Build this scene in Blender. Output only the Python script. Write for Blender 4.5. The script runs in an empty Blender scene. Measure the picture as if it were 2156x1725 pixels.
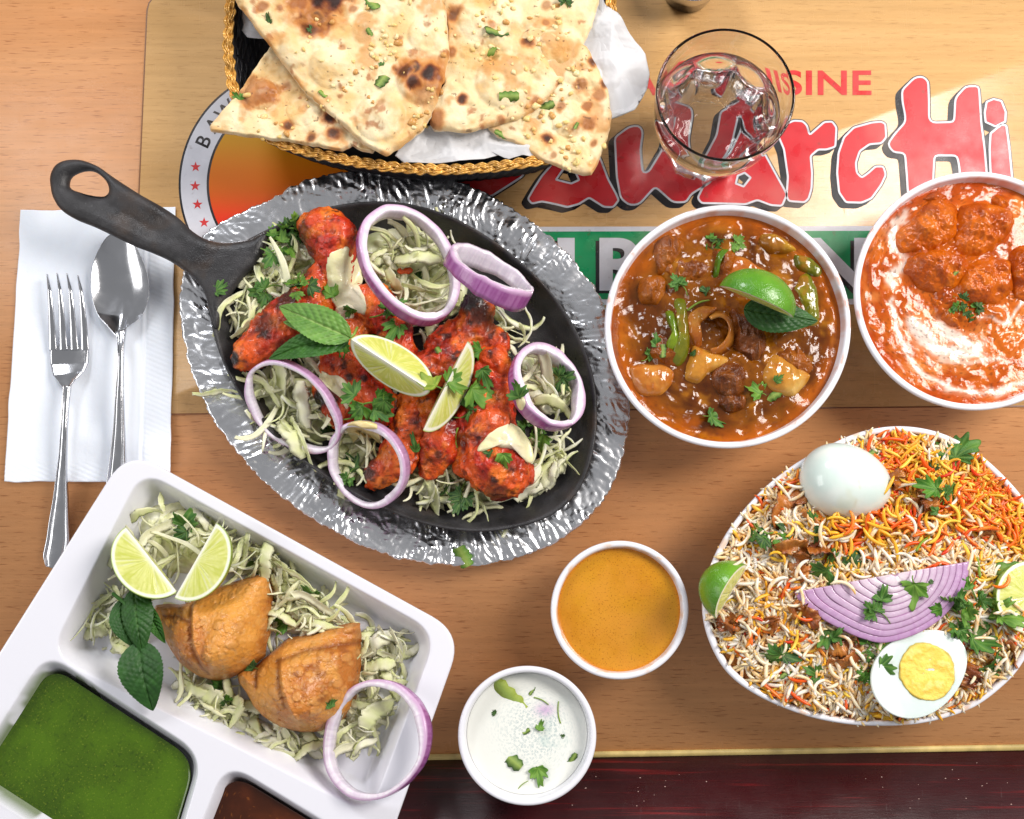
import bpy, math, random
import numpy as np
from mathutils import Vector, Matrix, Euler

random.seed(7)
rng = np.random.default_rng(11)
SC = bpy.context.scene
COL = SC.collection
PI = math.pi

# ------------------------------------------------------------------ camera
HC = 0.80                       # camera height above the table (m)
TILT = math.radians(8.0)
FPX = 2526.5                    # focal length in units of a 2156 px wide picture
CX, CY = 1078.0, 862.5
cam_d = bpy.data.cameras.new('camera')
cam = bpy.data.objects.new('camera', cam_d)
COL.objects.link(cam)
cam_d.sensor_fit = 'HORIZONTAL'
cam_d.sensor_width = 36.0
cam_d.lens = FPX / 2156.0 * 36.0
cam_d.clip_start = 0.01
cam_d.clip_end = 50
CAMP = np.array([0.0, -HC * math.tan(TILT), HC])
cam.location = CAMP
cam.rotation_euler = (TILT, 0, 0)
SC.camera = cam

# ------------------------------------------------------------------ light
world = bpy.data.worlds.new("World")
SC.world = world
world.use_nodes = True
world.node_tree.nodes['Background'].inputs[0].default_value = (0.98, 0.98, 1.0, 1)
world.node_tree.nodes['Background'].inputs[1].default_value = 0.31


def area(name, loc, target, size, power, color, sy=None):
    l = bpy.data.lights.new(name, 'AREA')
    l.energy = power
    l.color = color
    l.shape = 'RECTANGLE'
    l.size = size
    l.size_y = sy or size
    o = bpy.data.objects.new(name, l)
    COL.objects.link(o)
    o.location = loc
    d = Vector(target) - Vector(loc)
    o.rotation_euler = d.to_track_quat('-Z', 'Y').to_euler()
    return o


area('key_softbox', (1.02, 0.44, 1.12), (0.08, 0, 0), 0.58, 28.0, (1.0, 0.95, 0.90), 0.66)
area('fill_softbox', (-0.62, 1.22, 1.10), (-0.05, 0, 0), 0.45, 13.0, (0.96, 0.97, 1.0), 0.42)
area('added_left_softbox', (-1.35, -0.10, 0.85), (0.1, 0, 0), 0.9, 7.0, (1.0, 0.98, 0.96), 0.55)  # softbox added low on the left to fill shadows and give metal reflections
SC.view_settings.view_transform = 'Standard'
SC.view_settings.look = 'None'
SC.view_settings.exposure = 0.0
SC.view_settings.gamma = 1.0
SC.cycles.max_bounces = 16
SC.cycles.transmission_bounces = 16
SC.cycles.transparent_max_bounces = 16


# ------------------------------------------------------------------ picture <-> place
def W(u, v, z=0.0):
    """point of the place at height z seen at (u, v)."""
    dx, dy, dz = (u - CX) / FPX, -(v - CY) / FPX, -1.0
    c, s = math.cos(TILT), math.sin(TILT)
    wy, wz = dy * c - dz * s, dy * s + dz * c
    t = (z - CAMP[2]) / wz
    return np.array([CAMP[0] + dx * t, CAMP[1] + wy * t, z])


def PL(pts, z=0.0):
    return np.array([W(p[0], p[1], z) for p in pts])


def UNIT(z=0.0):
    return (HC - z) / FPX


def crop(ox, oy, s):
    return lambda pts: [((ox + x / s) / 1.18739, (oy + y / s) / 1.18739) for x, y in pts]


def S(r, g, b):
    def f(c):
        c /= 255.0
        return c / 12.92 if c <= 0.04045 else ((c + 0.055) / 1.055) ** 2.4
    return (f(r), f(g), f(b))


# ------------------------------------------------------------------ noise
def _hash(ix, iy, iz, seed):
    h = (ix.astype(np.int64) * 374761393 + iy.astype(np.int64) * 668265263 + iz.astype(np.int64) * 2147483647 + seed * 144665)
    h = (h ^ (h >> 13)) * 1274126177
    h = h & 0x7fffffff
    h = (h ^ (h >> 16)) * 60493
    return ((h & 0xffffff) / float(0xffffff))


def vn(x, y, z=None, seed=0):
    x = np.asarray(x, float); y = np.asarray(y, float)
    z = np.zeros_like(x) if z is None else np.asarray(z, float)
    ix, iy, iz = np.floor(x), np.floor(y), np.floor(z)
    fx, fy, fz = x - ix, y - iy, z - iz
    fx = fx * fx * (3 - 2 * fx); fy = fy * fy * (3 - 2 * fy); fz = fz * fz * (3 - 2 * fz)
    r = 0
    for a in (0, 1):
        wx = fx if a else 1 - fx
        for b in (0, 1):
            wy = fy if b else 1 - fy
            for c in (0, 1):
                wz = fz if c else 1 - fz
                r = r + wx * wy * wz * _hash(ix + a, iy + b, iz + c, seed)
    return r * 2 - 1


def vl(x, y, seed=0):
    """creased (linear) value noise"""
    ix, iy = np.floor(x), np.floor(y)
    fx, fy = x - ix, y - iy
    r = 0
    for a in (0, 1):
        for b in (0, 1):
            r = r + (fx if a else 1 - fx) * (fy if b else 1 - fy) * _hash(ix + a, iy + b, ix * 0, seed)
    return r * 2 - 1


def fbm(x, y, z=None, seed=0, o=4, g=0.5):
    r, a, f, t = 0, 1.0, 1.0, 0
    for i in range(o):
        r = r + a * vn(np.asarray(x) * f + i * 17.3, np.asarray(y) * f, None if z is None else np.asarray(z) * f, seed + i)
        t += a
        a *= g
        f *= 2.03
    return r / t


def worley(x, y, seed=0):
    ix, iy = np.floor(x), np.floor(y)
    f1 = np.full(x.shape, 9.0); f2 = np.full(x.shape, 9.0); idv = np.zeros(x.shape)
    for a in (-1, 0, 1):
        for b in (-1, 0, 1):
            cx, cy = ix + a, iy + b
            px = cx + _hash(cx, cy, cx * 0 + 1, seed)
            py = cy + _hash(cx, cy, cx * 0 + 2, seed)
            d = np.hypot(px - x, py - y)
            h = _hash(cx, cy, cx * 0 + 3, seed)
            n = d < f1
            f2 = np.where(n, f1, np.minimum(f2, d))
            idv = np.where(n, h, idv)
            f1 = np.where(n, d, f1)
    return f1, f2, idv


def sst(a, b, x):
    t = np.clip((x - a) / (b - a), 0, 1)
    return t * t * (3 - 2 * t)


def mixc(c0, c1, t):
    t = np.asarray(t)[..., None]
    return np.asarray(c0) * (1 - t) + np.asarray(c1) * t


# ------------------------------------------------------------------ materials
def mat(name, color=None, rough=0.5, metal=0.0, sss=0.0, sss_r=(1, .6, .4), sss_scale=0.004, bump=None, coat=0.0,
        noise=None, spec=0.5, trans=0.0, ior=1.45, rough_noise=None, specks=(), transl=0.0):
    """color: tuple, or None = colour attribute 'Col'. bump: list of (scale, distance, detail). noise: (scale, amount)."""
    m = bpy.data.materials.new(name)
    m.use_nodes = True
    nt = m.node_tree
    b = nt.nodes['Principled BSDF']
    L = nt.links.new
    b.inputs['Roughness'].default_value = rough
    b.inputs['Metallic'].default_value = metal
    b.inputs['IOR'].default_value = ior
    b.inputs['Specular IOR Level'].default_value = spec
    b.inputs['Coat Weight'].default_value = coat
    b.inputs['Coat Roughness'].default_value = 0.06
    b.inputs['Transmission Weight'].default_value = trans
    if sss:
        b.inputs['Subsurface Weight'].default_value = sss
        b.inputs['Subsurface Radius'].default_value = sss_r
        b.inputs['Subsurface Scale'].default_value = sss_scale
    tc = nt.nodes.new('ShaderNodeTexCoord')
    if color is None:
        a = nt.nodes.new('ShaderNodeAttribute')
        a.attribute_name = 'Col'
        out = a.outputs['Color']
    else:
        rgb = nt.nodes.new('ShaderNodeRGB')
        rgb.outputs[0].default_value = (*color, 1)
        out = rgb.outputs[0]
    if noise:
        n = nt.nodes.new('ShaderNodeTexNoise')
        n.inputs['Scale'].default_value = noise[0]
        n.inputs['Detail'].default_value = 5
        L(tc.outputs['Object'], n.inputs['Vector'])
        mr = nt.nodes.new('ShaderNodeMapRange')
        mr.inputs['From Min'].default_value = 0.3
        mr.inputs['From Max'].default_value = 0.7
        mr.inputs['To Min'].default_value = 1 - noise[1]
        mr.inputs['To Max'].default_value = 1 + noise[1]
        L(n.outputs['Fac'], mr.inputs['Value'])
        mx = nt.nodes.new('ShaderNodeVectorMath')
        mx.operation = 'SCALE'
        L(out, mx.inputs[0])
        L(mr.outputs[0], mx.inputs['Scale'])
        out = mx.outputs[0]
    for (sc_, lo_, hi_, amt_, c_) in specks:
        n = nt.nodes.new('ShaderNodeTexNoise')
        n.inputs['Scale'].default_value = sc_
        n.inputs['Detail'].default_value = 3
        L(tc.outputs['Object'], n.inputs['Vector'])
        mr = nt.nodes.new('ShaderNodeMapRange')
        mr.inputs['From Min'].default_value = lo_
        mr.inputs['From Max'].default_value = hi_
        mr.inputs['To Max'].default_value = amt_
        L(n.outputs['Fac'], mr.inputs['Value'])
        mx = nt.nodes.new('ShaderNodeMix'); mx.data_type = 'RGBA'
        L(mr.outputs[0], mx.inputs[0]); L(out, mx.inputs[6]); mx.inputs[7].default_value = (*c_, 1)
        out = mx.outputs[2]
    L(out, b.inputs['Base Color'])
    if rough_noise:
        n = nt.nodes.new('ShaderNodeTexNoise')
        n.inputs['Scale'].default_value = rough_noise[0]
        n.inputs['Detail'].default_value = 4
        L(tc.outputs['Object'], n.inputs['Vector'])
        mr = nt.nodes.new('ShaderNodeMapRange')
        mr.inputs['From Min'].default_value = 0.3
        mr.inputs['From Max'].default_value = 0.7
        mr.inputs['To Min'].default_value = rough_noise[1]
        mr.inputs['To Max'].default_value = rough_noise[2]
        L(n.outputs['Fac'], mr.inputs['Value'])
        L(mr.outputs[0], b.inputs['Roughness'])
    last = None
    for (sc, dist, det) in (bump or []):
        n = nt.nodes.new('ShaderNodeTexNoise')
        n.inputs['Scale'].default_value = sc
        n.inputs['Detail'].default_value = det
        L(tc.outputs['Object'], n.inputs['Vector'])
        bp = nt.nodes.new('ShaderNodeBump')
        bp.inputs['Strength'].default_value = 1.0
        bp.inputs['Distance'].default_value = dist
        L(n.outputs['Fac'], bp.inputs['Height'])
        if last:
            L(last.outputs[0], bp.inputs['Normal'])
        last = bp
    if last:
        L(last.outputs[0], b.inputs['Normal'])
        if coat:
            pass
    if transl:
        tr = nt.nodes.new('ShaderNodeBsdfTranslucent')
        L(out, tr.inputs['Color'])
        mix = nt.nodes.new('ShaderNodeMixShader')
        mix.inputs[0].default_value = transl
        L(b.outputs[0], mix.inputs[1])
        L(tr.outputs[0], mix.inputs[2])
        L(mix.outputs[0], nt.nodes['Material Output'].inputs['Surface'])
    return m


# ------------------------------------------------------------------ objects
WP = {}


def tag(o, label=None, cat=None, group=None, kind=None):
    if label: o['label'] = label
    if cat: o['category'] = cat
    if group: o['group'] = group
    if kind: o['kind'] = kind
    return o


def empty(name, loc, label=None, cat=None, group=None, kind=None):
    o = bpy.data.objects.new(name, None)
    COL.objects.link(o)
    o.empty_display_size = 0.01
    o.location = loc
    WP[o.name] = np.array(loc, float)
    return tag(o, label, cat, group, kind)


def mesh(name, V, F, col=None, smooth=True):
    me = bpy.data.meshes.new(name)
    V = np.asarray(V, float)
    me.vertices.add(len(V))
    me.vertices.foreach_set('co', V.ravel())
    if isinstance(F, np.ndarray):
        F = [F]
    loops, starts, n = [], [], 0
    for f in F:
        f = np.asarray(f)
        if f.size == 0: continue
        k = f.shape[1]
        loops.append(f.ravel())
        starts.append(n + np.arange(len(f)) * k)
        n += f.size
    loops = np.concatenate(loops); starts = np.concatenate(starts)
    me.loops.add(len(loops))
    me.loops.foreach_set('vertex_index', loops.astype(np.int32))
    me.polygons.add(len(starts))
    me.polygons.foreach_set('loop_start', starts.astype(np.int32))
    me.update(calc_edges=True)
    me.validate()
    if smooth:
        me.polygons.foreach_set('use_smooth', np.ones(len(me.polygons), bool))
    if col is not None:
        col = np.asarray(col, float)
        if col.ndim == 1:
            col = np.tile(col, (len(V), 1))
        at = me.color_attributes.new('Col', 'FLOAT_COLOR', 'POINT')
        c4 = np.ones((len(V), 4)); c4[:, :3] = np.clip(col[:, :3], 0, 1)
        at.data.foreach_set('color', c4.ravel())
    return me


def obj(name, V, F, m, parent=None, col=None, smooth=True, origin=None, **kw):
    """V in place coordinates. Top level: origin under the middle of the thing."""
    V = np.asarray(V, float)
    if parent is not None:
        o0 = WP[parent.name]
    elif origin is not None:
        o0 = np.array(origin, float)
    else:
        o0 = np.array([(V[:, 0].min() + V[:, 0].max()) / 2, (V[:, 1].min() + V[:, 1].max()) / 2, V[:, 2].min()])
    me = mesh(name, V - o0, F, col, smooth)
    o = bpy.data.objects.new(name, me)
    me.materials.append(m)
    COL.objects.link(o)
    if parent is not None:
        o.parent = parent
        WP[o.name] = o0
    else:
        o.location = o0
        WP[o.name] = o0
    return tag(o, **kw)


def inst(name, me, m, M, parent=None, **kw):
    """object with shared mesh me and world matrix M."""
    o = bpy.data.objects.new(name, me)
    if m is not None and len(me.materials) == 0:
        me.materials.append(m)
    COL.objects.link(o)
    if parent is not None:
        o.parent = parent
        M = Matrix.Translation(Vector(-WP[parent.name])) @ M
    o.matrix_basis = M
    WP[o.name] = np.array(M.translation)
    return tag(o, **kw)


def join(parts):
    """[(V,F(list of arrays),C?)] -> joined"""
    Vs, Q, T, Cs, n = [], [], [], [], 0
    for p in parts:
        V, F = p[0], p[1]
        Vs.append(V)
        if isinstance(F, np.ndarray): F = [F]
        for f in F:
            if len(f) == 0: continue
            (Q if f.shape[1] == 4 else T).append(f + n)
        if len(p) > 2: Cs.append(p[2])
        n += len(V)
    F = []
    if Q: F.append(np.vstack(Q))
    if T: F.append(np.vstack(T))
    return np.vstack(Vs), F, (np.vstack(Cs) if Cs else None)


# ------------------------------------------------------------------ shapes
def spl(pts, n=200, closed=True):
    """Catmull-Rom through pts, n even samples."""
    P = np.asarray(pts, float)
    m = len(P)
    segs = m if closed else m - 1
    out = []
    for i in range(segs):
        if closed:
            p0, p1, p2, p3 = P[(i - 1) % m], P[i], P[(i + 1) % m], P[(i + 2) % m]
        else:
            p0, p1, p2, p3 = P[max(i - 1, 0)], P[i], P[i + 1], P[min(i + 2, m - 1)]
        t = np.linspace(0, 1, 24, endpoint=False)[:, None]
        out.append(0.5 * ((2 * p1) + (-p0 + p2) * t + (2 * p0 - 5 * p1 + 4 * p2 - p3) * t ** 2 + (-p0 + 3 * p1 - 3 * p2 + p3) * t ** 3))
    out = np.vstack(out)
    if not closed: out = np.vstack([out, P[-1:]])
    return resample(out, n, closed)


def resample(P, n, closed=True):
    Q = np.vstack([P, P[:1]]) if closed else P
    d = np.r_[0, np.cumsum(np.linalg.norm(np.diff(Q, axis=0), axis=1))]
    t = np.linspace(0, d[-1], n, endpoint=not closed)
    return np.stack([np.interp(t, d, Q[:, k]) for k in range(Q.shape[1])], 1)


def roundpoly(pts, r, n=300):
    """straight-sided polygon with corners rounded by r (same unit), evenly sampled"""
    P = np.asarray(pts, float)
    m = len(P); out = []
    for i in range(m):
        p, a, b = P[i], P[i - 1], P[(i + 1) % m]
        ri = r[i] if hasattr(r, '__len__') else r
        da, db = (a - p), (b - p)
        la, lb = np.linalg.norm(da), np.linalg.norm(db)
        ri = min(ri, la * .45, lb * .45)
        A, B = p + da / la * ri, p + db / lb * ri
        t = np.linspace(0, 1, 10)[:, None]
        out.append(A * (1 - t) ** 2 + 2 * p * t * (1 - t) + B * t ** 2)
    return resample(np.vstack(out), n, True)


def ccw(P):
    a = np.sum(P[:, 0] * np.roll(P[:, 1], -1) - P[:, 1] * np.roll(P[:, 0], -1))
    return P if a > 0 else P[::-1]


def ring_faces(R, n, off=0):
    """quads between R rings of n verts, ring 0 outermost / last inner, ccw seen from above"""
    a = np.arange(n); b = (a + 1) % n
    F = []
    for k in range(R - 1):
        o0, o1 = off + k * n, off + (k + 1) * n
        F.append(np.stack([o0 + a, o0 + b, o1 + b, o1 + a], 1))
    return np.vstack(F)


def rings(loops, cap_first=False, cap_last=False, col=None):
    """list of (n,3) loops -> V,F. Faces run first->last; caps are fans to the mean."""
    n = len(loops[0])
    V = np.vstack(loops)
    F = [ring_faces(len(loops), n)]
    T = []
    a = np.arange(n); b = (a + 1) % n
    extra = []
    if cap_first:
        c = len(V) + len(extra); extra.append(loops[0].mean(0))
        T.append(np.stack([b, a, np.full(n, c)], 1))
    if cap_last:
        c = len(V) + len(extra); extra.append(loops[-1].mean(0))
        o = (len(loops) - 1) * n
        T.append(np.stack([o + a, o + b, np.full(n, c)], 1))
    if extra: V = np.vstack([V, np.array(extra)])
    if T: F.append(np.vstack(T))
    return V, F


def dome(out, top, bottom=None, K=30, c=None, rr=None, skirt=True):
    """solid with closed outline out (n,2) in place coordinates, top(xy, r)->z, bottom(xy, r)->z ; star-shaped round c."""
    out = ccw(np.asarray(out)[:, :2])
    c = out.mean(0) if c is None else np.asarray(c)[:2]
    if rr is None: rr = np.linspace(1, 0.02, K)
    loops = []
    if bottom is not None:
        for r in (0.05, 0.5, 0.93):
            xy = c + (out - c) * r
            loops.append(np.c_[xy, bottom(xy, np.full(len(xy), r))])
        nb = 3
    else: nb = 0
    for r in rr:
        xy = c + (out - c) * r
        loops.append(np.c_[xy, top(xy, np.full(len(xy), r))])
    V, F = rings(loops, cap_first=bottom is not None, cap_last=True)
    return V, F


def tube(path, rad, k=10, caps=True, squash=1.0):
    """round tube along path (n,3) with radius array"""
    P = np.asarray(path, float); n = len(P)
    rad = np.broadcast_to(rad, (n,))
    T = np.gradient(P, axis=0); T /= np.linalg.norm(T, axis=1)[:, None] + 1e-12
    up = np.array([0, 0, 1.0])
    if abs(T[0] @ up) > .95: up = np.array([1.0, 0, 0])
    loops = []
    N = np.cross(up, T[0]); N /= np.linalg.norm(N)
    for i in range(n):
        N = N - T[i] * (N @ T[i]); N /= np.linalg.norm(N)
        B = np.cross(T[i], N)
        th = np.linspace(0, 2 * PI, k, endpoint=False)
        loops.append(P[i] + rad[i] * (np.cos(th)[:, None] * N + np.sin(th)[:, None] * B * squash))
    return rings(loops, cap_first=True, cap_last=True) if caps else rings(loops)


def lathe(c, prof, n=128, rf=None):
    """prof: list (r,z). c centre xyz. rf(theta,z,r)->r"""
    th = np.linspace(0, 2 * PI, n, endpoint=False)
    loops = []
    for r, z in prof:
        R = np.full(n, r) if rf is None else rf(th, z, r)
        loops.append(np.c_[c[0] + R * np.cos(th), c[1] + R * np.sin(th), np.full(n, c[2] + z)])
    return loops


def sdf_poly(xy, P):
    """signed distance, negative inside"""
    P = np.asarray(P)[:, :2]
    d = np.full(len(xy), 1e9); ins = np.zeros(len(xy), bool)
    for i in range(len(P)):
        a, b = P[i], P[(i + 1) % len(P)]
        e = b - a; w = xy - a
        t = np.clip((w @ e) / (e @ e + 1e-15), 0, 1)
        d = np.minimum(d, np.linalg.norm(w - t[:, None] * e, axis=1))
        c = ((a[1] > xy[:, 1]) != (b[1] > xy[:, 1]))
        with np.errstate(divide='ignore', invalid='ignore'):
            xi = a[0] + (xy[:, 1] - a[1]) * e[0] / (e[1] if e[1] != 0 else 1e-12)
        ins ^= c & (xy[:, 0] < xi)
    return np.where(ins, -d, d)


def rbf(ctrl):
    """thin-plate interpolation through ctrl (n,3) in metres"""
    C = np.asarray(ctrl, float)
    def ph(r): return np.where(r > 0, r * r * np.log(r + 1e-9), 0)
    sc = 20.0
    X = C[:, :2] * sc
    n = len(X)
    A = ph(np.linalg.norm(X[:, None] - X[None], axis=2)) + np.eye(n) * 1e-4
    P = np.c_[np.ones(n), X]
    M = np.block([[A, P], [P.T, np.zeros((3, 3))]])
    w = np.linalg.solve(M, np.r_[C[:, 2], 0, 0, 0])
    def f(xy):
        Y = np.asarray(xy)[:, :2] * sc
        return ph(np.linalg.norm(Y[:, None] - X[None], axis=2)) @ w[:n] + np.c_[np.ones(len(Y)), Y] @ w[n:]
    return f


def hit(u, v):
    """first surface seen at (u, v)"""
    dg = bpy.context.evaluated_depsgraph_get()
    d = W(u, v, 0) - CAMP
    ok, loc, nor, *_ = SC.ray_cast(dg, Vector(CAMP), Vector(d).normalized())
    return (np.array(loc), np.array(nor)) if ok else (W(u, v, 0), np.array([0, 0, 1.0]))


def drop_z(xy, dg=None, zmax=0.3):
    dg = dg or bpy.context.evaluated_depsgraph_get()
    out = np.zeros(len(xy))
    dn = Vector((0, 0, -1))
    for i, (x, y) in enumerate(xy):
        ok, loc, *_ = SC.ray_cast(dg, Vector((x, y, zmax)), dn)
        out[i] = loc.z if ok else 0
    return out


def bake_blob(name, chain, voxel, disp=None, smooth=4):
    """chain: list of (p0, r0, p1, r1, flat) capsules -> one continuous skin by voxel remesh. returns V,F"""
    parts = []
    for (p0, r0, p1, r1, fl) in chain:
        p0 = np.array(p0, float); p1 = np.array(p1, float)
        d = np.linalg.norm(p1 - p0)
        k = max(2, int(d / (min(r0, r1) * .35)) + 1)
        for i in range(k):
            t = i / (k - 1)
            c = p0 * (1 - t) + p1 * t; r = r0 * (1 - t) + r1 * t
            la = np.linspace(-PI / 2, PI / 2, 12)[1:-1]; lo = np.linspace(0, 2 * PI, 20, endpoint=False)
            loops = [np.c_[c[0] + r * math.cos(a) * np.cos(lo), c[1] + r * math.cos(a) * np.sin(lo), np.full(20, c[2] + r * fl * math.sin(a))] for a in la]
            parts.append(rings(loops, True, True))
    V, F, _ = join(parts)
    me = mesh(name, V, F)
    o = bpy.data.objects.new(name, me)
    COL.objects.link(o)
    m = o.modifiers.new('r', 'REMESH'); m.mode = 'VOXEL'; m.voxel_size = voxel
    s = o.modifiers.new('s', 'SMOOTH'); s.iterations = smooth; s.factor = 0.6
    ev = o.evaluated_get(bpy.context.evaluated_depsgraph_get())
    m2 = bpy.data.meshes.new_from_object(ev)
    n = len(m2.vertices)
    V = np.empty(n * 3); m2.vertices.foreach_get('co', V); V = V.reshape(-1, 3)
    N = np.empty(n * 3); m2.vertices.foreach_get('normal', N); N = N.reshape(-1, 3)
    fl = np.empty(len(m2.loops), np.int32); m2.loops.foreach_get('vertex_index', fl)
    tot = np.empty(len(m2.polygons), np.int32); m2.polygons.foreach_get('loop_total', tot)
    F = fl.reshape(-1, 4) if (tot == 4).all() else None
    if F is None:
        st = np.r_[0, np.cumsum(tot)[:-1]]
        F = [np.stack([fl[st[tot == k] + j] for j in range(k)], 1) for k in (3, 4) if (tot == k).any()]
    bpy.data.objects.remove(o); bpy.data.meshes.remove(me); bpy.data.meshes.remove(m2)
    return V, F, N


def fill2d(loops, z0, thick=0.0, bevel=0.0):
    """flat filled shape (holes allowed) from closed loops in place coords (n,2)"""
    cu = bpy.data.curves.new('c', 'CURVE')
    cu.dimensions = '2D'; cu.fill_mode = 'BOTH'
    cu.extrude = thick / 2; cu.bevel_depth = bevel; cu.bevel_resolution = 3
    for L in loops:
        s = cu.splines.new('POLY')
        s.points.add(len(L) - 1)
        for i, p in enumerate(L): s.points[i].co = (p[0], p[1], 0, 1)
        s.use_cyclic_u = True
    return curve_np(cu, z0)


def curve_np(cu, z0):
    o = bpy.data.objects.new('c', cu)
    COL.objects.link(o)
    ev = o.evaluated_get(bpy.context.evaluated_depsgraph_get())
    m2 = bpy.data.meshes.new_from_object(ev)
    n = len(m2.vertices)
    V = np.empty(n * 3); m2.vertices.foreach_get('co', V); V = V.reshape(-1, 3)
    F = [[], []]
    m2.calc_loop_triangles()
    T = np.empty(len(m2.loop_triangles) * 3, np.int32); m2.loop_triangles.foreach_get('vertices', T)
    bpy.data.objects.remove(o); bpy.data.curves.remove(cu); bpy.data.meshes.remove(m2)
    V[:, 2] += z0
    return V, T.reshape(-1, 3)


def ribbon_flat(L, w, z):
    """band of half width w along closed loop L (n,2)"""
    L = np.asarray(L)[:, :2]
    T = np.roll(L, -1, 0) - np.roll(L, 1, 0); T /= np.linalg.norm(T, axis=1)[:, None] + 1e-12
    N = np.c_[-T[:, 1], T[:, 0]]
    n = len(L)
    A, B = L + N * w, L - N * w
    return rings([np.c_[B, np.full(n, z)], np.c_[A, np.full(n, z)]])
# ------------------------------------------------------------------ table
def wood(name, base, dark, fleck, rough, fl=0.6, scale=1.0, coat=0.0, red=None):
    m = bpy.data.materials.new(name); m.use_nodes = True
    nt = m.node_tree; b = nt.nodes['Principled BSDF']; L = nt.links.new
    tc = nt.nodes.new('ShaderNodeTexCoord')

    def nz(sx, sy, sc, det=4, rgh=.55, dist=0.0):
        mp = nt.nodes.new('ShaderNodeMapping'); mp.inputs['Scale'].default_value = (sx, sy, 1)
        n = nt.nodes.new('ShaderNodeTexNoise'); n.inputs['Scale'].default_value = sc; n.inputs['Detail'].default_value = det
        n.inputs['Roughness'].default_value = rgh; n.inputs['Distortion'].default_value = dist
        L(tc.outputs['Object'], mp.inputs[0]); L(mp.outputs[0], n.inputs['Vector'])
        return n.outputs['Fac']

    def rng_(v, a, bb, c=0.0, d=1.0):
        r = nt.nodes.new('ShaderNodeMapRange'); r.inputs[1].default_value = a; r.inputs[2].default_value = bb
        r.inputs[3].default_value = c; r.inputs[4].default_value = d
        L(v, r.inputs[0]); return r.outputs[0]

    def mix(f, c0, c1, t='MIX'):
        x = nt.nodes.new('ShaderNodeMix'); x.data_type = 'RGBA'; x.blend_type = t
        if hasattr(f, 'links'): L(f, x.inputs[0])
        else: x.inputs[0].default_value = f
        for s, c in ((6, c0), (7, c1)):
            if hasattr(c, 'links'): L(c, x.inputs[s])
            else: x.inputs[s].default_value = (*c, 1)
        return x.outputs[2]
    broad = rng_(nz(1.5 * scale, 9 * scale, 1.6, 3, .5, .6), .32, .68)
    fine = rng_(nz(6 * scale, 190 * scale, 1.5, 4, .6, .25), .3, .7)
    c = mix(broad, base, dark)
    f2 = rng_(nz(9, 60, 3, 3, .5), .3, .7, .0, .35)
    c = mix(f2, c, tuple(x * .78 for x in base))
    c = mix(rng_(fine, 0, 1, 0, .34), c, tuple(x * .62 for x in dark))
    fk = rng_(nz(60 * scale, 800 * scale, 1.3, 2, .5), .60, .68, 0, fl)
    c = mix(fk, c, fleck)
    if red: c = mix(rng_(nz(5, 240, 1.2, 5, .7, .3), .56, .78, 0, 1), c, red)
    L(c, b.inputs['Base Color'])
    rr = rng_(nz(8, 14, 4, 5, .6), .3, .7, rough * .8, rough * 1.25)
    sc1 = rng_(nz(420, 26, 1.0, 2, .5, 1.5), .64, .72, 0, 1)
    sc2 = rng_(nz(40, 46, 3.0, 4, .6), .45, .7, 0, 1)
    mm = nt.nodes.new('ShaderNodeMath'); mm.operation = 'MULTIPLY'; L(sc1, mm.inputs[0]); L(sc2, mm.inputs[1])
    ma = nt.nodes.new('ShaderNodeMath'); ma.operation = 'MULTIPLY_ADD'; ma.inputs[1].default_value = .30; L(mm.outputs[0], ma.inputs[0]); L(rr, ma.inputs[2])
    rr = ma.outputs[0]
    L(rr, b.inputs['Roughness'])
    b.inputs['Coat Weight'].default_value = coat
    bp = nt.nodes.new('ShaderNodeBump'); bp.inputs['Distance'].default_value = 0.00005; bp.inputs['Strength'].default_value = 1
    L(nz(60, 500, 1.5, 3), bp.inputs['Height']); 
    bp2 = nt.nodes.new('ShaderNodeBump'); bp2.inputs['Distance'].default_value = 0.00004; bp2.inputs['Strength'].default_value = 1
    L(nz(900, 900, 1.0, 2), bp2.inputs['Height']); L(bp.outputs[0], bp2.inputs['Normal'])
    L(bp2.outputs[0], b.inputs['Normal'])
    return m


M_TABLE = wood('beech_laminate', S(224, 163, 110), S(212, 147, 94), S(150, 88, 48), 0.30, .65)
M_MATW = wood('placemat_maple_print', S(222, 178, 122), S(202, 156, 98), S(152, 108, 66), 0.26, .45)
M_DARK = wood('mahogany', S(66, 10, 16), S(38, 6, 10), S(22, 4, 6), 0.30, .4, 1.0, .1, S(140, 22, 26))
M_BRASS = mat('worn_yellow_edging', S(196, 172, 108), rough=.45, noise=(90, .25), bump=[(300, .0001, 3)])


def box(x0, y0, z0, x1, y1, z1, yr0=None, yr1=None):
    """box; yr0/yr1 = y at the right end when the long edges slope"""
    a0, a1 = y0, y1
    b0 = y0 if yr0 is None else yr0
    b1 = y1 if yr1 is None else yr1
    V = np.array([[x0, a0, z0], [x1, b0, z0], [x1, b1, z0], [x0, a1, z0], [x0, a0, z1], [x1, b0, z1], [x1, b1, z1], [x0, a1, z1]])
    F = np.array([[0, 3, 2, 1], [4, 5, 6, 7], [0, 1, 5, 4], [1, 2, 6, 5], [2, 3, 7, 6], [3, 0, 4, 7]])
    return V, F


def edge_y(v_at_1078, slope, x):
    a, b = W(1078, v_at_1078, 0), W(2078, v_at_1078 + slope * 1000, 0)
    return a[1] + (x - a[0]) * (b[1] - a[1]) / (b[0] - a[0])


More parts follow.
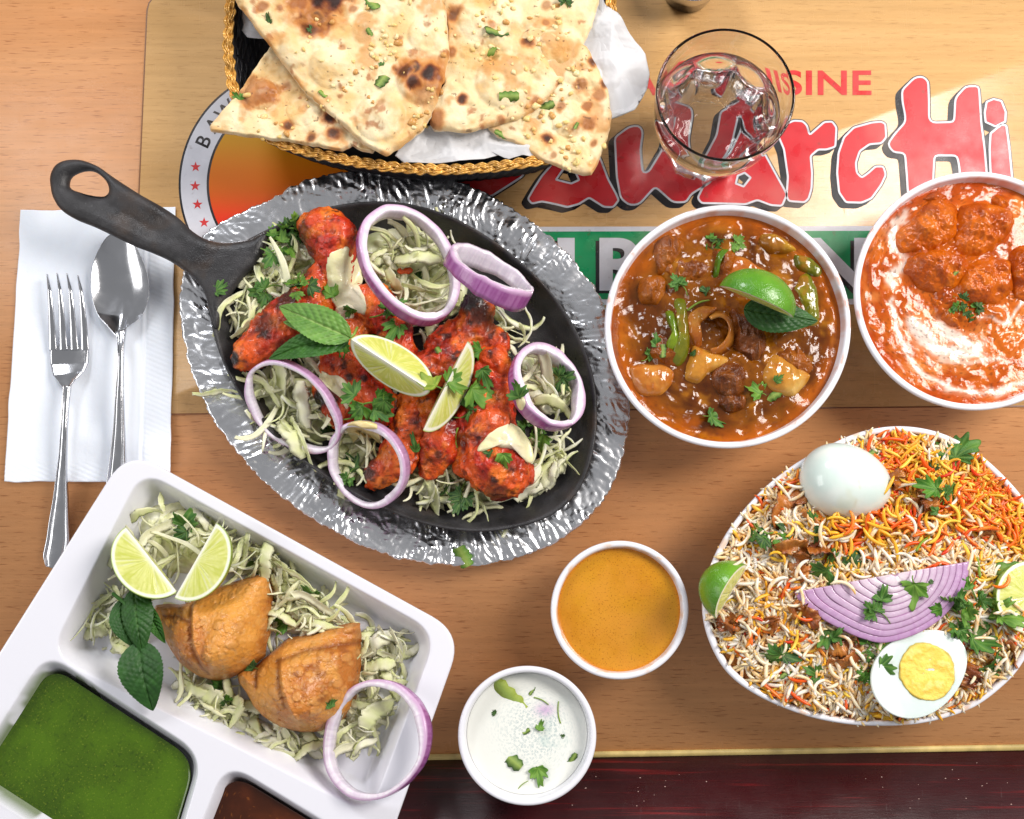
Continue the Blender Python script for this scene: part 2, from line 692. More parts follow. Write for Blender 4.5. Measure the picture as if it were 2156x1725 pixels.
X0, X1 = -1.1, 1.1
table = empty('table', (0, 0, -0.03), 'wooden dining table with light beech top and dark mahogany front border', 'table')
tl, tr_ = edge_y(1585, -.0165, X0), edge_y(1585, -.0165, X1)
V, F = box(X0, tl, -.03, X1, .9, 0, yr0=tr_)
obj('tabletop', V, F, M_TABLE, table, smooth=False)
bl, br = edge_y(1597.5, -.0165, X0), edge_y(1597.5, -.0165, X1)
V, F = box(X0, bl, -.03, X1, tl - .0001, .0006, yr0=br, yr1=tr_ - .0001)
obj('edge_strip', V, F, M_BRASS, table, smooth=False)
V, F = box(X0, bl - .26, -.03, X1, bl - .0001, -.001, yr0=br - .26, yr1=br - .0001)
obj('front_border', V, F, M_DARK, table, smooth=False)
# specks and crumbs on the dark border
P = []
for i in range(34):
    u = rng.choice([1320, 1900, 2080, 1500, 2120], p=[.3, .2, .3, .1, .1]) + rng.normal(0, 60); v = rng.choice([1615, 1650, 1690]) + rng.normal(0, 12)
    if v < 1606: continue
    c = W(u, v, -.001); s = rng.uniform(.00015, .0004)
    th = np.linspace(0, 2 * PI, 6, endpoint=False)
    R = s * rng.uniform(.6, 1.3, 6)
    P.append(rings([np.c_[c[0] + R * np.cos(th) * 1.5, c[1] + R * np.sin(th), np.full(6, -.001)], np.c_[c[0] + .6 * R * np.cos(th) * 1.5, c[1] + .6 * R * np.sin(th), np.full(6, -.001 + s * .5)]], cap_last=True))
V, F, _ = join(P)
obj('crumbs', V, F, mat('salt_crumb', S(190, 160, 150), rough=.7), label='tiny pale crumbs scattered on the dark mahogany border', cat='crumbs', kind='stuff')

# ------------------------------------------------------------------ placemat
ZM = .0012
mat_pts = np.array([W(362, -260, 0), W(350, 1034, 0), W(2330, 1010, 0), W(2420, -260, 0)])[:, :2]
# left edge passes (352,124)
mat_pts = np.array([W(366, -8, ZM)[:2], W(338, 1034, ZM)[:2], W(2560, 1009, ZM)[:2], W(2560, -200, ZM)[:2], W(700, -200, ZM)[:2], W(410, -12, ZM)[:2]])
mo = roundpoly([W(309, -14, ZM)[:2], W(270, 874, ZM)[:2], W(2560, 852, ZM)[:2], W(2560, -36, ZM)[:2]], [.014, .006, .006, .006], 400)
mo = ccw(mo)
placemat = empty('placemat', (0.25, 0.1, 0), 'glossy printed restaurant placemat with red lettering and green banner', 'placemat')
n = len(mo); z0_ = np.zeros(n)
V, F = rings([np.c_[mo, z0_ + .0001], np.c_[mo, z0_ + ZM - .0002], np.c_[mo.mean(0) + (mo - mo.mean(0)) * .9995, z0_ + ZM]], cap_last=True)
obj('sheet', V, F, M_MATW, placemat)
# hairline around the sheet edge
V, F = ribbon_flat(mo.mean(0) + (mo - mo.mean(0)) * .9982, .00045, ZM + .00004)
obj('border_line', V, F, mat('mat_edge_brown', S(120, 76, 46), rough=.4), placemat)


def pmat(name, c, r=.27):
    return mat(name, c, rough=r, noise=(60, .07), rough_noise=(70, r * .7, r * 1.7), specks=((150, .66, .72, .35, S(96, 60, 44)), (16, .5, .75, .22, S(214, 190, 170))), bump=[(1200, .00004, 2)])


M_RED = pmat('print_red', S(196, 24, 36)); M_BLK = pmat('print_black', S(24, 22, 28)); M_WHT = pmat('print_white', S(204, 204, 212))
M_GRN = pmat('print_green', S(10, 140, 84)); M_TXT = pmat('print_text_red', S(200, 48, 48))
LAY = .00008


def px(pts, z=ZM): return PL(pts, z)[:, :2]


q = crop(1500, 0, 2.034)
q2 = lambda pts: [(800 + x / 3.724, 379 + y / 3.724) for x, y in pts]
letters = {
 'r': [q([(985, 615), (1030, 618), (1052, 640), (1065, 688), (1140, 622), (1180, 620), (1202, 650), (1196, 748), (1150, 762), (1108, 762), (1070, 795), (1078, 880), (1075, 960), (1060, 1012), (1040, 1030), (960, 1024), (948, 1000), (955, 900), (935, 760), (905, 690), (930, 640)])],
 'c': [q([(1450, 632), (1455, 700), (1430, 730), (1370, 735), (1320, 770), (1300, 830), (1305, 880), (1330, 905), (1365, 880), (1400, 848), (1440, 848), (1453, 890), (1430, 940), (1380, 1010), (1330, 1032), (1250, 1030), (1215, 980), (1205, 880), (1212, 780), (1240, 700), (1290, 650), (1380, 625), (1430, 620)])],
 'H': [q([(1535, 460), (1600, 395), (1640, 390), (1668, 415), (1672, 520), (1672, 610), (1690, 625), (1800, 622), (1806, 500), (1860, 440), (1925, 440), (1930, 500), (1937, 620), (1955, 760), (1965, 880), (1970, 990), (1830, 990), (1828, 860), (1815, 792), (1700, 792), (1695, 880), (1690, 990), (1565, 990), (1560, 900), (1550, 780), (1490, 775), (1462, 735), (1500, 680), (1553, 622), (1550, 580), (1537, 520)])],
 'i dot': [q([(1965, 520), (2000, 505), (2040, 515), (2062, 570), (2060, 620), (2010, 645), (1960, 622), (1955, 575)])],
 'i': [q([(1985, 680), (2040, 635), (2065, 640), (2080, 750), (2095, 910), (2098, 990), (1998, 990), (1985, 880), (1980, 760)])],
 'a two': [q([(740, 560), (790, 585), (835, 780), (950, 990), (925, 1048), (870, 1045), (800, 1018), (740, 1040), (620, 1036), (515, 1034), (496, 1008), (530, 940), (640, 830), (700, 700), (690, 620)]), q([(690, 935), (730, 950), (765, 905), (735, 880), (700, 895)])],
 'w': [q([(75, 700), (150, 645), (200, 640), (218, 670), (205, 760), (215, 880), (245, 880), (330, 740), (360, 610), (400, 590), (440, 600), (450, 640), (430, 760), (440, 880), (500, 870), (570, 740), (590, 620), (640, 600), (680, 640), (640, 800), (560, 930), (460, 990), (440, 1030), (370, 1030), (280, 950), (200, 1040), (150, 1045), (105, 1010), (85, 900)])],
 'a one': [q2([(1160, 150), (1190, 188), (1270, 170), (1370, 190), (1470, 215), (1560, 190), (1640, 140), (1755, 213), (1830, 215), (1872, 160), (1850, 110), (1790, 0), (1730, -160), (1650, -290), (1530, -300), (1400, -180), (1270, -30), (1205, 70)]), q2([(1380, 0), (1500, 30), (1560, 2), (1520, -90), (1450, -100)])],
 'B': [[(940, 150), (1090, 170), (1135, 230), (1090, 290), (1125, 330), (1100, 372), (1034, 414), (950, 410), (900, 330)], [(985, 360), (1020, 372), (1060, 350), (1030, 325), (990, 330)]],
}
R_, Wt, Bk = [], [], []
dx = (-11, 9)
u1 = UNIT()
for k, loops in letters.items():
    sm = [resample(np.array(l, float), 160) for l in loops]
    sm = [(s * .5 + np.roll(s, 1, 0) * .25 + np.roll(s, -1, 0) * .25) for s in sm]
    red = [px(s) for s in sm]
    R_.append(fill2d(red, ZM + 4 * LAY))
    for s, r in zip(sm, red):
        Wt.append(ribbon_flat(r, 2.2 * u1, ZM + 5 * LAY))
        Bk.append(ribbon_flat(r, 4.2 * u1, ZM + 3 * LAY))
    Bk.append(fill2d([px(s + np.array(dx)) for s in sm], ZM + 2 * LAY))
    for t in (.25, .5, .75, 1.0):
        for s in sm: Bk.append(ribbon_flat(px(s + np.array(dx) * t), 3.6 * u1, ZM + (2 - t * .4) * LAY))
for nme, lst, mm in (('red_lettering', R_, M_RED), ('white_outline', Wt, M_WHT), ('black_outline', Bk, M_BLK)):
    V, F, _ = join(lst)
    obj(nme, V, F, mm, placemat, smooth=False)


def text(s, x0, x1, ybase, capx, z, m, name, parent, off=0.0, lean=0):
    """s set between picture x0..x1 with baseline ybase and cap height capx"""
    cu = bpy.data.curves.new('t', 'FONT'); cu.body = s; cu.size = 1; cu.offset = off; cu.fill_mode = 'BOTH'
    cu.space_character = 1.05
    V, T = curve_np(cu, 0)
    a, b = V.min(0), V.max(0)
    X = (V[:, 0] - a[0]) / (b[0] - a[0]); Y = (V[:, 1] - a[1]) / (b[1] - a[1])
    P = PL(np.c_[x0 + X * (x1 - x0), ybase - Y * capx], z)
    return P, T


TX = []
for s, a, b in (('CUISINE', 1492, 1835), ('INDIAN', 1148, 1449)):
    TX.append(text(s, a, b, 201, 53, ZM + 2 * LAY, M_TXT, '', None, .022))
V, F, _ = join(TX)
obj('small_red_lettering', V, F, M_TXT, placemat, smooth=False)


def quadflat(pts, z):
    return PL(pts, z), np.array([[3, 2, 1, 0]])


V, F = quadflat([(1030, 478), (2360, 475), (2360, 640), (1030, 643)], ZM + LAY)
obj('banner_border', V, F, M_WHT, placemat, smooth=False)
V, F = quadflat([(1042, 488), (2348, 485), (2348, 628), (1042, 631)], ZM + 2 * LAY)
obj('banner', V, F, M_GRN, placemat, smooth=False)
BN = [('B', 1078, 1150), ('I', 1174, 1210), ('R', 1262, 1372), ('Y', 1400, 1515), ('A', 1530, 1650), ('N', 1707, 1824), ('I', 1865, 1905)]
for nm, dxy, z, mm in (('banner_letter_shadow', (-8, 6), 3, M_BLK), ('banner_letters', (0, 0), 4, M_WHT)):
    L_ = [text(s, a + dxy[0], b + dxy[0], 612 + dxy[1], 111, ZM + z * LAY, mm, '', None, .03) for s, a, b in BN]
    V, F, _ = join(L_)
    obj(nm, V, F, mm, placemat, smooth=False)

# emblem: ring with letters and stars round an orange disc
EC, ER, EI = (625, 389), 249, 187


def circ(c, r, z, n=160):
    th = np.linspace(0, 2 * PI, n, endpoint=False)
    return PL([(c[0] + r * math.cos(t), c[1] - r * math.sin(t)) for t in th], z)


def disc(c, r, z):
    L_ = circ(c, r, z)
    return rings([L_, L_.mean(0) + (L_ - L_.mean(0)) * .5], cap_last=True)


for nm, r, z, mm in (('emblem_outline', ER, 1, M_BLK), ('emblem_ring', ER - 4.5, 2, M_WHT), ('emblem_inner_line', EI + 3, 3, M_BLK)):
    V, F = disc(EC, r, ZM + z * LAY)
    obj(nm, V, F, mm, placemat, smooth=False)
V, F = disc(EC, EI - 2, ZM + 4 * LAY)
L_ = [circ(EC, (EI - 2) * t, ZM + 4 * LAY) for t in np.linspace(1, .03, 24)]
V, F = rings(L_, cap_last=True)
cc = W(EC[0], EC[1], ZM)
t = np.clip((V[:, 1] - cc[1]) / (EI * u1) * .5 + .5, 0, 1)
colr = mixc(S(224, 50, 26), S(216, 110, 16), sst(.25, .55, t)); colr = colr * (1 - sst(.5, .9, t)[:, None]) + np.array(S(196, 150, 20)) * sst(.5, .9, t)[:, None]
obj('emblem_disc', V, F, mat('print_orange_fade', None, rough=.27), placemat, col=colr, smooth=False)
P = []
for (x, y) in ((412, 352), (411, 392), (416, 431), (430, 469), (452, 505)):
    th = np.linspace(0, 2 * PI, 10, endpoint=False) + PI / 2
    L_ = [(x + (11.5 if i % 2 == 0 else 4.6) * math.cos(a), y - (11.5 if i % 2 == 0 else 4.6) * math.sin(a)) for i, a in enumerate(th)]
    P.append(rings([PL(L_, ZM + 3 * LAY)], cap_last=True) if False else fill2d([px(L_)], ZM + 3 * LAY))
V, F, _ = join(P)
obj('emblem_stars', V, F, M_TXT, placemat, smooth=False)
P = []
for i, ch in enumerate('BAWARCHI'):
    cu = bpy.data.curves.new('t', 'FONT'); cu.body = ch; cu.size = 1; cu.offset = .012; cu.fill_mode = 'BOTH'
    V, T = curve_np(cu, 0)
    a, b = V.min(0), V.max(0)
    V = (V - (a + b) / 2) * (30 / (b[1] - a[1]))
    ang = math.radians(155 - i * 10.6)
    rot = ang - PI / 2
    X = V[:, 0] * math.cos(rot) - V[:, 1] * math.sin(rot); Y = V[:, 0] * math.sin(rot) + V[:, 1] * math.cos(rot)
    P.append((PL(np.c_[EC[0] + 217 * math.cos(ang) + X, EC[1] - 217 * math.sin(ang) - Y], ZM + 3 * LAY), T))
    if i in (0,):   # serifs like the slab lettering
        pass
V, F, _ = join(P)
obj('emblem_letters', V, F, M_BLK, placemat, smooth=False)
# ------------------------------------------------------------------ napkin
def bilin(c, S_, T_):
    c = [np.asarray(x)[:2] for x in c]
    return ((1 - S_) * (1 - T_))[:, None] * c[0] + (S_ * (1 - T_))[:, None] * c[1] + (S_ * T_)[:, None] * c[2] + ((1 - S_) * T_)[:, None] * c[3]


def sheet(corners_px, z, nx, ny, zf, thick, name, m, parent=None, col=None, edge=None, **kw):
    """thin solid sheet on a picture quad TL,TR,BR,BL; zf(s,t,xy)->height above z"""
    s, t = np.meshgrid(np.linspace(0, 1, nx), np.linspace(0, 1, ny))
    s, t = s.ravel(), t.ravel()
    c = [W(p[0], p[1], z) for p in corners_px]
    xy = bilin(c, s, t)
    if edge is not None: xy = xy + edge(s, t)
    h = zf(s, t, xy)
    top = np.c_[xy, z + h]
    bot = np.c_[xy, z + h - thick]
    V = np.vstack([top, bot]); n = nx * ny
    i = (np.arange(ny - 1)[:, None] * nx + np.arange(nx - 1)).ravel()
    F1 = np.stack([i, i + nx, i + nx + 1, i + 1], 1)
    F2 = np.stack([i, i + 1, i + nx + 1, i + nx], 1) + n
    a = np.arange(nx - 1); b = np.arange(ny - 1) * nx
    E = [np.stack([a, a + 1, a + 1 + n, a + n], 1), np.stack([a + (ny - 1) * nx, a + (ny - 1) * nx + n, a + 1 + (ny - 1) * nx + n, a + 1 + (ny - 1) * nx], 1),
         np.stack([b, b + n, b + nx + n, b + nx], 1), np.stack([b + nx - 1, b + 2 * nx - 1, b + 2 * nx - 1 + n, b + nx - 1 + n], 1)]
    C = None
    if col is not None:
        C = col(s, t, xy); C = np.vstack([C, C])
    return obj(name, V, np.vstack([F1, F2] + E), m, parent, C, **kw)


M_NAP = mat('napkin_paper', S(232, 236, 244), rough=.9, bump=[(500, .00012, 3), (60, .0005, 2)], sss=.1)


def nap_z(s, t, xy):
    h = .0008 * fbm(xy[:, 0] * 30, xy[:, 1] * 22, seed=3) + .0010
    rib = ((s > .83) | (t > .93)) * .00012 * np.sin((s + t) * 900)
    fold = -.0007 * np.exp(-((s - .83) / .008) ** 2) + .0005 * np.exp(-((s - .815) / .012) ** 2)
    soft = .0014 * np.exp(-((t - .80 - .1 * s) / .05) ** 2) * sst(.25, .5, s)
    return np.maximum(h + rib + fold + soft, .0004)


napkin = empty('paper_napkin', W(190, 730, 0), 'folded white paper napkin under the fork and spoon', 'napkin')
sheet([(46, 446), (366, 438), (356, 1008), (13, 1011)], .0006, 60, 90, lambda s, t, xy: nap_z(s, t, xy) * .3, .0005, 'lower_layer', M_NAP, napkin)
sheet([(45, 444), (370, 437), (358, 1016), (10, 1015)], .0018, 130, 200, nap_z, .0006, 'upper_layer', M_NAP, napkin,
      edge=lambda s, t: np.c_[.0006 * vn(t * 14, s * 3, seed=5) * (np.abs(s - .5) > .45), .0005 * vn(s * 14, t * 3, seed=8) * (np.abs(t - .5) > .45)])

# ------------------------------------------------------------------ cutlery
M_STEEL = mat('stainless_steel', (.62, .63, .66), rough=.16, metal=1.0, rough_noise=(80, .10, .24), bump=[(900, .00001, 2)])


def loft(cx, w, z, th, name, parent, m, prof=None, n=120):
    """flat bar: centre pts (picture), half widths (picture px), top z and thickness along it. prof(x)->height factor for x in -1..1"""
    C = np.c_[np.array(cx, float), w, z, th]
    d = np.r_[0, np.cumsum(np.hypot(*np.diff(C[:, :2], axis=0).T))]
    t = np.linspace(0, d[-1], n)
    C = np.stack([np.interp(t, d, C[:, k]) for k in range(5)], 1)
    for k in range(5):   # smooth
        for _ in range(6): C[1:-1, k] = C[1:-1, k] * .5 + (C[:-2, k] + C[2:, k]) * .25
    P = np.array([W(a, b, zz) for a, b, zz in C[:, [0, 1, 3]]])
    T = np.gradient(P[:, :2], axis=0); T /= np.linalg.norm(T, axis=1)[:, None]
    N = np.c_[T[:, 1], -T[:, 0]]
    xs = np.r_[np.linspace(-1, 1, 25), np.linspace(1, -1, 9)[1:-1]]
    topm = np.r_[np.ones(25, bool), np.zeros(7, bool)]
    prof = prof or (lambda x, s: (1 - .35 * np.abs(x) ** 3))
    loops = []
    for i in range(n):
        hw = C[i, 2] * UNIT(C[i, 3])
        zt = P[i, 2] + C[i, 4] * (np.where(topm, prof(xs, t[i] / d[-1]), -.15 + .0 * xs) - 1)
        zt = np.where(np.abs(xs) > .99, P[i, 2] - C[i, 4] * .6, zt)
        xy = P[i, :2] + N[i] * (xs * hw)[:, None]
        loops.append(np.c_[xy, zt])
    V, F = rings(loops, True, True)
    return obj(name, V, F, m, parent)


def ridge(x, s):
    a = np.abs(x)
    return 1 - .30 * a ** 2 + .30 * np.exp(-((a - .80) / .10) ** 2) - .25 * np.exp(-((a - .62) / .07) ** 2)


fork = empty('fork', W(130, 900, 0), 'shiny four tined steel fork lying on the white napkin', 'fork')
ZN = .0036
hp = [(140, 812), (137, 850), (134, 900), (131, 960), (128, 1000), (126, 1050), (122, 1100), (120, 1140), (113, 1178), (107, 1196)]
hw = [9, 7.5, 7.5, 9, 12, 17, 22.5, 26.5, 28, 14]
hz = [.0150, .0165, .0165, .0150, .0125, .0100, .0080, .0068, .0060, .0056]
loft(hp, hw, hz, [.003] * 10, 'handle', fork, M_STEEL, ridge)
loft([(145, 728), (145, 745), (145, 765), (143, 785), (141, 800), (140, 815)], [41, 42, 41, 34, 20, 9], [.0075, .0068, .0070, .0090, .0120, .0150], [.0018] * 6, 'head', fork, M_STEEL,
     lambda x, s: 1 - .9 * (1 - x * x) * math.sin(min(s * 1.5, 1) * PI) if False else 1 - .7 * (1 - x * x))
for (tx, bx) in (((98, 577), 110.5), ((119, 575), 133), ((140, 576), 156), ((163, 580), 178.5)):
    pp = np.linspace(0, 1, 6)
    cx = [(tx[0] + (bx - tx[0]) * (p ** .55), tx[1] + (738 - tx[1]) * p) for p in pp]
    loft(cx, [1.2, 4.0, 5.6, 6.8, 7.8, 8.6], [.0125, .0140, .0130, .0108, .0085, .0071], [.0020] * 6, 'tine', fork, M_STEEL, n=50)

spoon = empty('spoon', W(253, 780, 0), 'shiny oval steel spoon lying on the napkin beside the fork', 'spoon')
so = spl([(246, 493), (272, 500), (296, 535), (313, 585), (313, 630), (297, 668), (272, 690), (262, 706), (253, 712), (244, 706), (230, 690), (206, 662), (193, 615), (196, 560), (212, 520), (228, 498)], 160)
SO = PL(so, .009)[:, :2]
cen = W(253, 600, .009)[:2]


def sp_top(xy, r):
    d = (xy[:, 1] - cen[1])
    return .0098 - .0062 * (1 - r ** 2.2) + np.clip(-d - .02, 0, 1) * .16


V, F = dome(SO, sp_top, lambda xy, r: sp_top(xy, r) - .0014, K=36, c=cen, rr=np.r_[1.0, np.linspace(.985, .02, 36)])
obj('bowl', V, F, M_STEEL, spoon)
loft([(253, 696), (254, 720), (253, 745), (252, 790), (250, 840), (249, 900), (247, 950), (244, 1000), (240, 1050), (236, 1090)], [12, 8, 7, 7.5, 10, 13, 17, 21, 24, 26],
     [.0140, .0170, .0180, .0185, .0178, .0160, .0145, .0130, .0110, .0098], [.003] * 10, 'handle', spoon, M_STEEL, ridge)

# ------------------------------------------------------------------ white ware
M_WHITE = mat('white_melamine', S(228, 228, 235), rough=.16, coat=.3, sss=.08, sss_r=(1, 1, 1), sss_scale=.003, noise=(20, .02))


M_BOWL = mat('white_bowl_melamine', None, rough=.16, coat=.3, sss=.05, sss_r=(1, 1, 1), sss_scale=.003)


def bowl_from_outline(name, out_px, zr, base_scale, rim, depth_pts, parent=None, m=None, zb=0.0, stain=None, **kw):
    """out_px: rim outline in the picture (at height zr). rim: rim width (m)."""
    O = ccw(PL(out_px, zr)[:, :2]); c = O.mean(0)
    R = np.linalg.norm(O - c, axis=1).mean()
    def L(s, z): return np.c_[c + (O - c) * s, np.full(len(O), z)]
    k = rim / R
    H = zr - zb
    loops = [L(base_scale * .9, zb), L(base_scale, zb + .0004), L(base_scale + .012, zb + .002)]
    for t in np.linspace(.1, .93, 9):
        loops.append(L(base_scale + .012 + (1 - k * .35 - base_scale - .012) * (t ** .62), zb + H * t))
    loops += [L(1 - k * .25, zr - .0042), L(1 - .02 * k, zr - .0032), L(1, zr - .0016), L(1 - k * .12, zr - .0004), L(1 - k * .35, zr), L(1 - k * .7, zr - .0001), L(1 - k * .93, zr - .0009), L(1 - k, zr - .0022)]
    for s, z in depth_pts: loops.append(L(s, z))
    V, F = rings(loops, True, True)
    C = np.tile(np.array(S(228, 228, 235)), (len(V), 1))
    if stain:
        rel = np.linalg.norm(V[:, :2] - c, axis=1) / np.interp(np.arctan2(V[:, 1] - c[1], V[:, 0] - c[0]), *(lambda a_, r_: (a_[np.argsort(a_)], r_[np.argsort(a_)]))(np.arctan2(O[:, 1] - c[1], O[:, 0] - c[0]), np.linalg.norm(O - c, axis=1)), period=2 * PI)
        ins = (rel < 1 - k * .75) & (V[:, 2] > zr - .014)
        nz_ = fbm(V[:, 0] * 110, V[:, 1] * 110, seed=88, o=4)
        C = mixc(C, stain, ins * sst(-.1, .45, nz_) * .6)
        C = mixc(C, stain, (rel >= 1 - k * .75) * (V[:, 2] > zr - .003) * sst(.62, .8, vn(V[:, 0] * 130, V[:, 1] * 130, seed=89)) * .5)
    return obj(name, V, F, m or M_BOWL, parent, C, **kw), c, O


def ell(cx, cy, rx, ry, n=160, rot=0):
    th = np.linspace(0, 2 * PI, n, endpoint=False)
    x, y = rx * np.cos(th), ry * np.sin(th)
    c, s = math.cos(rot), math.sin(rot)
    return np.c_[cx + x * c - y * s, cy + x * s + y * c]


ZB1 = .055
bowl1, c1, O1 = bowl_from_outline('round_bowl', ell(1533, 687, 260, 257, 240), ZB1, .56, .0042, [(.93, ZB1 - .012), (.86, ZB1 - .024), (.70, ZB1 - .04), (.5, ZB1 - .048)],
    stain=S(206, 120, 30), label='round white bowl filled with brown curry topped by a lime wedge', cat='bowl')
bowl2, c2, O2 = bowl_from_outline('round_bowl', ell(2055, 612, 256, 252, 240), ZB1, .56, .0042, [(.93, ZB1 - .012), (.86, ZB1 - .024), (.70, ZB1 - .04), (.5, ZB1 - .048)],
    stain=S(214, 110, 30), label='round white bowl of creamy orange curry cut by the right edge', cat='bowl')
egg_px = spl([(1904, 897), (1820, 907), (1740, 940), (1664, 984), (1595, 1042), (1534, 1117), (1495, 1195), (1479, 1266), (1490, 1340), (1528, 1412), (1590, 1462), (1680, 1502), (1760, 1522), (1840, 1529), (1940, 1524), (2040, 1496), (2110, 1448), (2156, 1395), (2205, 1300), (2215, 1200), (2190, 1110), (2150, 1040), (2070, 960), (1990, 914)], 260)
ZB3 = .052
bowl3, c3, O3 = bowl_from_outline('oval_bowl', egg_px, ZB3, .66, .0040, [(.94, ZB3 - .012), (.86, ZB3 - .03), (.6, ZB3 - .046)],
    stain=S(214, 150, 60), label='egg shaped white bowl heaped with colourful rice and boiled eggs', cat='bowl')
ZC = .040
cup1, cc1, OC1 = bowl_from_outline('sauce_cup', ell(1305, 1285, 145.5, 146.5, 160), ZC, .68, .0040, [(.885, ZC - .008), (.87, ZC - .02), (.8, ZC - .034), (.5, ZC - .037)],
    stain=S(214, 150, 40), label='small round white cup full of orange yellow sauce', cat='cup', group='small white sauce cups')
cup2, cc2, OC2 = bowl_from_outline('sauce_cup', ell(1110, 1550, 146, 147.5, 160), ZC, .68, .0040, [(.885, ZC - .008), (.87, ZC - .02), (.8, ZC - .034), (.5, ZC - .037)],
    label='small round white cup of yoghurt dip overlapping the table edge', cat='cup', group='small white sauce cups')

# ------------------------------------------------------------------ tray
ZT = .030
TL, TRc, BR, BL = (268, 945), (975, 1334), (700, 2110), (-190, 1672)
to_px = roundpoly([TL, TRc, BR, BL], [75, 75, 70, 70], 700)
TO = ccw(PL(to_px, ZT)[:, :2]); tc_ = TO.mean(0)
big = roundpoly([(300, 992), (920, 1334), (778, 1712), (106, 1377)], [55, 62, 60, 60], 200)
chut = roundpoly([(98, 1377), (428, 1592), (335, 1905), (-72, 1642)], [52, 62, 60, 55], 160)
brown = roundpoly([(476, 1606), (742, 1768), (648, 1975), (380, 1850)], [62, 50, 50, 50], 160)
COMP = [(big, .0225), (chut, .0215), (brown, .0215)]
COMPW = [(PL(p, ZT)[:, :2], d) for p, d in COMP]
loops = []
K = 210
tx_rr = np.r_[1.0, .998, .993, np.linspace(.985, .01, K)]
n = len(TO)
def Lt(s, z): return np.c_[tc_ + (TO - tc_) * s, np.full(n, z)]
loops = [Lt(.93, 0), Lt(.935, .0015), Lt(.955, .012), Lt(.975, .024), Lt(.992, ZT - .0030), Lt(1.0, ZT - .0016), Lt(.998, ZT - .0006), Lt(.993, ZT)]
for r in np.linspace(.985, .01, K):
    xy = tc_ + (TO - tc_) * r
    z = np.full(n, ZT)
    for P_, d in COMPW:
        sd = sdf_poly(xy, P_)
        wall = .0125
        t_ = np.clip((-sd + .0010) / wall, 0, 1)
        z -= d * (t_ * t_ * (3 - 2 * t_)) ** .8
    loops.append(np.c_[xy, z])
V, F = rings(loops, True, True)
# speckled spice stains in the right corner of the big compartment, herb stains in the chutney well
sx = V[:, 0]; sy = V[:, 1]
colr = np.tile(np.array(S(226, 226, 234)), (len(V), 1))
sc_ = W(905, 1450, .01)[:2]; dd = np.hypot(sx - sc_[0], sy - sc_[1])
st = (vn(sx * 1400, sy * 1400, seed=3) > .45) * np.exp(-(dd / .010) ** 2) * (sdf_poly(V[:, :2], COMPW[0][0]) < -.006)
colr = mixc(colr, S(150, 96, 40), np.clip(st * .9, 0, 1))
sd = sdf_poly(V[:, :2], COMPW[1][0])
st = np.exp(-((sd + .006) / .0045) ** 2) * sst(-.1, .3, fbm(sx * 90, sy * 90, seed=9, o=2)) * (V[:, 0] < W(200, 1500, .02)[0])
colr = mixc(colr, S(86, 108, 20), np.clip(st * 1.2, 0, .8))
sd = sdf_poly(V[:, :2], COMPW[2][0])
st = np.exp(-((sd + .007) / .003) ** 2)
colr = mixc(colr, S(150, 90, 40), np.clip(st * .55, 0, .6))
tray = obj('serving_tray', V, F, mat('white_plastic_tray', None, rough=.18, coat=.3, sss=.08, sss_r=(1, 1, 1), sss_scale=.003), col=colr,
           label='white three compartment tray with samosas and two dips', cat='tray')


def liquid(name, out, z, m, colf, K=60, bump=None, parent=None, **kw):
    out = ccw(out[:, :2]); c = out.mean(0)
    loops = []
    for r in np.r_[1.0, .99, np.linspace(.98, .01, K)]:
        xy = c + (out - c) * r
        men = .0009 * np.exp(-(1 - r) * 40)
        zz = z + men + (bump(xy, r) if bump else 0)
        loops.append(np.c_[xy, np.broadcast_to(zz, (len(xy),))])
    low = np.c_[c + (out - c) * .97, np.full(len(out), z - .004)]
    V, F = rings([low] + loops, True, True)
    C = colf(V, V[:, :2] - c)
    return obj(name, V, F, m, parent, C, **kw)


def inset_px(P, k):
    P = np.asarray(P); c = P.mean(0)
    return c + (P - c) * k


def chut_col(V, d):
    x, y = V[:, 0], V[:, 1]
    c = mixc(S(64, 92, 8), S(54, 80, 6), sst(-.5, .5, fbm(x * 30, y * 30, seed=2)))
    sp = sst(.42, .6, vn(x * 900, y * 900, seed=4)) * .45 + sst(.45, .65, vn(x * 450, y * 450, seed=6)) * .35
    return c


zc_ = ZT - .0105
co = PL(inset_px(chut, .925) + np.array([4, 6]), zc_)
liquid('green_chutney', co, zc_, mat('green_chutney', None, rough=.16, coat=.2, specks=((1000, .60, .70, .5, S(26, 46, 4)), (420, .56, .68, .5, S(34, 58, 6)), (800, .60, .70, .5, S(126, 140, 40)), (30, .45, .62, .4, S(84, 120, 14))),  bump=[(500, .00003, 2)]), chut_col, K=130,
       label='smooth green mint chutney in the left tray compartment', cat='chutney')


def tam_col(V, d):
    x, y = V[:, 0], V[:, 1]
    c = mixc(S(84, 38, 16), S(60, 26, 10), sst(-.4, .4, fbm(x * 60, y * 60, seed=12)))
    return mixc(c, S(150, 84, 30), sst(.78, .86, vn(x * 700, y * 700, seed=4)) * .4)


zc_ = ZT - .0095
liquid('tamarind_sauce', PL(inset_px(brown, .925) + np.array([2, 5]), zc_), zc_, mat('tamarind', None, rough=.12, bump=[(200, .00004, 2)]), tam_col, K=90,
       label='dark brown tamarind sauce in the small tray compartment', cat='sauce')


def sauce_col(V, d):
    x, y = V[:, 0], V[:, 1]
    r = np.hypot(d[:, 0], d[:, 1]) / .041
    c = mixc(S(198, 138, 28), S(188, 124, 22), sst(-.5, .5, fbm(x * 50, y * 50, seed=21)))
    c = mixc(c, S(208, 142, 50), sst(0, .6, fbm(x * 35, y * 35, seed=23)) * .5)
    return mixc(c, S(200, 112, 8), sst(.86, .98, r))


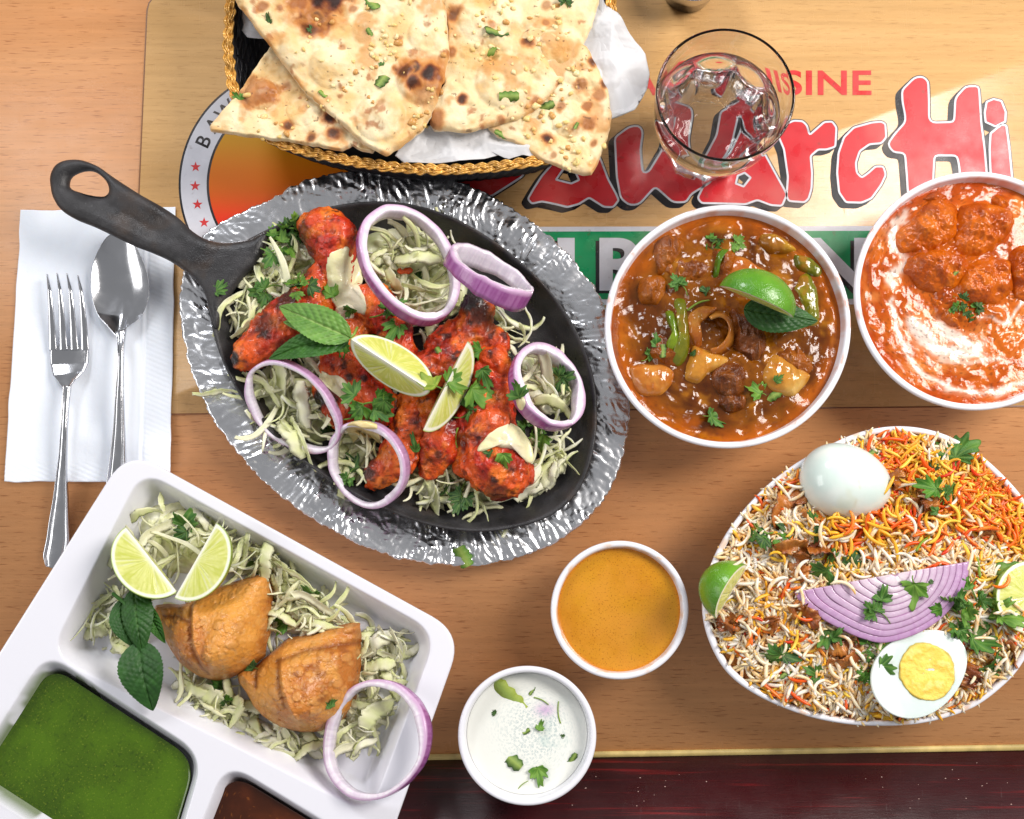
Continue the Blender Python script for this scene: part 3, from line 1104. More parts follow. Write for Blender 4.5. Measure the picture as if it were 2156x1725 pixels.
zs = ZC - .0062
O_ = OC1.mean(0) + (OC1 - OC1.mean(0)) * .905
liquid('orange_sauce', O_, zs, mat('orange_sauce', None, rough=.20, sss=.08, sss_scale=.003, specks=((1000, .58, .66, .7, S(130, 70, 12)), (500, .58, .72, .4, S(224, 156, 46)), (60, .45, .7, .4, S(206, 136, 48))),  bump=[(500, .00005, 3)]), sauce_col, K=110,
       label='thick orange yellow sauce filling the upper small cup', cat='sauce')


def raita_col(V, d):
    x, y = V[:, 0], V[:, 1]
    c = np.tile(np.array(S(230, 231, 224)), (len(V), 1))
    g = sst(.25, .6, fbm(x * 90, y * 90, seed=33)) * np.exp(-((d[:, 0] - .006) ** 2 + (d[:, 1] + .006) ** 2) / .0006)
    c = mixc(c, S(196, 210, 204), g * .7)
    pr = W(1148, 1495, .03); k = np.exp(-(((x - pr[0]) / .006) ** 2 + ((y - pr[1]) / .004) ** 2))
    c = mixc(c, S(196, 160, 200), k * .8)
    f1, f2, _ = worley(x * 620, y * 620, 3)
    reg = np.exp(-((x - W(1125, 1560, 0)[0]) ** 2 + (y - W(1125, 1540, .03)[1]) ** 2) / .00035)
    return mixc(c, S(130, 160, 165), (np.abs(f1 - .28) < .09) * np.clip(reg * 1.5, 0, 1) * .55)


zs2 = ZC - .0105
O_ = OC2.mean(0) + (OC2 - OC2.mean(0)) * .88
liquid('raita', O_, zs2, mat('raita', None, rough=.24, sss=.3, sss_r=(1, 1, 1), sss_scale=.004, bump=[(60, .0004, 2)]), raita_col, K=130,
       label='white yoghurt raita with herbs filling the lower small cup', cat='yoghurt dip')

# ------------------------------------------------------------------ foil covered board
fb = spl([(560, 422), (630, 385), (700, 365), (800, 354), (880, 358), (960, 378), (1040, 414), (1130, 475), (1200, 540), (1262, 622), (1302, 710), (1322, 810), (1325, 880), (1312, 960), (1280, 1040), (1220, 1108), (1150, 1152), (1060, 1182), (960, 1191), (860, 1180), (750, 1143), (650, 1088), (560, 1018), (480, 930), (425, 840), (392, 745), (378, 650), (384, 575), (420, 505), (480, 460)], 900)
ZF = .021
FB = ccw(PL(fb, ZF)[:, :2]); fc = FB.mean(0)
thf = np.arctan2(FB[:, 1] - fc[1], FB[:, 0] - fc[0])


def foil_disp(xy, r):
    ang = np.arctan2(xy[:, 1] - fc[1], xy[:, 0] - fc[0])
    rad = np.hypot(xy[:, 0] - fc[0], xy[:, 1] - fc[1])
    a = ang * 17
    wob = fbm(xy[:, 0] * 26, xy[:, 1] * 26, seed=52, o=3)
    n1 = 1 - np.abs(vn(a * 1.1 + wob * 4.5, rad * 26, seed=51)) * 2
    n2 = 1 - np.abs(vn(a * 3.0 + wob * 7, rad * 75, seed=53)) * 2
    n3 = fbm(xy[:, 0] * 160, xy[:, 1] * 160, seed=55, o=3)
    f1, f2, idv = worley(xy[:, 0] * 75 + 2.0 * wob, xy[:, 1] * 75, 6)
    cr = np.exp(-((f2 - f1) / .10))
    A_ = ang * 31 + 1.3 * wob; R_2 = rad * 85 + 1.5 * wob
    k1_ = np.abs(vl(A_ + wob * 2.5, R_2 * .45, 51)); k2_ = np.abs(vl(A_ * 2.1 + R_2 * .7, R_2 * 1.6 - A_ * .5, 52)); k3_ = np.abs(vl(xy[:, 0] * 260 + xy[:, 1] * 120, xy[:, 1] * 260, 54))
    am_ = .35 + 1.1 * sst(-.25, .35, fbm(xy[:, 0] * 38, xy[:, 1] * 38, seed=58, o=2))
    return am_ * (.0011 * k1_ + .00085 * k2_) + .00036 * k3_ + .0014 * wob - .0012
    return .0011 * np.maximum(n1, -.2) ** 2 + .00030 * np.maximum(n2, 0) ** 2 + .00022 * n3 - .00035 * cr + .0012 * wob


board = empty('foil_covered_platter', np.r_[fc, 0], 'oval wooden platter wrapped in crinkled aluminium foil under the skillet', 'platter')
n = len(FB)
def Lf(s, z): return np.c_[fc + (FB - fc) * s, np.full(n, z)]
V, F = rings([Lf(.93, .0), Lf(.965, .001), Lf(.985, .008), Lf(.990, .0145), Lf(.986, .016), Lf(.6, .0165)], True, True)
obj('wooden_base', V, F, wood('platter_wood', S(150, 92, 58), S(110, 62, 38), S(80, 44, 26), .4, .3), board)
loops = []
edge_n = fbm(thf * 30, thf * 0, seed=61, o=4) * .0009 + .0003 * vn(thf * 110, thf * 0, seed=62)
for s, z in ((.982, .0125), (.993, .0105), (.999, .0135), (1.002, .0175), (.999, ZF - .0008)):
    xy = fc + (FB - fc) * s
    nrm = (FB - fc) / np.linalg.norm(FB - fc, axis=1)[:, None]
    xy = xy + nrm * (edge_n + .0007 * vn(thf * 70, thf * 0 + z * 200, seed=63))[:, None]
    loops.append(np.c_[xy, np.full(n, z) + edge_n * .6])
for r in np.linspace(.992, .60, 170):
    xy = fc + (FB - fc) * r
    nrm = (FB - fc) / np.linalg.norm(FB - fc, axis=1)[:, None]
    xy = xy + nrm * (edge_n * sst(.95, 1, r))[:, None]
    z = ZF + foil_disp(xy, r) - .0035 * sst(.93, .74, r)
    loops.append(np.c_[xy, z])
V, F = rings(loops)
M_FOIL = mat('aluminium_foil', (.84, .85, .88), rough=.2, metal=1.0, bump=[(420, .00012, 2)], rough_noise=(60, .18, .34))
obj('foil_wrap', V, F, M_FOIL, board)

# ------------------------------------------------------------------ cast iron skillet
M_IRON = mat('cast_iron', (.026, .025, .027), rough=.42, bump=[(1300, .00030, 3), (250, .00022, 3)], noise=(70, .45), rough_noise=(36, .22, .62), specks=((42, .54, .70, .55, (.060, .036, .022)), (800, .66, .74, .6, (.10, .10, .10))))
pr = spl([(480, 530), (545, 492), (620, 458), (700, 434), (780, 424), (860, 429), (940, 452), (1020, 494), (1100, 554), (1170, 627), (1222, 712), (1251, 800), (1257, 885), (1247, 960), (1220, 1030), (1170, 1080), (1100, 1108), (1010, 1120), (910, 1108), (800, 1068), (690, 1008), (590, 932), (510, 840), (462, 745), (440, 650), (446, 580)], 360)
ZP = .040
PR = ccw(PL(pr, ZP)[:, :2]); pc = PR.mean(0)
nn = len(PR)
def Lp(s, z): return np.c_[pc + (PR - pc) * s, np.full(nn, z)]
skil = empty('cast_iron_skillet', np.r_[pc, .018], 'oval black cast iron skillet with looped handle on the foil platter', 'skillet')
lp = [Lp(.80, .0195), Lp(.84, .0195), Lp(.93, .027), Lp(.975, .034), Lp(.995, ZP - .0012), Lp(1, ZP - .0003), Lp(.994, ZP + .0003), Lp(.985, ZP), Lp(.975, ZP - .0012), Lp(.965, ZP - .003), Lp(.93, ZP - .0085), Lp(.885, ZP - .0145), Lp(.85, ZP - .0165), Lp(.6, ZP - .0170), Lp(.3, ZP - .017)]
V, F = rings(lp, True, True)
obj('pan', V, F, M_IRON, skil)
ZPF = ZP - .017
# handle
ho = spl([(108, 398), (107, 372), (118, 350), (140, 339), (170, 338), (205, 350), (240, 374), (290, 406), (340, 434), (375, 458), (400, 482), (430, 500), (470, 507), (520, 500), (560, 486), (545, 540), (500, 590), (470, 640), (452, 690), (436, 650), (425, 610), (400, 580), (360, 550), (320, 531), (280, 516), (240, 497), (200, 478), (160, 462), (130, 443), (114, 420)], 260)
hh = spl([(146, 388), (152, 372), (175, 361), (200, 362), (222, 380), (228, 400), (218, 413), (190, 411), (165, 404), (150, 398)], 60)
ZH = .046
cu_V, cu_T = fill2d([PL(ho, ZH)[:, :2], PL(hh, ZH)[:, :2]], 0, .004, 0)
# round it with a voxel skin, then lift the loop end and roughen
me = mesh('tmp', cu_V, cu_T); o = bpy.data.objects.new('tmp', me); COL.objects.link(o)
m_ = o.modifiers.new('r', 'REMESH'); m_.mode = 'VOXEL'; m_.voxel_size = .0011
ev = o.evaluated_get(bpy.context.evaluated_depsgraph_get()); m2 = bpy.data.meshes.new_from_object(ev)
nv = len(m2.vertices); V = np.empty(nv * 3); m2.vertices.foreach_get('co', V); V = V.reshape(-1, 3)
fl = np.empty(len(m2.loops), np.int32); m2.loops.foreach_get('vertex_index', fl); F = fl.reshape(-1, 4)
bpy.data.objects.remove(o); bpy.data.meshes.remove(me); bpy.data.meshes.remove(m2)
HO = PL(ho, ZH)[:, :2]; HH = PL(hh, ZH)[:, :2]
d = np.minimum(-sdf_poly(V[:, :2], HO), sdf_poly(V[:, :2], HH)); d = np.maximum(d, 0)
half = .0052 * np.sqrt(np.clip(1 - (1 - np.clip(d / .0075, 0, 1)) ** 2, 0, 1)) + .0004
gp = W(300, 465, ZH)[:2]
sgn = np.where(V[:, 2] >= 0, 1, -1)
tip = W(130, 380, ZH)[:2]; base = W(470, 560, ZH)[:2]
al = np.clip(((V[:, :2] - base) @ (tip - base)) / ((tip - base) @ (tip - base)), 0, 1)
ax = (tip - base) / np.linalg.norm(tip - base); side = (V[:, :2] - base) @ np.array([-ax[1], ax[0]])
groove = .0032 * np.exp(-(side / .0075) ** 2) * sst(.28, .45, al) * sst(.98, .8, al)
z = ZH - .006 + al * .006 + sgn * half - np.where(sgn > 0, groove, -groove * .3)
z += .00035 * fbm(V[:, 0] * 160, V[:, 1] * 160, seed=71) * (sgn > 0)
V[:, 2] = z
obj('handle', V, F, M_IRON, skil)

# ------------------------------------------------------------------ water glass
M_GLASS = mat('clear_glass', (1, 1, 1), rough=0.0, trans=1.0, ior=1.40)
M_WATER = mat('water', (1, 1, 1), rough=0.0, trans=1.0, ior=1.33)
ZG = .095
gc = W(1528, 198, ZG)
Rg = 154 * UNIT(ZG)
gl = lathe


def facet(th, z, r):
    k = 9
    seg = 2 * PI / k
    a = ((th + .2) % seg) - seg / 2
    poly = math.cos(seg / 2) / np.cos(a)
    f = sst(.058, .046, z) * sst(.000, .004, z + .004)
    fac = poly * 1.02
    # scooped panels
    sc = 1 - .035 * np.cos(a / (seg / 2) * PI / 2) ** 2
    return r * (1 - f + f * fac * sc)


g0 = (gc[0], gc[1], 0)
prof_o = [(.018, .0002), (.0255, .0004), (.0270, .002)] + [(.0272 + .0085 * (t / 1.0) ** .9, .004 + .044 * t) for t in np.linspace(0, 1, 24)] + \
         [(.0385, .0535), (.0402, .058), (.0408, .062), (Rg - .0004, .085), (Rg - .0001, ZG - .003)] + [(Rg - .0009 + .0009 * math.cos(q_), ZG - .0009 + .0009 * math.sin(q_)) for q_ in np.linspace(0, PI, 13)]
prof_i = [(Rg - .0018, ZG - .003), (Rg - .0022, .075), (.0380, .060), (.0360, .052), (.0330, .040), (.0290, .026), (.0260, .018), (.0220, .0140), (.012, .0130)]


def facet_i(th, z, r):
    k = 9; seg = 2 * PI / k
    a = ((th + .2) % seg) - seg / 2
    f = sst(.056, .044, z) * sst(.008, .018, z)
    return r * (1 - f * .06 * np.cos(a / (seg / 2) * PI / 2) ** 2 - f * .01)


N_ = 270
V1 = lathe(g0, prof_o, N_, facet) + lathe(g0, prof_i, N_, facet_i)
V, F = rings(V1, True, True)
glass = obj('water_glass', V, F, M_GLASS, label='faceted clear tumbler of water on the placemat', cat='glass')
zw = .0685
wl = [(.010, .01335), (.0221, .01415)] + [(r + .00025, z) for r, z in ((.0260, .018), (.0290, .026), (.0330, .040), (.0360, .052), (.0380, .060))] + [(.0390 + .0003, zw - .0006), (.0392, zw), (.034, zw - .0002), (.015, zw - .0002)]
V, F = rings(lathe(g0, wl, N_, facet_i), True, True)
obj('drinking_water', V, F, M_WATER, label='still clear water inside the faceted tumbler', cat='water')

# steel cup cut by the top edge
sc_c = W(1460, -64, .03)
V, F = rings(lathe((sc_c[0], sc_c[1], ZM), [(.016, 0), (.0175, .0006), (.021, .02), (.0228, .0285), (.0230, .0295), (.0222, .0292), (.020, .02), (.016, .004)], 96), True, True)
obj('steel_cup', V, F, M_STEEL, label='small steel cup just cut off by the top edge', cat='cup')
# ------------------------------------------------------------------ bread basket
ZK = .058
rim_px = roundpoly([(468, -330), (1292, -330), (1296, 300), (1010, 372), (760, 372), (466, 262)], [170, 170, 170, 160, 160, 150], 600)
rim_px = spl([(478, 120), (480, 40), (490, -60), (540, -250), (880, -330), (1220, -250), (1282, -60), (1290, 60), (1288, 170), (1262, 268), (1180, 332), (1060, 356), (940, 364), (840, 360), (740, 346), (640, 324), (556, 290), (498, 222)], 700)
RK = ccw(PL(rim_px, ZK)[:, :2]); kc = RK.mean(0)
basket = empty('bread_basket', np.r_[kc, ZM], 'oval woven basket with golden braided rim holding flatbread', 'basket')
nk = len(RK)
def Lk(s, z): return np.c_[kc + (RK - kc) * s, np.full(nk, z)]
V, F = rings([Lk(.80, ZM + .0005), Lk(.86, ZM + .004), Lk(.985, ZK - .001), Lk(.965, ZK - .001), Lk(.84, ZM + .008), Lk(.4, ZM + .007)], True, True)
M_CANE = mat('black_cane', (.012, .012, .016), rough=.32)
obj('shell', V, F, M_CANE, basket)
P = []
T = (np.roll(RK, -1, 0) - np.roll(RK, 1, 0)); T /= np.linalg.norm(T, axis=1)[:, None]; Nn = np.c_[T[:, 1], -T[:, 0]]
s_ = np.arange(nk) / nk * 2 * PI
for j in range(15):           # stacked canes of the wall, in and out of the ribs
    f = j / 14
    for side in (0, 1):
        s = (.972 if side else .955) - .105 * (1 - f) + (.022 if side else -.0)
        base = kc + (RK - kc) * s
        wob = .0007 * np.sin(s_ * 55 + j * PI) 
        P.append(tube(np.c_[base + Nn * wob[:, None], np.full(nk, ZM + .006 + (ZK - ZM - .010) * f)][::2], .0011, 6, False))
V, F, _ = join([p if len(p) == 3 else (p[0], p[1]) for p in P])
def close_tube(V, F): return V, F
obj('woven_cane', V, F, M_CANE, basket, kind='stuff')
M_GOLD = mat('gold_lacquered_cane', S(206, 154, 72), rough=.30, metal=.25, noise=(140, .35), coat=.3)
for j in range(9):            # plaited rim: bundles of thin golden strands
    b_, k_ = j // 3, j % 3 - .5
    ph = b_ * 2 * PI / 3
    w = s_ * 32 + ph
    rr_ = .0019 * np.cos(w) + (k_ - .5) * .0012 + .0004 * vn(s_ * 40 + j * 9, s_ * 0, seed=j)
    zz_ = .0013 * np.sin(2 * w)
    path = np.c_[RK + Nn * (rr_ - .0015)[:, None], ZK + .001 + zz_ + .0012 * np.abs(np.cos(w)) + .0005 * vn(s_ * 30 + j * 5, s_ * 0 + j, seed=j + 3)]
    path = np.vstack([path, path[:1]])
    V, F = tube(path, .00074, 6, False)
    obj('rim_strand', V, F, M_GOLD, basket)

# ------------------------------------------------------------------ paper liner
M_WAX = mat('greaseproof_paper', S(236, 236, 238), rough=.45, transl=.35, bump=[(120, .0005, 3)])


def crumple(out_px, zc, amp, seed, tilt=None, name='paper', parent=None, thick=.00025, fan=True, K=50, c=None):
    O = ccw(PL(out_px, zc)[:, :2])
    def top(xy, r):
        f1, f2, _ = worley(xy[:, 0] * 45, xy[:, 1] * 45, seed)
        h = amp * (f1 - .5) * 1.6 + amp * .4 * fbm(xy[:, 0] * 80, xy[:, 1] * 80, seed=seed)
        return zc + h + (tilt(xy) if tilt else 0)
    V, F = dome(O, top, lambda xy, r: top(xy, r) - thick, K=K, c=c)
    return obj(name, V, F, M_WAX, parent)


paper = empty('paper_liner', W(1000, 330, .06), 'white greaseproof paper lining the bread basket and hanging over its right side', 'paper')
crumple(resample(np.array([(1150, -120), (1262, -40), (1275, 8), (1300, 30), (1328, 68), (1362, 106), (1370, 150), (1366, 176), (1352, 205), (1338, 228), (1312, 240), (1288, 248), (1262, 200), (1180, 100)], float), 220), .0645, .005, 5,
        lambda xy: -.20 * np.clip(xy[:, 0] - W(1290, 100, .056)[0], 0, 1), 'side_flap', paper, c=W(1262, 90, .056))
crumple(resample(np.array([(832, 330), (848, 300), (872, 268), (930, 262), (1000, 262), (1070, 272), (1108, 284), (1126, 304), (1132, 332), (1100, 328), (1072, 334), (1050, 324), (1020, 334), (960, 343), (900, 342), (850, 344)], float), 260), .061, .0045, 8,
        None, 'front_fold', paper, c=W(985, 298, .061))
crumple(resample(np.array([(505, 20), (560, 30), (600, 90), (560, 82), (520, 78), (506, 60)], float), 120), .050, .003, 9, None, 'corner_fold', paper)

# ------------------------------------------------------------------ naan
M_NAAN = mat('naan_bread', None, rough=.52, rough_noise=(70, .34, .68), sss=.15, sss_r=(1, .7, .4), sss_scale=.003, bump=[(260, .0006, 4), (900, .00015, 3)], spec=.45)


def naan(name, out_px, zc, thick, spots, bubbles, seed, tilt, c_px, label, parent_group, folds=()):
    O = resample(np.array(out_px, float), 420)
    O = (O * .6 + np.roll(O, 1, 0) * .2 + np.roll(O, -1, 0) * .2)
    O = ccw(PL(O, zc)[:, :2])
    O = O + .0005 * np.stack([vn(O[:, 0] * 300, O[:, 1] * 300, seed=seed), vn(O[:, 0] * 300, O[:, 1] * 300, seed=seed + 1)], 1)
    cen_ = W(c_px[0], c_px[1], zc)
    U_ = UNIT(zc)
    B = [(W(b[0], b[1], zc)[:2], b[2] * U_, b[3]) for b in bubbles]

    def base(xy): return zc + tilt[0] * (xy[:, 0] - cen_[0]) + tilt[1] * (xy[:, 1] - cen_[1])

    def top(xy, r):
        z = base(xy)
        n1 = fbm(xy[:, 0] * 42, xy[:, 1] * 42, seed=seed, o=3)
        n2 = fbm(xy[:, 0] * 120, xy[:, 1] * 120, seed=seed + 7, o=3)
        z = z + .0034 * np.maximum(n1, -.2) * 1.3 + .0011 * n2
        for c, rad, h in B:
            d = np.hypot(xy[:, 0] - c[0], xy[:, 1] - c[1]) / rad
            z = z + h * np.clip(1 - d ** 2.4, 0, 1) ** .7 - h * .22 * np.exp(-((d - 1.08) / .14) ** 2)
        f1, _, _ = worley(xy[:, 0] * 60, xy[:, 1] * 60, seed + 3)
        z = z - .0010 * np.exp(-(f1 / .12) ** 2)
        e = 1 - r
        return z - thick * .55 * np.exp(-e / .012)

    def bot(xy, r): return base(xy) - thick
    rr = np.r_[1.0, .9985, .997, .994, .99, np.linspace(.985, .01, 120)]
    V, F = dome(O, top, bot, c=cen_, rr=rr)
    x, y = V[:, 0], V[:, 1]
    h = V[:, 2] - base(V[:, :2])
    c = mixc(S(226, 200, 150), S(236, 218, 178), sst(-.4, .4, fbm(x * 90, y * 90, seed=seed + 20)))
    c = mixc(c, S(218, 172, 100), sst(-.12, .45, fbm(x * 55, y * 55, seed=seed + 21)) * .75)
    c = mixc(c, S(200, 136, 64), sst(.14, .48, fbm(x * 75, y * 75, seed=seed + 22)) * .7)
    c = mixc(c, S(160, 88, 36), sst(.44, .62, fbm(x * 110, y * 110, seed=seed + 25)) * .75)
    sd = -sdf_poly(V[:, :2], O[::3])
    c = mixc(c, S(206, 150, 84), sst(.006, .0, sd) * .45 * sst(-.2, .4, fbm(x * 30, y * 30, seed=seed + 2)))
    # toasted spots: (u, v, radius, strength 0..1, ring?)
    for (u, v, rad, st, ring) in spots:
        p = W(u, v, zc)
        wx = x + .35 * rad * U_ * vn(x * 160, y * 160, seed=seed + 30); wy = y + .35 * rad * U_ * vn(x * 160, y * 160, seed=seed + 31)
        d = np.hypot(wx - p[0], wy - p[1]) / (rad * U_)
        d = d + .28 * fbm(x * 330, y * 330, seed=seed + 33)
        if ring: d = np.abs(d - .75) * 2.2 + .15
        c = mixc(c, S(198, 128, 60), sst(1.55, .9, d) * .8 * min(1, st + .3))
        c = mixc(c, S(128, 62, 26), sst(1.12, .65, d) * st)
        if st > .6: c = mixc(c, S(44, 22, 16), sst(.85, .35, d) * (st - .25) * 1.3)
    c = mixc(c, S(90, 60, 34), sst(.86, .90, vn(x * 420, y * 420, seed=seed + 40)) * .7)
    c = mixc(c, S(228, 208, 176), (V[:, 2] < base(V[:, :2]) - thick * .5) * .9)
    o = obj(name, V, F, M_NAAN, None, c, label=label, cat='flatbread', group=parent_group)
    return o


G = 'naan wedges in the basket'
naan('naan_wedge', [(1235, 100), (1262, 150), (1282, 190), (1290, 240), (1280, 290), (1264, 328), (1247, 364), (1228, 364), (1180, 350), (1130, 326), (1092, 300), (1050, 285), (1000, 240), (1040, 120), (1120, 60)], .0665, .0065,
     [(1155, 290, 15, .95, 0), (1243, 258, 16, .6, 0), (1236, 225, 10, .6, 0), (1225, 185, 16, .55, 0), (1262, 200, 14, .55, 0), (1247, 135, 12, .8, 0), (1180, 225, 9, .5, 0), (1215, 265, 8, .4, 0), (1272, 180, 9, .7, 0), (1250, 300, 8, .6, 0), (1165, 325, 7, .4, 0)], [(1200, 250, 40, .0018), (1240, 170, 26, .0012)], 300, (.0, .06),
     (1175, 215), 'rounded naan wedge at the lower right poking over the basket rim', G)
naan('naan_wedge', [(570, 85), (520, 160), (475, 222), (437, 262), (439, 272), (520, 287), (620, 299), (690, 313), (722, 318), (742, 305), (760, 316), (785, 322), (800, 300), (770, 240), (700, 160), (640, 90)], .0665, .0070,
     [(545, 192, 36, .5, 1), (560, 205, 9, .5, 0), (603, 268, 14, .75, 0), (693, 247, 18, .95, 0), (704, 285, 17, .85, 0), (520, 150, 8, .5, 0), (556, 200, 30, .45, 0), (660, 290, 12, .7, 0), (600, 180, 10, .4, 0), (735, 268, 10, .6, 0)], [(548, 196, 36, .0022), (640, 230, 40, .0015)], 320, (.02, -.05),
     (620, 215), 'pointed naan wedge at the lower left tucked under the largest one', G)
naan('naan_wedge', [(915, -110), (925, 0), (938, 30), (944, 62), (938, 110), (932, 180), (907, 235), (903, 258), (915, 270), (985, 276), (1040, 262), (1085, 247), (1122, 232), (1150, 205), (1190, 165), (1222, 105), (1248, 50), (1262, 0), (1272, -110), (1100, -160)], .071, .0072,
     [(1113, 84, 15, .75, 0), (1150, 10, 10, .4, 0), (1150, 45, 8, .45, 0), (975, 208, 12, .9, 0), (950, 110, 10, .6, 0), (915, 250, 22, .6, 0), (955, 30, 18, .65, 0), (1035, 55, 8, .4, 0), (1128, 212, 12, .6, 0), (1180, 175, 8, .5, 0), (1055, 250, 9, .5, 0)],
     [(1060, 170, 62, .0030), (1180, 90, 46, .0022), (1020, 40, 60, .0020)], 340, (-.02, .03),
     (1080, 80), 'large naan wedge on the right of the basket topped with garlic', G)
naan('naan_wedge', [(450, -160), (493, 0), (560, 85), (640, 190), (700, 243), (760, 295), (812, 326), (834, 312), (862, 290), (888, 270), (906, 242), (922, 205), (936, 160), (945, 115), (944, 62), (937, 0), (930, -160), (700, -200)], .077, .0078,
     [(668, 20, 50, 1.0, 0), (690, -20, 55, 1.0, 0), (655, 62, 24, .7, 0), (630, 0, 24, .6, 0), (886, 168, 44, .6, 0), (866, 150, 26, 1.0, 0), (906, 158, 24, 1.0, 0), (872, 178, 20, .9, 0), (552, 15, 13, .6, 0), (590, 20, 11, .55, 0), (745, 20, 9, .5, 0), (620, 182, 9, .5, 0), (850, 150, 20, .8, 0), (720, 100, 8, .4, 0), (800, 215, 9, .3, 0)],
     [(886, 170, 52, .0042), (800, 245, 56, .0026), (700, 140, 50, .0020), (900, 70, 44, .0022), (620, 110, 36, .0018)], 360, (.0, .02),
     (745, 60), 'largest naan wedge with dark charred blisters on the basket left', G)

# garlic crumbs
bpy.context.view_layer.update()
dg = bpy.context.evaluated_depsgraph_get()
P = []; 
seeds = [(1000, 60, 60), (760, 170, 50), (820, 110, 40), (900, 215, 40), (850, 30, 60), (1150, 190, 70), (1080, 120, 60), (1180, 60, 50), (1200, 300, 50), (1215, 150, 40), (640, 60, 60), (700, 200, 60), (880, 260, 25), (560, 260, 60), (1060, 30, 80), (1120, 250, 40), (1200, 340, 25)]
for i in range(230):
    a = seeds[rng.integers(len(seeds))]
    u, v = a[0] + rng.normal(0, a[2] * .55), a[1] + rng.normal(0, a[2] * .55)
    if v < -4: continue
    h, nrm = hit(u, v)
    if h[2] < .058: continue
    s = rng.uniform(.0006, .0024) * rng.uniform(.7, 1.1)
    k = 7; th = np.linspace(0, 2 * PI, k, endpoint=False); R = s * rng.uniform(.55, 1.25, k); e = rng.uniform(.6, 1.5)
    xy = np.c_[h[0] + R * np.cos(th) * e, h[1] + R * np.sin(th)]
    c0 = np.array([S(230, 204, 144), S(220, 186, 116), S(234, 214, 164), S(200, 150, 84), S(226, 198, 128)][rng.integers(5)])
    p = rings([np.c_[xy, np.full(k, h[2] - .0004)], np.c_[xy, np.full(k, h[2] + s * .35)], np.c_[h[:2] + (xy - h[:2]) * .6, np.full(k, h[2] + s * .75)]], cap_last=True)
    P.append((p[0], p[1], np.tile(c0, (len(p[0]), 1))))
V, F, C = join(P)
obj('garlic_bits', V, F, mat('garlic', None, rough=.35, sss=.3, sss_scale=.002), None, C, smooth=True, label='tiny golden garlic bits sprinkled over all the naan', cat='garlic', kind='stuff')
# ------------------------------------------------------------------ herbs
M_LEAF = mat('herb_leaf', None, rough=.42, transl=.22, bump=[(700, .00012, 3)])
GREENS = [(S(92, 148, 44), S(62, 118, 30)), (S(84, 134, 52), S(54, 102, 36)), (S(122, 166, 62), S(86, 138, 42)), (S(56, 100, 42), S(34, 70, 28)), (S(168, 184, 68), S(126, 158, 46))]


def cil_leaf(R=1.0, seed=0, lobes=3, cup=.10, width=1.0, g=0):
    """one lobed toothed leaflet of radius ~1, stalk end at the origin, pointing +y"""
    n = 150
    th = np.linspace(-PI, PI, n, endpoint=False)       # measured from +y
    sp = .66 if lobes == 3 else .50
    r = np.zeros(n)
    cs = [(-1.15, .72), (0, 1.0), (1.15, .74)] if lobes == 3 else [(-1.5, .5), (-.75, .85), (0, 1.0), (.75, .85), (1.5, .52)]
    for a, l in cs:
        a += .12 * math.sin(seed * 3.1 + a * 5); l *= 1 + .12 * math.sin(seed * 1.7 + a * 3)
        r = np.maximum(r, l * np.exp(-np.abs((th - a) / sp) ** 3.2))
    teeth = .5 + .5 * np.cos(th * 15 + seed)
    r = r * (.76 + .24 * teeth * (r > .3)) + .10
    c = np.array([0, .06])
    rr = np.linspace(1, .04, 12)
    loops, cols = [], []
    def zf(x, y, q): return cup * (np.hypot(x, y - .3) ** 2) * math.cos(seed * 2.3) + .07 * np.sin(x * 5 + seed) * q + .05 * np.sin(y * 6 + seed * 2) + .05 * np.abs(np.sin(th * 3.0)) * q
    for lay, dz in ((0, -.025), (1, 0)):
        seq = rr[::-1] if lay == 0 else rr
        for q in seq:
            x = np.sin(th) * r * q * width; y = np.cos(th) * r * q + .06
            loops.append(np.c_[-x, y, zf(x, y, q) + dz])
            v = np.zeros(n)
            for a, l in cs: v = np.maximum(v, np.exp(-((th - a) / (.05 / (q + .15))) ** 2))
            v = np.maximum(v, .5 * np.exp(-((np.cos(th * 15 + seed) - 1) / .25) ** 2))
            base = mixc(GREENS[g][0], GREENS[g][1], np.clip(.5 + .5 * np.sin(th * 4 + q * 5 + seed), 0, 1))
            cols.append(mixc(base, S(150, 182, 90), v * .40))
    V, F = rings(loops, True, True)
    C = np.vstack(cols + [cols[0][:1], cols[-1][:1]])
    return V * R, F, C


def xf(part, rot=0, s=1.0, t=(0, 0, 0), rx=0, ry=0):
    V, F = part[0], part[1]
    M = np.array(Euler((rx, ry, rot)).to_matrix())
    V = (V * s) @ M.T + np.array(t)
    return (V, F) + tuple(part[2:])


def stalk(p0, p1, r, bend=.1, col=S(124, 160, 60), k=6):
    p0, p1 = np.array(p0, float), np.array(p1, float)
    t = np.linspace(0, 1, 9)[:, None]
    m = p0 * (1 - t) + p1 * t
    d = p1 - p0; m[:, :2] += np.sin(t * PI) * bend * np.array([-d[1], d[0]])
    V, F = tube(m, np.linspace(r * 1.1, r * .8, 9), k)
    return V, F, np.tile(np.array(col), (len(V), 1))


LEAFM = {}


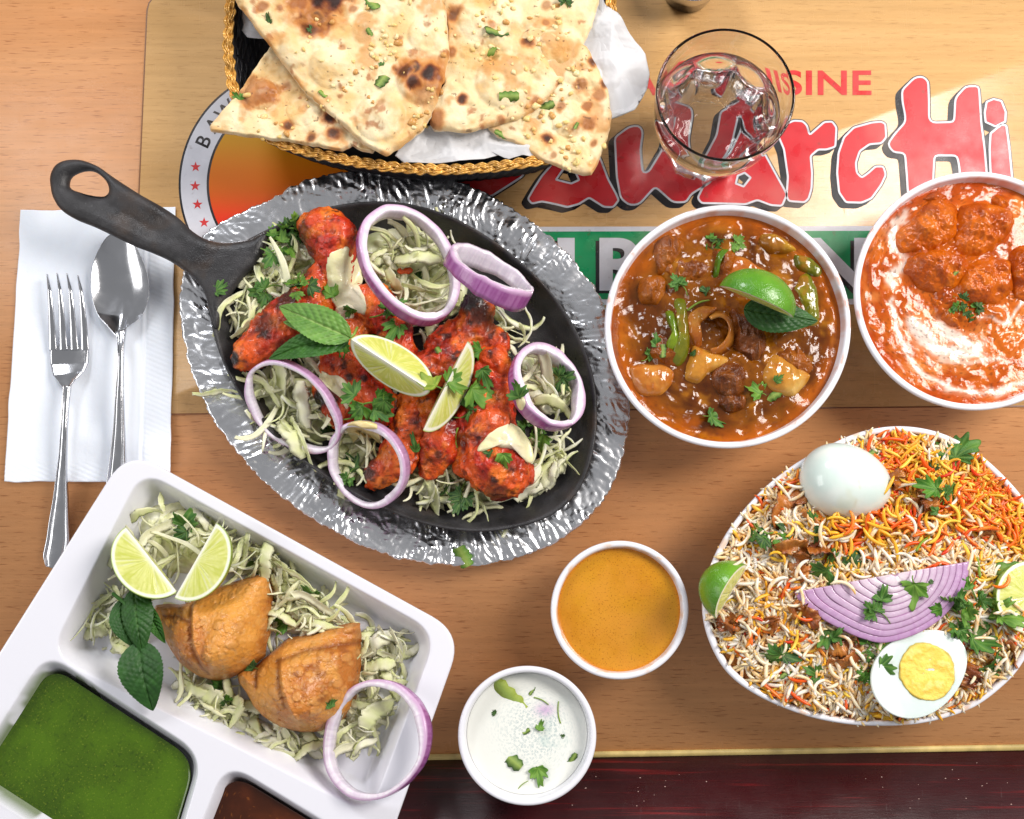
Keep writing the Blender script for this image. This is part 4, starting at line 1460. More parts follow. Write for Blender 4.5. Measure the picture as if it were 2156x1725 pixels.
def leaf_mesh(kind, g, seed):
    key = (kind, g, seed)
    if key in LEAFM: return LEAFM[key]
    st = S(120, 158, 62)
    if kind == 'leaf':
        parts = [xf(cil_leaf(1, seed, 5 if seed % 2 else 3, .12, 1.0, g), t=(0, -.45, .06)), stalk((0, -.45, .05), (.05, -.75, 0), .03, .1, st)]
    elif kind == 'half':      # torn leaf
        parts = [xf(cil_leaf(1, seed, 3, .25, .62, g), t=(0, -.45, .08))]
    elif kind == 'sprig':     # three leaflets on a stalk
        parts = [xf(cil_leaf(.62, seed, 3, .2, 1, g), 0, 1, (0, .18, .10)), xf(cil_leaf(.55, seed + 1, 3, .2, 1, g), .95, 1, (-.10, .02, .08), .2), xf(cil_leaf(.55, seed + 2, 3, .2, 1, g), -1.0, 1, (.10, .0, .12), -.15),
                 stalk((0, .2, .07), (.04, -.85, 0), .035, .15, st), stalk((0, .0, .05), (-.14, .06, .07), .02, .1, st), stalk((0, .0, .05), (.14, .04, .09), .02, .1, st)]
    elif kind == 'bunch':     # crowded curled leaves
        r0 = random.Random(seed * 13 + g)
        parts = []
        for i in range(7):
            a = r0.uniform(0, 2 * PI); d = r0.uniform(.05, .55)
            parts.append(xf(cil_leaf(r0.uniform(.38, .6), seed + i, 3, r0.uniform(-.3, .4), 1, (g + (i % 2) * 1) % 4), a - PI / 2 + r0.uniform(-.5, .5), 1, (d * math.cos(a), d * math.sin(a), r0.uniform(.02, .26)), r0.uniform(-.5, .5), r0.uniform(-.5, .5)))
        for i in range(3):
            a = r0.uniform(0, 2 * PI)
            parts.append(stalk((0, 0, .1), (.8 * math.cos(a), .8 * math.sin(a), .02), .03, .2, st))
    elif kind == 'strip':     # chopped piece
        n = 14; s = np.linspace(-1, 1, n)
        w = (.44 + .07 * np.sin(s * 11 + seed)) * (1 - .3 * np.abs(s) ** 3)
        A = np.c_[s, w, .05 * np.sin(s * 3 + seed)]; Bm = np.c_[s, s * 0, .05 * np.sin(s * 3 + seed) + .04]; B_ = np.c_[s, -w * 1.1, .05 * np.sin(s * 3 + seed)]
        V = np.vstack([A, Bm, B_, A - [0, 0, .03], Bm - [0, 0, .03], B_ - [0, 0, .03]])
        i = np.arange(n - 1)
        def q_(a, b): return np.stack([a * n + i, b * n + i, b * n + i + 1, a * n + i + 1], 1)
        F = np.vstack([q_(0, 1), q_(1, 2), q_(4, 3), q_(5, 4), q_(3, 0), q_(2, 5)])
        C = np.tile(np.array(GREENS[g][0]), (len(V), 1)); C[n:2 * n] = S(160, 184, 90)
        parts = [(V, F, C)]
    elif kind == 'stem':
        parts = [stalk((-1, 0, .06), (1, 0, .06), .07, .08, S(140, 170, 60))]
    V, F, C = join(parts)
    me = mesh('herb_' + kind, V, F, C)
    me.materials.append(M_LEAF)
    LEAFM[key] = me
    return me


def herb(u, v, size, rot, kind, g, seed, label, name='coriander_leaf', cat='coriander leaf', group='scattered coriander leaves', lift=0.0, tiltmax=.5):
    """size in picture px (about the radius)"""
    h, n = hit(u, v)
    n = n if n[2] > 0 else -n
    n = np.array([n[0] * .6, n[1] * .6, max(n[2], .55)]); n /= np.linalg.norm(n)
    Q = Vector((0, 0, 1)).rotation_difference(Vector(n)).to_matrix().to_4x4()
    s = size * 1.08 * UNIT(h[2])
    r1 = random.Random(seed * 7 + 1)
    M = Matrix.Translation(Vector(h + n * (.0003 + lift))) @ Q @ Matrix.Rotation(math.radians(rot), 4, 'Z') @ Matrix.Rotation(r1.uniform(-.35, .35), 4, 'X') @ Matrix.Rotation(r1.uniform(-.3, .3), 4, 'Y') @ Matrix.Diagonal(Vector((s * r1.uniform(.72, 1.15), s * r1.uniform(.85, 1.15), s * r1.uniform(.8, 1.8), 1)))
    return inst(name, leaf_mesh(kind, g, seed), None, M, label=label, cat=cat, group=group)


# ------------------------------------------------------------------ mint leaf 
M_MINT = mat('mint_leaf', None, rough=.50, transl=.15, bump=[(900, .00015, 3)], noise=(120, .15))


def mint_part(p0, p1, z0, z1, wid, arch=.006, fold=.25, g=0, curl=0.0, n1=90, n2=41, nv=9, light=None):
    """leaf from stalk p0 to tip p1 (picture), half width wid (px)"""
    A = W(p0[0], p0[1], z0); B = W(p1[0], p1[1], z1)
    s, t = np.meshgrid(np.linspace(0, 1, n1), np.linspace(-1, 1, n2), indexing='ij')
    d = (B - A); L = np.linalg.norm(d[:2]); e = d[:2] / L; nrm = np.array([-e[1], e[0]])
    w = (np.sin(np.clip(s, 0, 1) ** .72 * PI) ** .75) * (1 - .15 * s)
    ser = 1 + .055 * (np.abs(((s * 19) % 1) - .25) < .5) * (np.abs(t) > .9) * (1 - ((s * 19) % 1))
    half = w * wid * UNIT(z0) * ser
    x = s * L; y = t * half + curl * np.sin(s * PI) * L
    ph = s * nv - np.abs(t) * 2.0
    quilt = np.abs(np.sin(ph * PI)) ** .6
    q2_ = np.abs(np.sin((s * 40 + np.abs(t) * 6) * 1.0)) * np.abs(np.sin(np.abs(t) * 14 + s * 8)) 
    z = A[2] + s * d[2] + arch * np.sin(s * PI) + (np.abs(t) ** 1.3) * half * fold + .0011 * quilt * (1 - np.abs(t) ** 4) * w + .0004 * q2_ * w - .0012 * np.exp(-(t / .07) ** 2)
    X = A[0] + e[0] * x + nrm[0] * y; Y = A[1] + e[1] * x + nrm[1] * y
    V = np.stack([X.ravel(), Y.ravel(), z.ravel()], 1)
    idx = (np.arange(n1 - 1)[:, None] * n2 + np.arange(n2 - 1)).ravel()
    F = np.stack([idx, idx + n2, idx + n2 + 1, idx + 1], 1)
    if nrm @ np.array([-e[1], e[0]]) < 0: F = F[:, ::-1]
    Vb = V - [0, 0, .0003]
    n = len(V)
    F = np.vstack([F, F[:, ::-1] + n])
    c0, c1 = [(S(124, 168, 78), S(88, 138, 54)), (S(70, 124, 44), S(46, 94, 30)), (S(52, 98, 38), S(34, 74, 28))][g]
    vein = np.maximum(np.exp(-((quilt) / .28) ** 2) * .6, np.exp(-(t / .06) ** 2))
    C = mixc(c0, c1, np.clip(.5 + .6 * fbm(X * 200, Y * 200, seed=4), 0, 1).ravel())
    C = mixc(C, light or (S(172, 198, 120) if g == 0 else S(96, 140, 60)), vein.ravel() * (.75 if g == 0 else .35))
    return np.vstack([V, Vb]), F, np.vstack([C, C])


# ------------------------------------------------------------------ cabbage
M_CAB = mat('cabbage', None, rough=.28, transl=.10, sss=.2, sss_r=(1, 1, .7), sss_scale=.003, bump=[(350, .00015, 3)])


def shred_mesh(i):
    r0 = np.random.default_rng(100 + i)
    broad = i % 4 == 3
    n = 22
    L = 1.0
    w = (r0.uniform(.22, .36) if broad else r0.uniform(.05, .11))
    th = .028 if not broad else .018
    s = np.linspace(0, 1, n)
    bend = r0.uniform(-2.4, 2.4) * (.6 if broad else 1)
    a = np.cumsum(np.full(n, bend / n) + r0.normal(0, .09, n))
    x = np.cumsum(np.cos(a)) / n; y = np.cumsum(np.sin(a)) / n
    z = .10 * np.sin(s * r0.uniform(2, 6) + r0.uniform(0, 6)) + .05 * r0.uniform(-1, 1) * s
    tw = np.cumsum(r0.normal(0, .12, n)) + r0.uniform(-.5, .5)
    prof = np.sin(np.clip(s * 1.02, .04, .98) * PI) ** (.35 if broad else .28) * (1 + .12 * np.sin(s * 8 + i))
    loops, cols = [], []
    c0 = [S(250, 246, 212), S(244, 242, 190), S(252, 249, 230), S(228, 234, 160)][r0.integers(4)]
    c1 = [S(251, 249, 232), S(244, 242, 200), S(224, 232, 156)][r0.integers(3)]
    cup = r0.uniform(-.5, .5)
    for k in range(n):
        T = np.array([math.cos(a[k]), math.sin(a[k]), 0]); N = np.array([-T[1] * math.cos(tw[k]), T[0] * math.cos(tw[k]), math.sin(tw[k])])
        B = np.cross(T, N)
        hw = w * .5 * prof[k] * (1 + .15 * vn(np.array([k * .7]), np.array([i * 3.3]))[0])
        q = np.array([(-1, 0), (-.5, .5), (0, .6), (.5, .5), (1, 0), (.5, -.5), (0, -.6), (-.5, -.5)])
        P_ = np.array([x[k] - x.mean(), y[k] - y.mean(), z[k]]) + q[:, :1] * hw * N + (q[:, 1:] * th * .5 + cup * hw * (q[:, :1] ** 2)) * B
        loops.append(P_)
        tcol = np.clip(.5 + .5 * q[:, 0] * math.copysign(1, cup) + .2 * math.sin(k), 0, 1)
        cols.append(mixc(c0, c1, tcol))
    V, F = rings(loops, True, True)
    C = np.vstack(cols + [cols[0][:1], cols[-1][:1]])
    return mesh('shred', V, F, C)


SHREDS = [shred_mesh(i) for i in range(20)]
for m__ in SHREDS: m__.materials.append(M_CAB)
from mathutils.bvhtree import BVHTree


def inpoly(u, v, P):
    return sdf_poly(np.array([[u, v]], float), np.array(P, float))[0] < 0


def cabbage(zones, parent, zf, seed, lenr=(45, 120), broad=.2):
    """zones: (polygon px, count, main angle deg, spread, z list)"""
    r0 = random.Random(seed)
    for poly, cnt, ang, spread, zmax in zones:
        P = np.array(poly, float); lo, hi = P.min(0), P.max(0)
        k = 0
        while k < cnt:
            u, v = r0.uniform(lo[0], hi[0]), r0.uniform(lo[1], hi[1])
            if not inpoly(u, v, P): continue
            k += 1
            isb = r0.random() < broad
            me = SHREDS[r0.choice([3, 7, 11, 15, 19]) if isb else r0.choice([i for i in range(20) if i % 4 != 3])]
            Lp_ = r0.uniform(*lenr) * (.75 if isb else 1)
            z = zf(u, v) + r0.uniform(.0015, zmax)
            s = Lp_ * UNIT(z)
            a = math.radians(ang + r0.gauss(0, spread))
            M = Matrix.Translation(Vector(W(u, v, z))) @ Matrix.Rotation(a, 4, 'Z') @ Matrix.Rotation(r0.gauss(0, .13), 4, 'Y') @ Matrix.Rotation(r0.gauss(0, .35), 4, 'X') @ Matrix.Diagonal(Vector((s, s * r0.uniform(.8, 1.3), s, 1)))
            inst('shred', me, None, M, parent)


def one_shred(u, v, z, Lp_, rot, idx, parent, sy=1.0, tx=0):
    s = Lp_ * UNIT(z)
    M = Matrix.Translation(Vector(W(u, v, z))) @ Matrix.Rotation(math.radians(rot), 4, 'Z') @ Matrix.Rotation(tx, 4, 'X') @ Matrix.Diagonal(Vector((s, s * sy, s, 1)))
    inst('shred', SHREDS[idx], None, M, parent)


# ------------------------------------------------------------------ onion ring
M_ONION = mat('red_onion', None, rough=.24, sss=.35, sss_r=(1, .75, .95), sss_scale=.004, coat=.3, bump=[(160, .0003, 3), (600, .0001, 2)])


def onion_ring(u, v, z, a, b, rot, tilt, hgt, th, label, squash=1.0, seed=0, pale=False, sag=.0):
    """a,b radii px; tilt=(tx,ty) lean of the axis (tan); hgt, th in m"""
    C = W(u, v, z); U_ = UNIT(z)
    nrm = Vector((tilt[0], tilt[1], 1)).normalized()
    Q = Vector((0, 0, 1)).rotation_difference(nrm).to_matrix()
    n = 200; t = np.linspace(0, 2 * PI, n, endpoint=False)
    wob = 1 + .022 * np.sin(2 * t + seed) + .016 * np.sin(3 * t + seed * 2) + .010 * vn(t * 3.2, t * 0 + seed, seed=seed + 9)
    ct, st = np.cos(t), np.sin(t)
    er = math.radians(rot)
    # cross-section: (radial offset from outer, height)
    q = [(0, -1), (.03, -.5), (.03, 0), (.03, .5), (0, .88), (-.12, 1), (-.5, 1.02), (-.88, 1), (-1, .85), (-1, .3), (-1, -.3), (-1, -.9), (-.5, -1)]
    loops, cols = [], []
    purple, lil, wht = np.array(S(140, 66, 132)), np.array(S(184, 128, 180)), np.array(S(232, 226, 232))
    tcx = 1 + .42 * vn(t * 1.3, t * 0 + seed, seed=seed)
    for (ro, hh) in q:
        A_, B_ = a * U_ * wob + ro * th * tcx, b * U_ * wob + ro * th * tcx
        hz = hh * hgt * .5 * (1 + .18 * np.sin(t * 2 + seed + 1) + .1 * vn(t * 5, t * 0, seed=seed))
        x, y = A_ * ct, B_ * st
        X = x * math.cos(er) - y * math.sin(er); Y = x * math.sin(er) + y * math.cos(er)
        Z = hz + sag * (np.cos(2 * (t - seed)))
        P_ = np.c_[X, Y, Z] @ np.array(Q).T
        loops.append(P_ + C)
        stripe = .5 + .5 * vn(t * 26, t * 0 + hh * .6, seed=seed + 2)
        if ro > -.1 and hh < .85:
            c = mixc(purple, lil, np.clip(stripe * .7 + .12 * abs(hh), 0, 1))
            if pale: c = mixc(c, wht, np.full(n, .2))
        elif ro > -.2: c = np.tile(lil * .7 + wht * .3, (n, 1))
        elif hh > .9: c = mixc(wht, S(206, 184, 208), np.clip(stripe * .8 - .1 + (.35 if ro > -.2 else 0), 0, 1))
        else: c = mixc(S(226, 218, 228), S(206, 196, 212), stripe)
        cols.append(c)
    V = np.vstack(loops); R = len(q)
    F = ring_faces(R, n)
    a_ = np.arange(n); b_ = (a_ + 1) % n; o = (R - 1) * n
    F = np.vstack([F, np.stack([o + a_, o + b_, b_, a_], 1)])
    return obj('onion_ring', V, F, M_ONION, None, np.vstack(cols), label=label, cat='onion ring', group='red onion rings')


# ------------------------------------------------------------------ lime wedge
M_LIME = mat('lime_flesh', None, rough=.22, sss=.35, sss_r=(.9, 1, .4), sss_scale=.004, coat=.2, bump=[(500, .00025, 3)])


def lime_wedge(u, v, z, length, rot, roll, half, label, name='lime_wedge', depth=None, rad=None, ry=0.0, bright=0, pith=1.0, cat='lime wedge', group='lime wedges', rindcol=None, squash=1.0, sx=1.0):
    """wedge of a lime: its core edge lies along rot (deg, picture right = 0, up = +). roll 0 = core edge up; 180 = rind up.
    length px along the core; rad m radius; half = half opening angle deg"""
    U_ = UNIT(z); hl = length * U_ / 2
    R = rad or hl * .95
    nph, nth, nr = 61, 25, 22
    parts = []
    al = math.radians(half)
    ph = np.linspace(0, PI, nph)
    def sph(p, t, r): # axis along x; rind centred at -z
        return np.stack([hl * np.cos(p) * (.25 + .75 * r) if False else hl * np.cos(p) * r, R * r * np.sin(p) * np.sin(t), -R * r * np.sin(p) * np.cos(t)], -1)
    P_, T_ = np.meshgrid(ph, np.linspace(-al, al, nth), indexing='ij')
    V = sph(P_, T_, 1.0).reshape(-1, 3)
    V = V * (1 + .006 * fbm(V[:, 0] * 400, V[:, 1] * 400, V[:, 2] * 400, seed=3))[:, None]
    idx = (np.arange(nph - 1)[:, None] * nth + np.arange(nth - 1)).ravel()
    F = np.stack([idx, idx + 1, idx + nth + 1, idx + nth], 1)
    rc0, rc1 = rindcol or (S(86, 130, 28), S(126, 156, 40))
    C = mixc(rc0, rc1, np.clip(.5 + fbm(V[:, 0] * 90, V[:, 1] * 90, V[:, 2] * 90, seed=8), 0, 1))
    parts.append((V, F, C))
    for sgn in (-1, 1):
        Pm, Rm = np.meshgrid(ph, np.linspace(0, 1, nr) ** .8, indexing='ij')
        # face grid: use polar about the middle of the core edge
        X = hl * np.cos(Pm) * Rm; D = R * np.sin(Pm) * Rm
        Vf = np.stack([X, D * math.sin(al) * sgn, -D * math.cos(al)], -1).reshape(-1, 3)
        rr = Rm.ravel(); an = Pm.ravel()
        pulp = mixc([S(206, 206, 104), S(212, 214, 132)][bright], S(192, 198, 92), np.clip(.5 + .8 * vn(an * 34, rr * 2.5, seed=5 + sgn), 0, 1))
        pulp = mixc(pulp, S(238, 238, 176), sst(.25, .6, vn(an * 60, rr * 7, seed=15)) * .3)
        segs = np.abs(((an / PI * 4.0 + .35 + .10 * vn(an * 2.2, rr * 1.5, seed=33) + .22 * vn(np.round(an * 1.2), rr * 0, seed=34)) % 1) - .5) * 2     # membrane lines
        Cc = mixc(pulp, S(238, 238, 214), np.exp(-((segs - 1) / .05) ** 2) * .4 * (Rm.ravel() > .1))
        dax = (D / R).ravel()
        Cc = mixc(Cc, S(244, 244, 232), np.exp(-(dax / (.10 * pith)) ** 2) * .95)
        Cc = mixc(Cc, S(238, 240, 220), sst(.88, .93, rr))
        Cc = mixc(Cc, S(160, 186, 70), sst(.975, 1, rr))
        bulge = .0007 * np.sin(np.clip(rr, 0, 1) * PI) * (1 - np.exp(-((segs - 1) / .12) ** 2)) * np.minimum(dax * 4, 1)
        Vf = Vf + bulge[:, None] * np.array([0, math.cos(al) * sgn, math.sin(al)])
        idx = (np.arange(nph - 1)[:, None] * nr + np.arange(nr - 1)).ravel()
        Ff = np.stack([idx, idx + 1, idx + nr + 1, idx + nr], 1)
        if sgn > 0: Ff = Ff[:, ::-1]
        parts.append((Vf, Ff, Cc))
    root_c = W(u, v, z)
    M = np.array((Matrix.Rotation(math.radians(rot), 3, 'Z') @ Matrix.Rotation(ry, 3, 'Y') @ Matrix.Rotation(math.radians(roll), 3, 'X')))
    root = empty(name, root_c, label, cat, group)
    names = ('rind', 'flesh', 'flesh')
    for nm, (V, F, C) in zip(names, parts):
        obj(nm, V @ M.T + root_c, F, M_RIND if nm == 'rind' else M_LIME, root, C)
    return root


M_RIND = mat('lime_rind', None, rough=.26, coat=.3, bump=[(900, .0004, 2), (200, .0003, 2)])


# ------------------------------------------------------------------ sauce dollops draped on whatever lies below
M_MAYO = mat('garlic_sauce', None, rough=.30, sss=.4, sss_r=(1, .9, .7), sss_scale=.003, coat=.2, bump=[(260, .0005, 3)])


def drape(name, out_px, zg, thick, m, colf, label, cat, group=None, K=26, smooth=8, mind=.0):
    O = spl(out_px, 120); O = ccw(PL(O, zg)[:, :2]); c = O.mean(0)
    O = O + .0013 * np.stack([vn(O[:, 0] * 190, O[:, 1] * 190, seed=11), vn(O[:, 0] * 190, O[:, 1] * 190, seed=12)], 1)
    rr = np.linspace(1, .03, K)
    XY = np.vstack([c + (O - c) * r for r in rr])
    h = drop_z(XY).reshape(K, -1)
    med = np.median(h)
    h = np.maximum(h, med - .012)
    for _ in range(smooth):
        h = (h + np.roll(h, 1, 1) + np.roll(h, -1, 1)) / 3
        h[1:-1] = (h[1:-1] * 2 + h[:-2] + h[2:]) / 4
    rr2 = rr[:, None]
    top = h + thick * np.clip(1 - rr2 ** 2.4, 0, 1) ** .75 + .0002 + .3 * thick * fbm(XY[:, 0] * 150, XY[:, 1] * 150, seed=5).reshape(K, -1) * (1 - rr2)
    n = len(O)
    loops = [np.c_[c + (O - c) * .5, h[K // 2] - .003], np.c_[c + (O - c) * .97, h[0] - .002]]
    for i, r in enumerate(rr): loops.append(np.c_[c + (O - c) * r, top[i] - (.0006 if i == 0 else 0)])
    V, F = rings(loops, True, True)
    return obj(name, V, F, m, None, colf(V), label=label, cat=cat, group=group)


def bed(name, poly_px, z0, hgt, parent, seed, col=(S(206, 212, 150), S(232, 232, 196))):
    """loose heap under the shreds"""
    O = spl(np.array(poly_px, float), 160); O = ccw(PL(O, z0)[:, :2])
    def top(xy, r):
        n1 = fbm(xy[:, 0] * 90, xy[:, 1] * 90, seed=seed, o=3)
        k_ = np.abs(vl(xy[:, 0] * 210 + xy[:, 1] * 120, xy[:, 1] * 260, seed))
        return z0 - .002 + hgt * np.clip(1 - r ** 2.5, 0, 1) ** .6 * (.75 + .5 * n1) + .0018 * k_ * (1 - r ** 6)
    V, F = dome(O, top, lambda xy, r: np.full(len(xy), z0 - .003), K=40)
    c = mixc(col[0], col[1], np.clip(.5 + .9 * vl(V[:, 0] * 240, V[:, 1] * 300, seed + 1), 0, 1))
    return obj(name, V, F, M_CAB, parent, c)
# ------------------------------------------------------------------ skillet: cabbage, chicken
cabb = empty('shredded_cabbage', np.r_[pc, ZPF], 'bed of pale green shredded cabbage in the black skillet', 'cabbage', 'shredded cabbage beds')
ZPF_ = lambda u, v: ZPF + .004
zones = [
 ([(470, 690), (500, 620), (560, 540), (600, 500), (640, 520), (600, 600), (540, 680), (490, 710)], 49, 60, 25, .014),
 ([(560, 520), (640, 500), (700, 560), (640, 640), (560, 640)], 29, 30, 30, .018),
 ([(770, 480), (850, 490), (930, 490), (970, 560), (960, 640), (900, 680), (820, 660), (770, 580)], 87, -40, 35, .016),
 ([(960, 640), (1060, 680), (1080, 740), (1000, 740)], 20, -45, 25, .012),
 ([(530, 800), (640, 780), (700, 860), (690, 930), (600, 930), (530, 860)], 49, -70, 40, .015),
 ([(690, 950), (730, 900), (800, 920), (780, 1000), (720, 1010)], 23, 60, 35, .012),
 ([(840, 980), (960, 960), (1020, 1020), (1080, 1060), (960, 1070), (860, 1040)], 37, -25, 25, .009),
 ([(1110, 900), (1180, 920), (1210, 950), (1170, 1000), (1120, 1030), (1100, 980)], 26, 10, 50, .010),
 ([(1085, 760), (1140, 740), (1200, 800), (1190, 870), (1130, 860), (1100, 820)], 31, -20, 40, .015),
 ([(1060, 640), (1120, 690), (1090, 720), (1050, 690)], 8, -50, 20, .008),
 ([(600, 640), (800, 640), (1000, 760), (1050, 950), (850, 980), (650, 880)], 87, 0, 60, .010),
]
for i_, (pl_, h_) in enumerate([([(480, 700), (500, 620), (560, 545), (630, 500), (700, 540), (680, 640), (600, 690), (530, 720)], .012), ([(765, 500), (850, 480), (930, 500), (985, 580), (960, 660), (880, 680), (800, 650), (765, 580)], .013),
                ([(540, 800), (640, 780), (700, 860), (690, 925), (620, 925), (555, 880)], .010), ([(1090, 770), (1140, 745), (1200, 810), (1190, 865), (1130, 860)], .010), ([(860, 985), (960, 965), (1080, 1030), (1050, 1055), (950, 1058), (870, 1030)], .005), ([(700, 960), (730, 905), (790, 930), (770, 990), (720, 1005)], .007)]):
    bed('cabbage_heap', pl_, ZPF + .002, h_, cabb, 700 + i_)
cabbage(zones, cabb, ZPF_, 5, (55, 145), .24)
for a in [(475, 655, .040, 130, 62, 1), (560, 560, .043, 150, 58, 5), (905, 1045, ZPF + .006, 95, 15, 3), (1045, 1085, ZPF + .004, 150, 25, 6, .8), (1190, 945, ZPF + .008, 90, -5, 2, 1.6), (1150, 1000, ZPF + .006, 130, 40, 7, 1.2), (1110, 1055, ZPF + .005, 90, 30, 9), (455, 825, ZF + .012, 110, -5, 10, 1.3), (1110, 690, .036, 110, -55, 13), (962, 515, .034, 75, -85, 2, 1.3), (880, 545, .046, 110, -5, 7, 1.0), (590, 600, .048, 170, 35, 4, 1.6), (1150, 780, .045, 120, -15, 3, 1.3), (1165, 855, .042, 110, 8, 11, 1.2), (590, 800, .042, 120, -75, 15), (640, 850, .044, 110, -85, 19), (1025, 1075, ZPF + .005, 120, 150, 8)]:
    one_shred(*a[:6], cabb, *(a[6:] or (1.0,)))

# chicken
for i_, z_ in enumerate(()): pass
M_CHK = mat('tandoori_chicken', None, rough=.3, rough_noise=(160, .16, .62), sss=.06, sss_r=(1, .4, .15), sss_scale=.002, bump=[(330, .0013, 6), (900, .0004, 3)], coat=.25)


def chicken(chain, seed, chars, label, amp=.0016, vox=.0010, drips=()):
    ch = []
    for (u0, v0, r0, z0, u1, v1, r1, z1) in chain:
        ch.append((W(u0, v0, z0), r0 * UNIT(z0), W(u1, v1, z1), r1 * UNIT(z1), .82))
    V, F, N = bake_blob('c', ch, vox)
    n1 = fbm(V[:, 0] * 70, V[:, 1] * 70, V[:, 2] * 70, seed=seed, o=3)
    rdg = 1 - np.abs(vn(V[:, 0] * 130 + n1 * 2, V[:, 1] * 60, V[:, 2] * 130, seed=seed + 1)) * 2
    n2 = fbm(V[:, 0] * 330, V[:, 1] * 330, V[:, 2] * 330, seed=seed + 2, o=3)
    n3 = 1 - np.abs(fbm(V[:, 0] * 210, V[:, 1] * 210, V[:, 2] * 210, seed=seed + 3, o=3)) * 2.6
    V = V + N * (amp * 1.9 * n1 + amp * .8 * np.maximum(rdg, 0) ** 2 + .0010 * n2 + .0007 * np.maximum(n3, -.5))[:, None]
    x, y, z = V.T
    m1 = fbm(x * 60, y * 60, z * 60, seed=seed + 5)
    c = mixc(S(216, 84, 18), S(190, 40, 14), sst(-.25, .35, m1))
    c = mixc(c, S(232, 122, 34), sst(.02, .42, fbm(x * 85, y * 85, z * 85, seed=seed + 6)) * .85)
    c = mixc(c, S(120, 12, 16), sst(.15, .55, fbm(x * 100, y * 100, z * 100, seed=seed + 8)) * .8)
    c = mixc(c, S(40, 14, 10), sst(.28, .46, fbm(x * 150, y * 150, z * 150, seed=seed + 9)) * .85)
    c = mixc(c, S(46, 18, 12), sst(.45, .62, vn(x * 700, y * 700, z * 700, seed=seed + 11)) * .5)
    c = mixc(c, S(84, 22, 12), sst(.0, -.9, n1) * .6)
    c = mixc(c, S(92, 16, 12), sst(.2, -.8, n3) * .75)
    for (u, v, rad, st) in chars:
        p = W(u, v, .045)
        d = np.hypot(x - p[0], y - p[1]) / (rad * UNIT(.045)) + .5 * fbm(x * 170, y * 170, z * 170, seed=seed + 12)
        c = mixc(c, S(30, 14, 12), sst(1.25, .6, d) * min(1, st * 1.15))
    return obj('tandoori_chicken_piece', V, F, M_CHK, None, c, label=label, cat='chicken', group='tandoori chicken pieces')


z1 = .040
chicken([(690, 490, 52, .052, 705, 500, 50, .054), (705, 500, 50, .054, 712, 560, 34, .050), (655, 475, 26, .046, 690, 540, 28, .046), (712, 560, 32, .050, 716, 640, 22, .044)], 500, [(640, 500, 22, .6), (650, 540, 18, .5)],
        'bright red chicken drumstick end standing at the skillet top left', amp=.0013)
chicken([(680, 570, 28, .046, 650, 640, 46, .046), (650, 640, 50, .046, 590, 700, 52, .044), (590, 700, 46, .044, 528, 740, 34, .044), (528, 740, 34, .044, 512, 762, 22, .042), (560, 690, 30, .044, 520, 735, 26, .042)], 520, [(610, 640, 30, .75), (560, 690, 26, .6), (495, 760, 16, .95), (640, 580, 20, .6), (600, 740, 20, .5)],
        'long browned chicken piece reaching the left side of the skillet')
chicken([(720, 640, 34, .042, 790, 640, 40, .044), (790, 650, 44, .044, 830, 690, 38, .048), (830, 700, 36, .048, 842, 760, 34, .046), (760, 660, 30, .040, 740, 720, 40, .040)], 540, [(820, 745, 16, .6), (760, 640, 14, .4)],
        'red chicken piece behind the large lime wedge and mint')
chicken([(720, 770, 44, .040, 760, 830, 46, .042), (700, 830, 42, .038, 720, 870, 36, .038), (760, 830, 46, .042, 800, 860, 40, .042)], 560, [(672, 840, 22, .95), (740, 800, 10, .8), (700, 830, 14, .6), (770, 800, 9, .8)],
        'scorched chicken piece between the two lower left onion rings')
chicken([(862, 850, 32, .042, 868, 905, 38, .042), (868, 905, 38, .042, 838, 960, 40, .040), (838, 960, 40, .040, 796, 1000, 30, .038), (800, 990, 28, .038, 785, 1018, 16, .036)], 580, [(775, 1000, 18, .8), (780, 975, 12, .6)],
        'red chicken piece running under the bottom onion ring')
chicken([(900, 780, 46, .046, 950, 770, 46, .048), (950, 760, 40, .048, 1000, 700, 34, .050), (1000, 700, 36, .050, 1005, 655, 38, .052), (930, 740, 36, .044, 975, 690, 26, .048), (1000, 700, 34, .050, 1045, 720, 30, .048)], 600, [(990, 640, 36, .95), (1010, 670, 26, .7), (1030, 690, 16, .5), (965, 650, 12, .7)],
        'chicken leg with blackened knuckle below the tilted onion ring')
chicken([(905, 860, 36, .042, 920, 920, 46, .042), (920, 930, 46, .042, 905, 985, 26, .038), (930, 900, 40, .042, 950, 950, 26, .040)], 620, [(950, 880, 12, .8), (905, 905, 8, .8), (925, 960, 10, .7), (880, 890, 10, .6)],
        'orange red chicken piece below the narrow lime wedge')
chicken([(1015, 790, 40, .046, 1030, 830, 48, .046), (1030, 830, 46, .046, 1035, 900, 56, .046), (1035, 900, 60, .046, 1048, 980, 66, .044), (1048, 980, 62, .044, 1060, 1010, 42, .040), (1105, 985, 18, .040, 1112, 1008, 17, .038), (985, 880, 26, .044, 985, 985, 22, .042), (1040, 760, 36, .048, 1060, 790, 28, .046)], 640, [(1050, 1045, 26, .6), (990, 760, 16, .8), (975, 930, 14, .5), (1040, 1020, 12, .5)],
        'largest red chicken piece at the skillet lower right under sauce', amp=.0019)

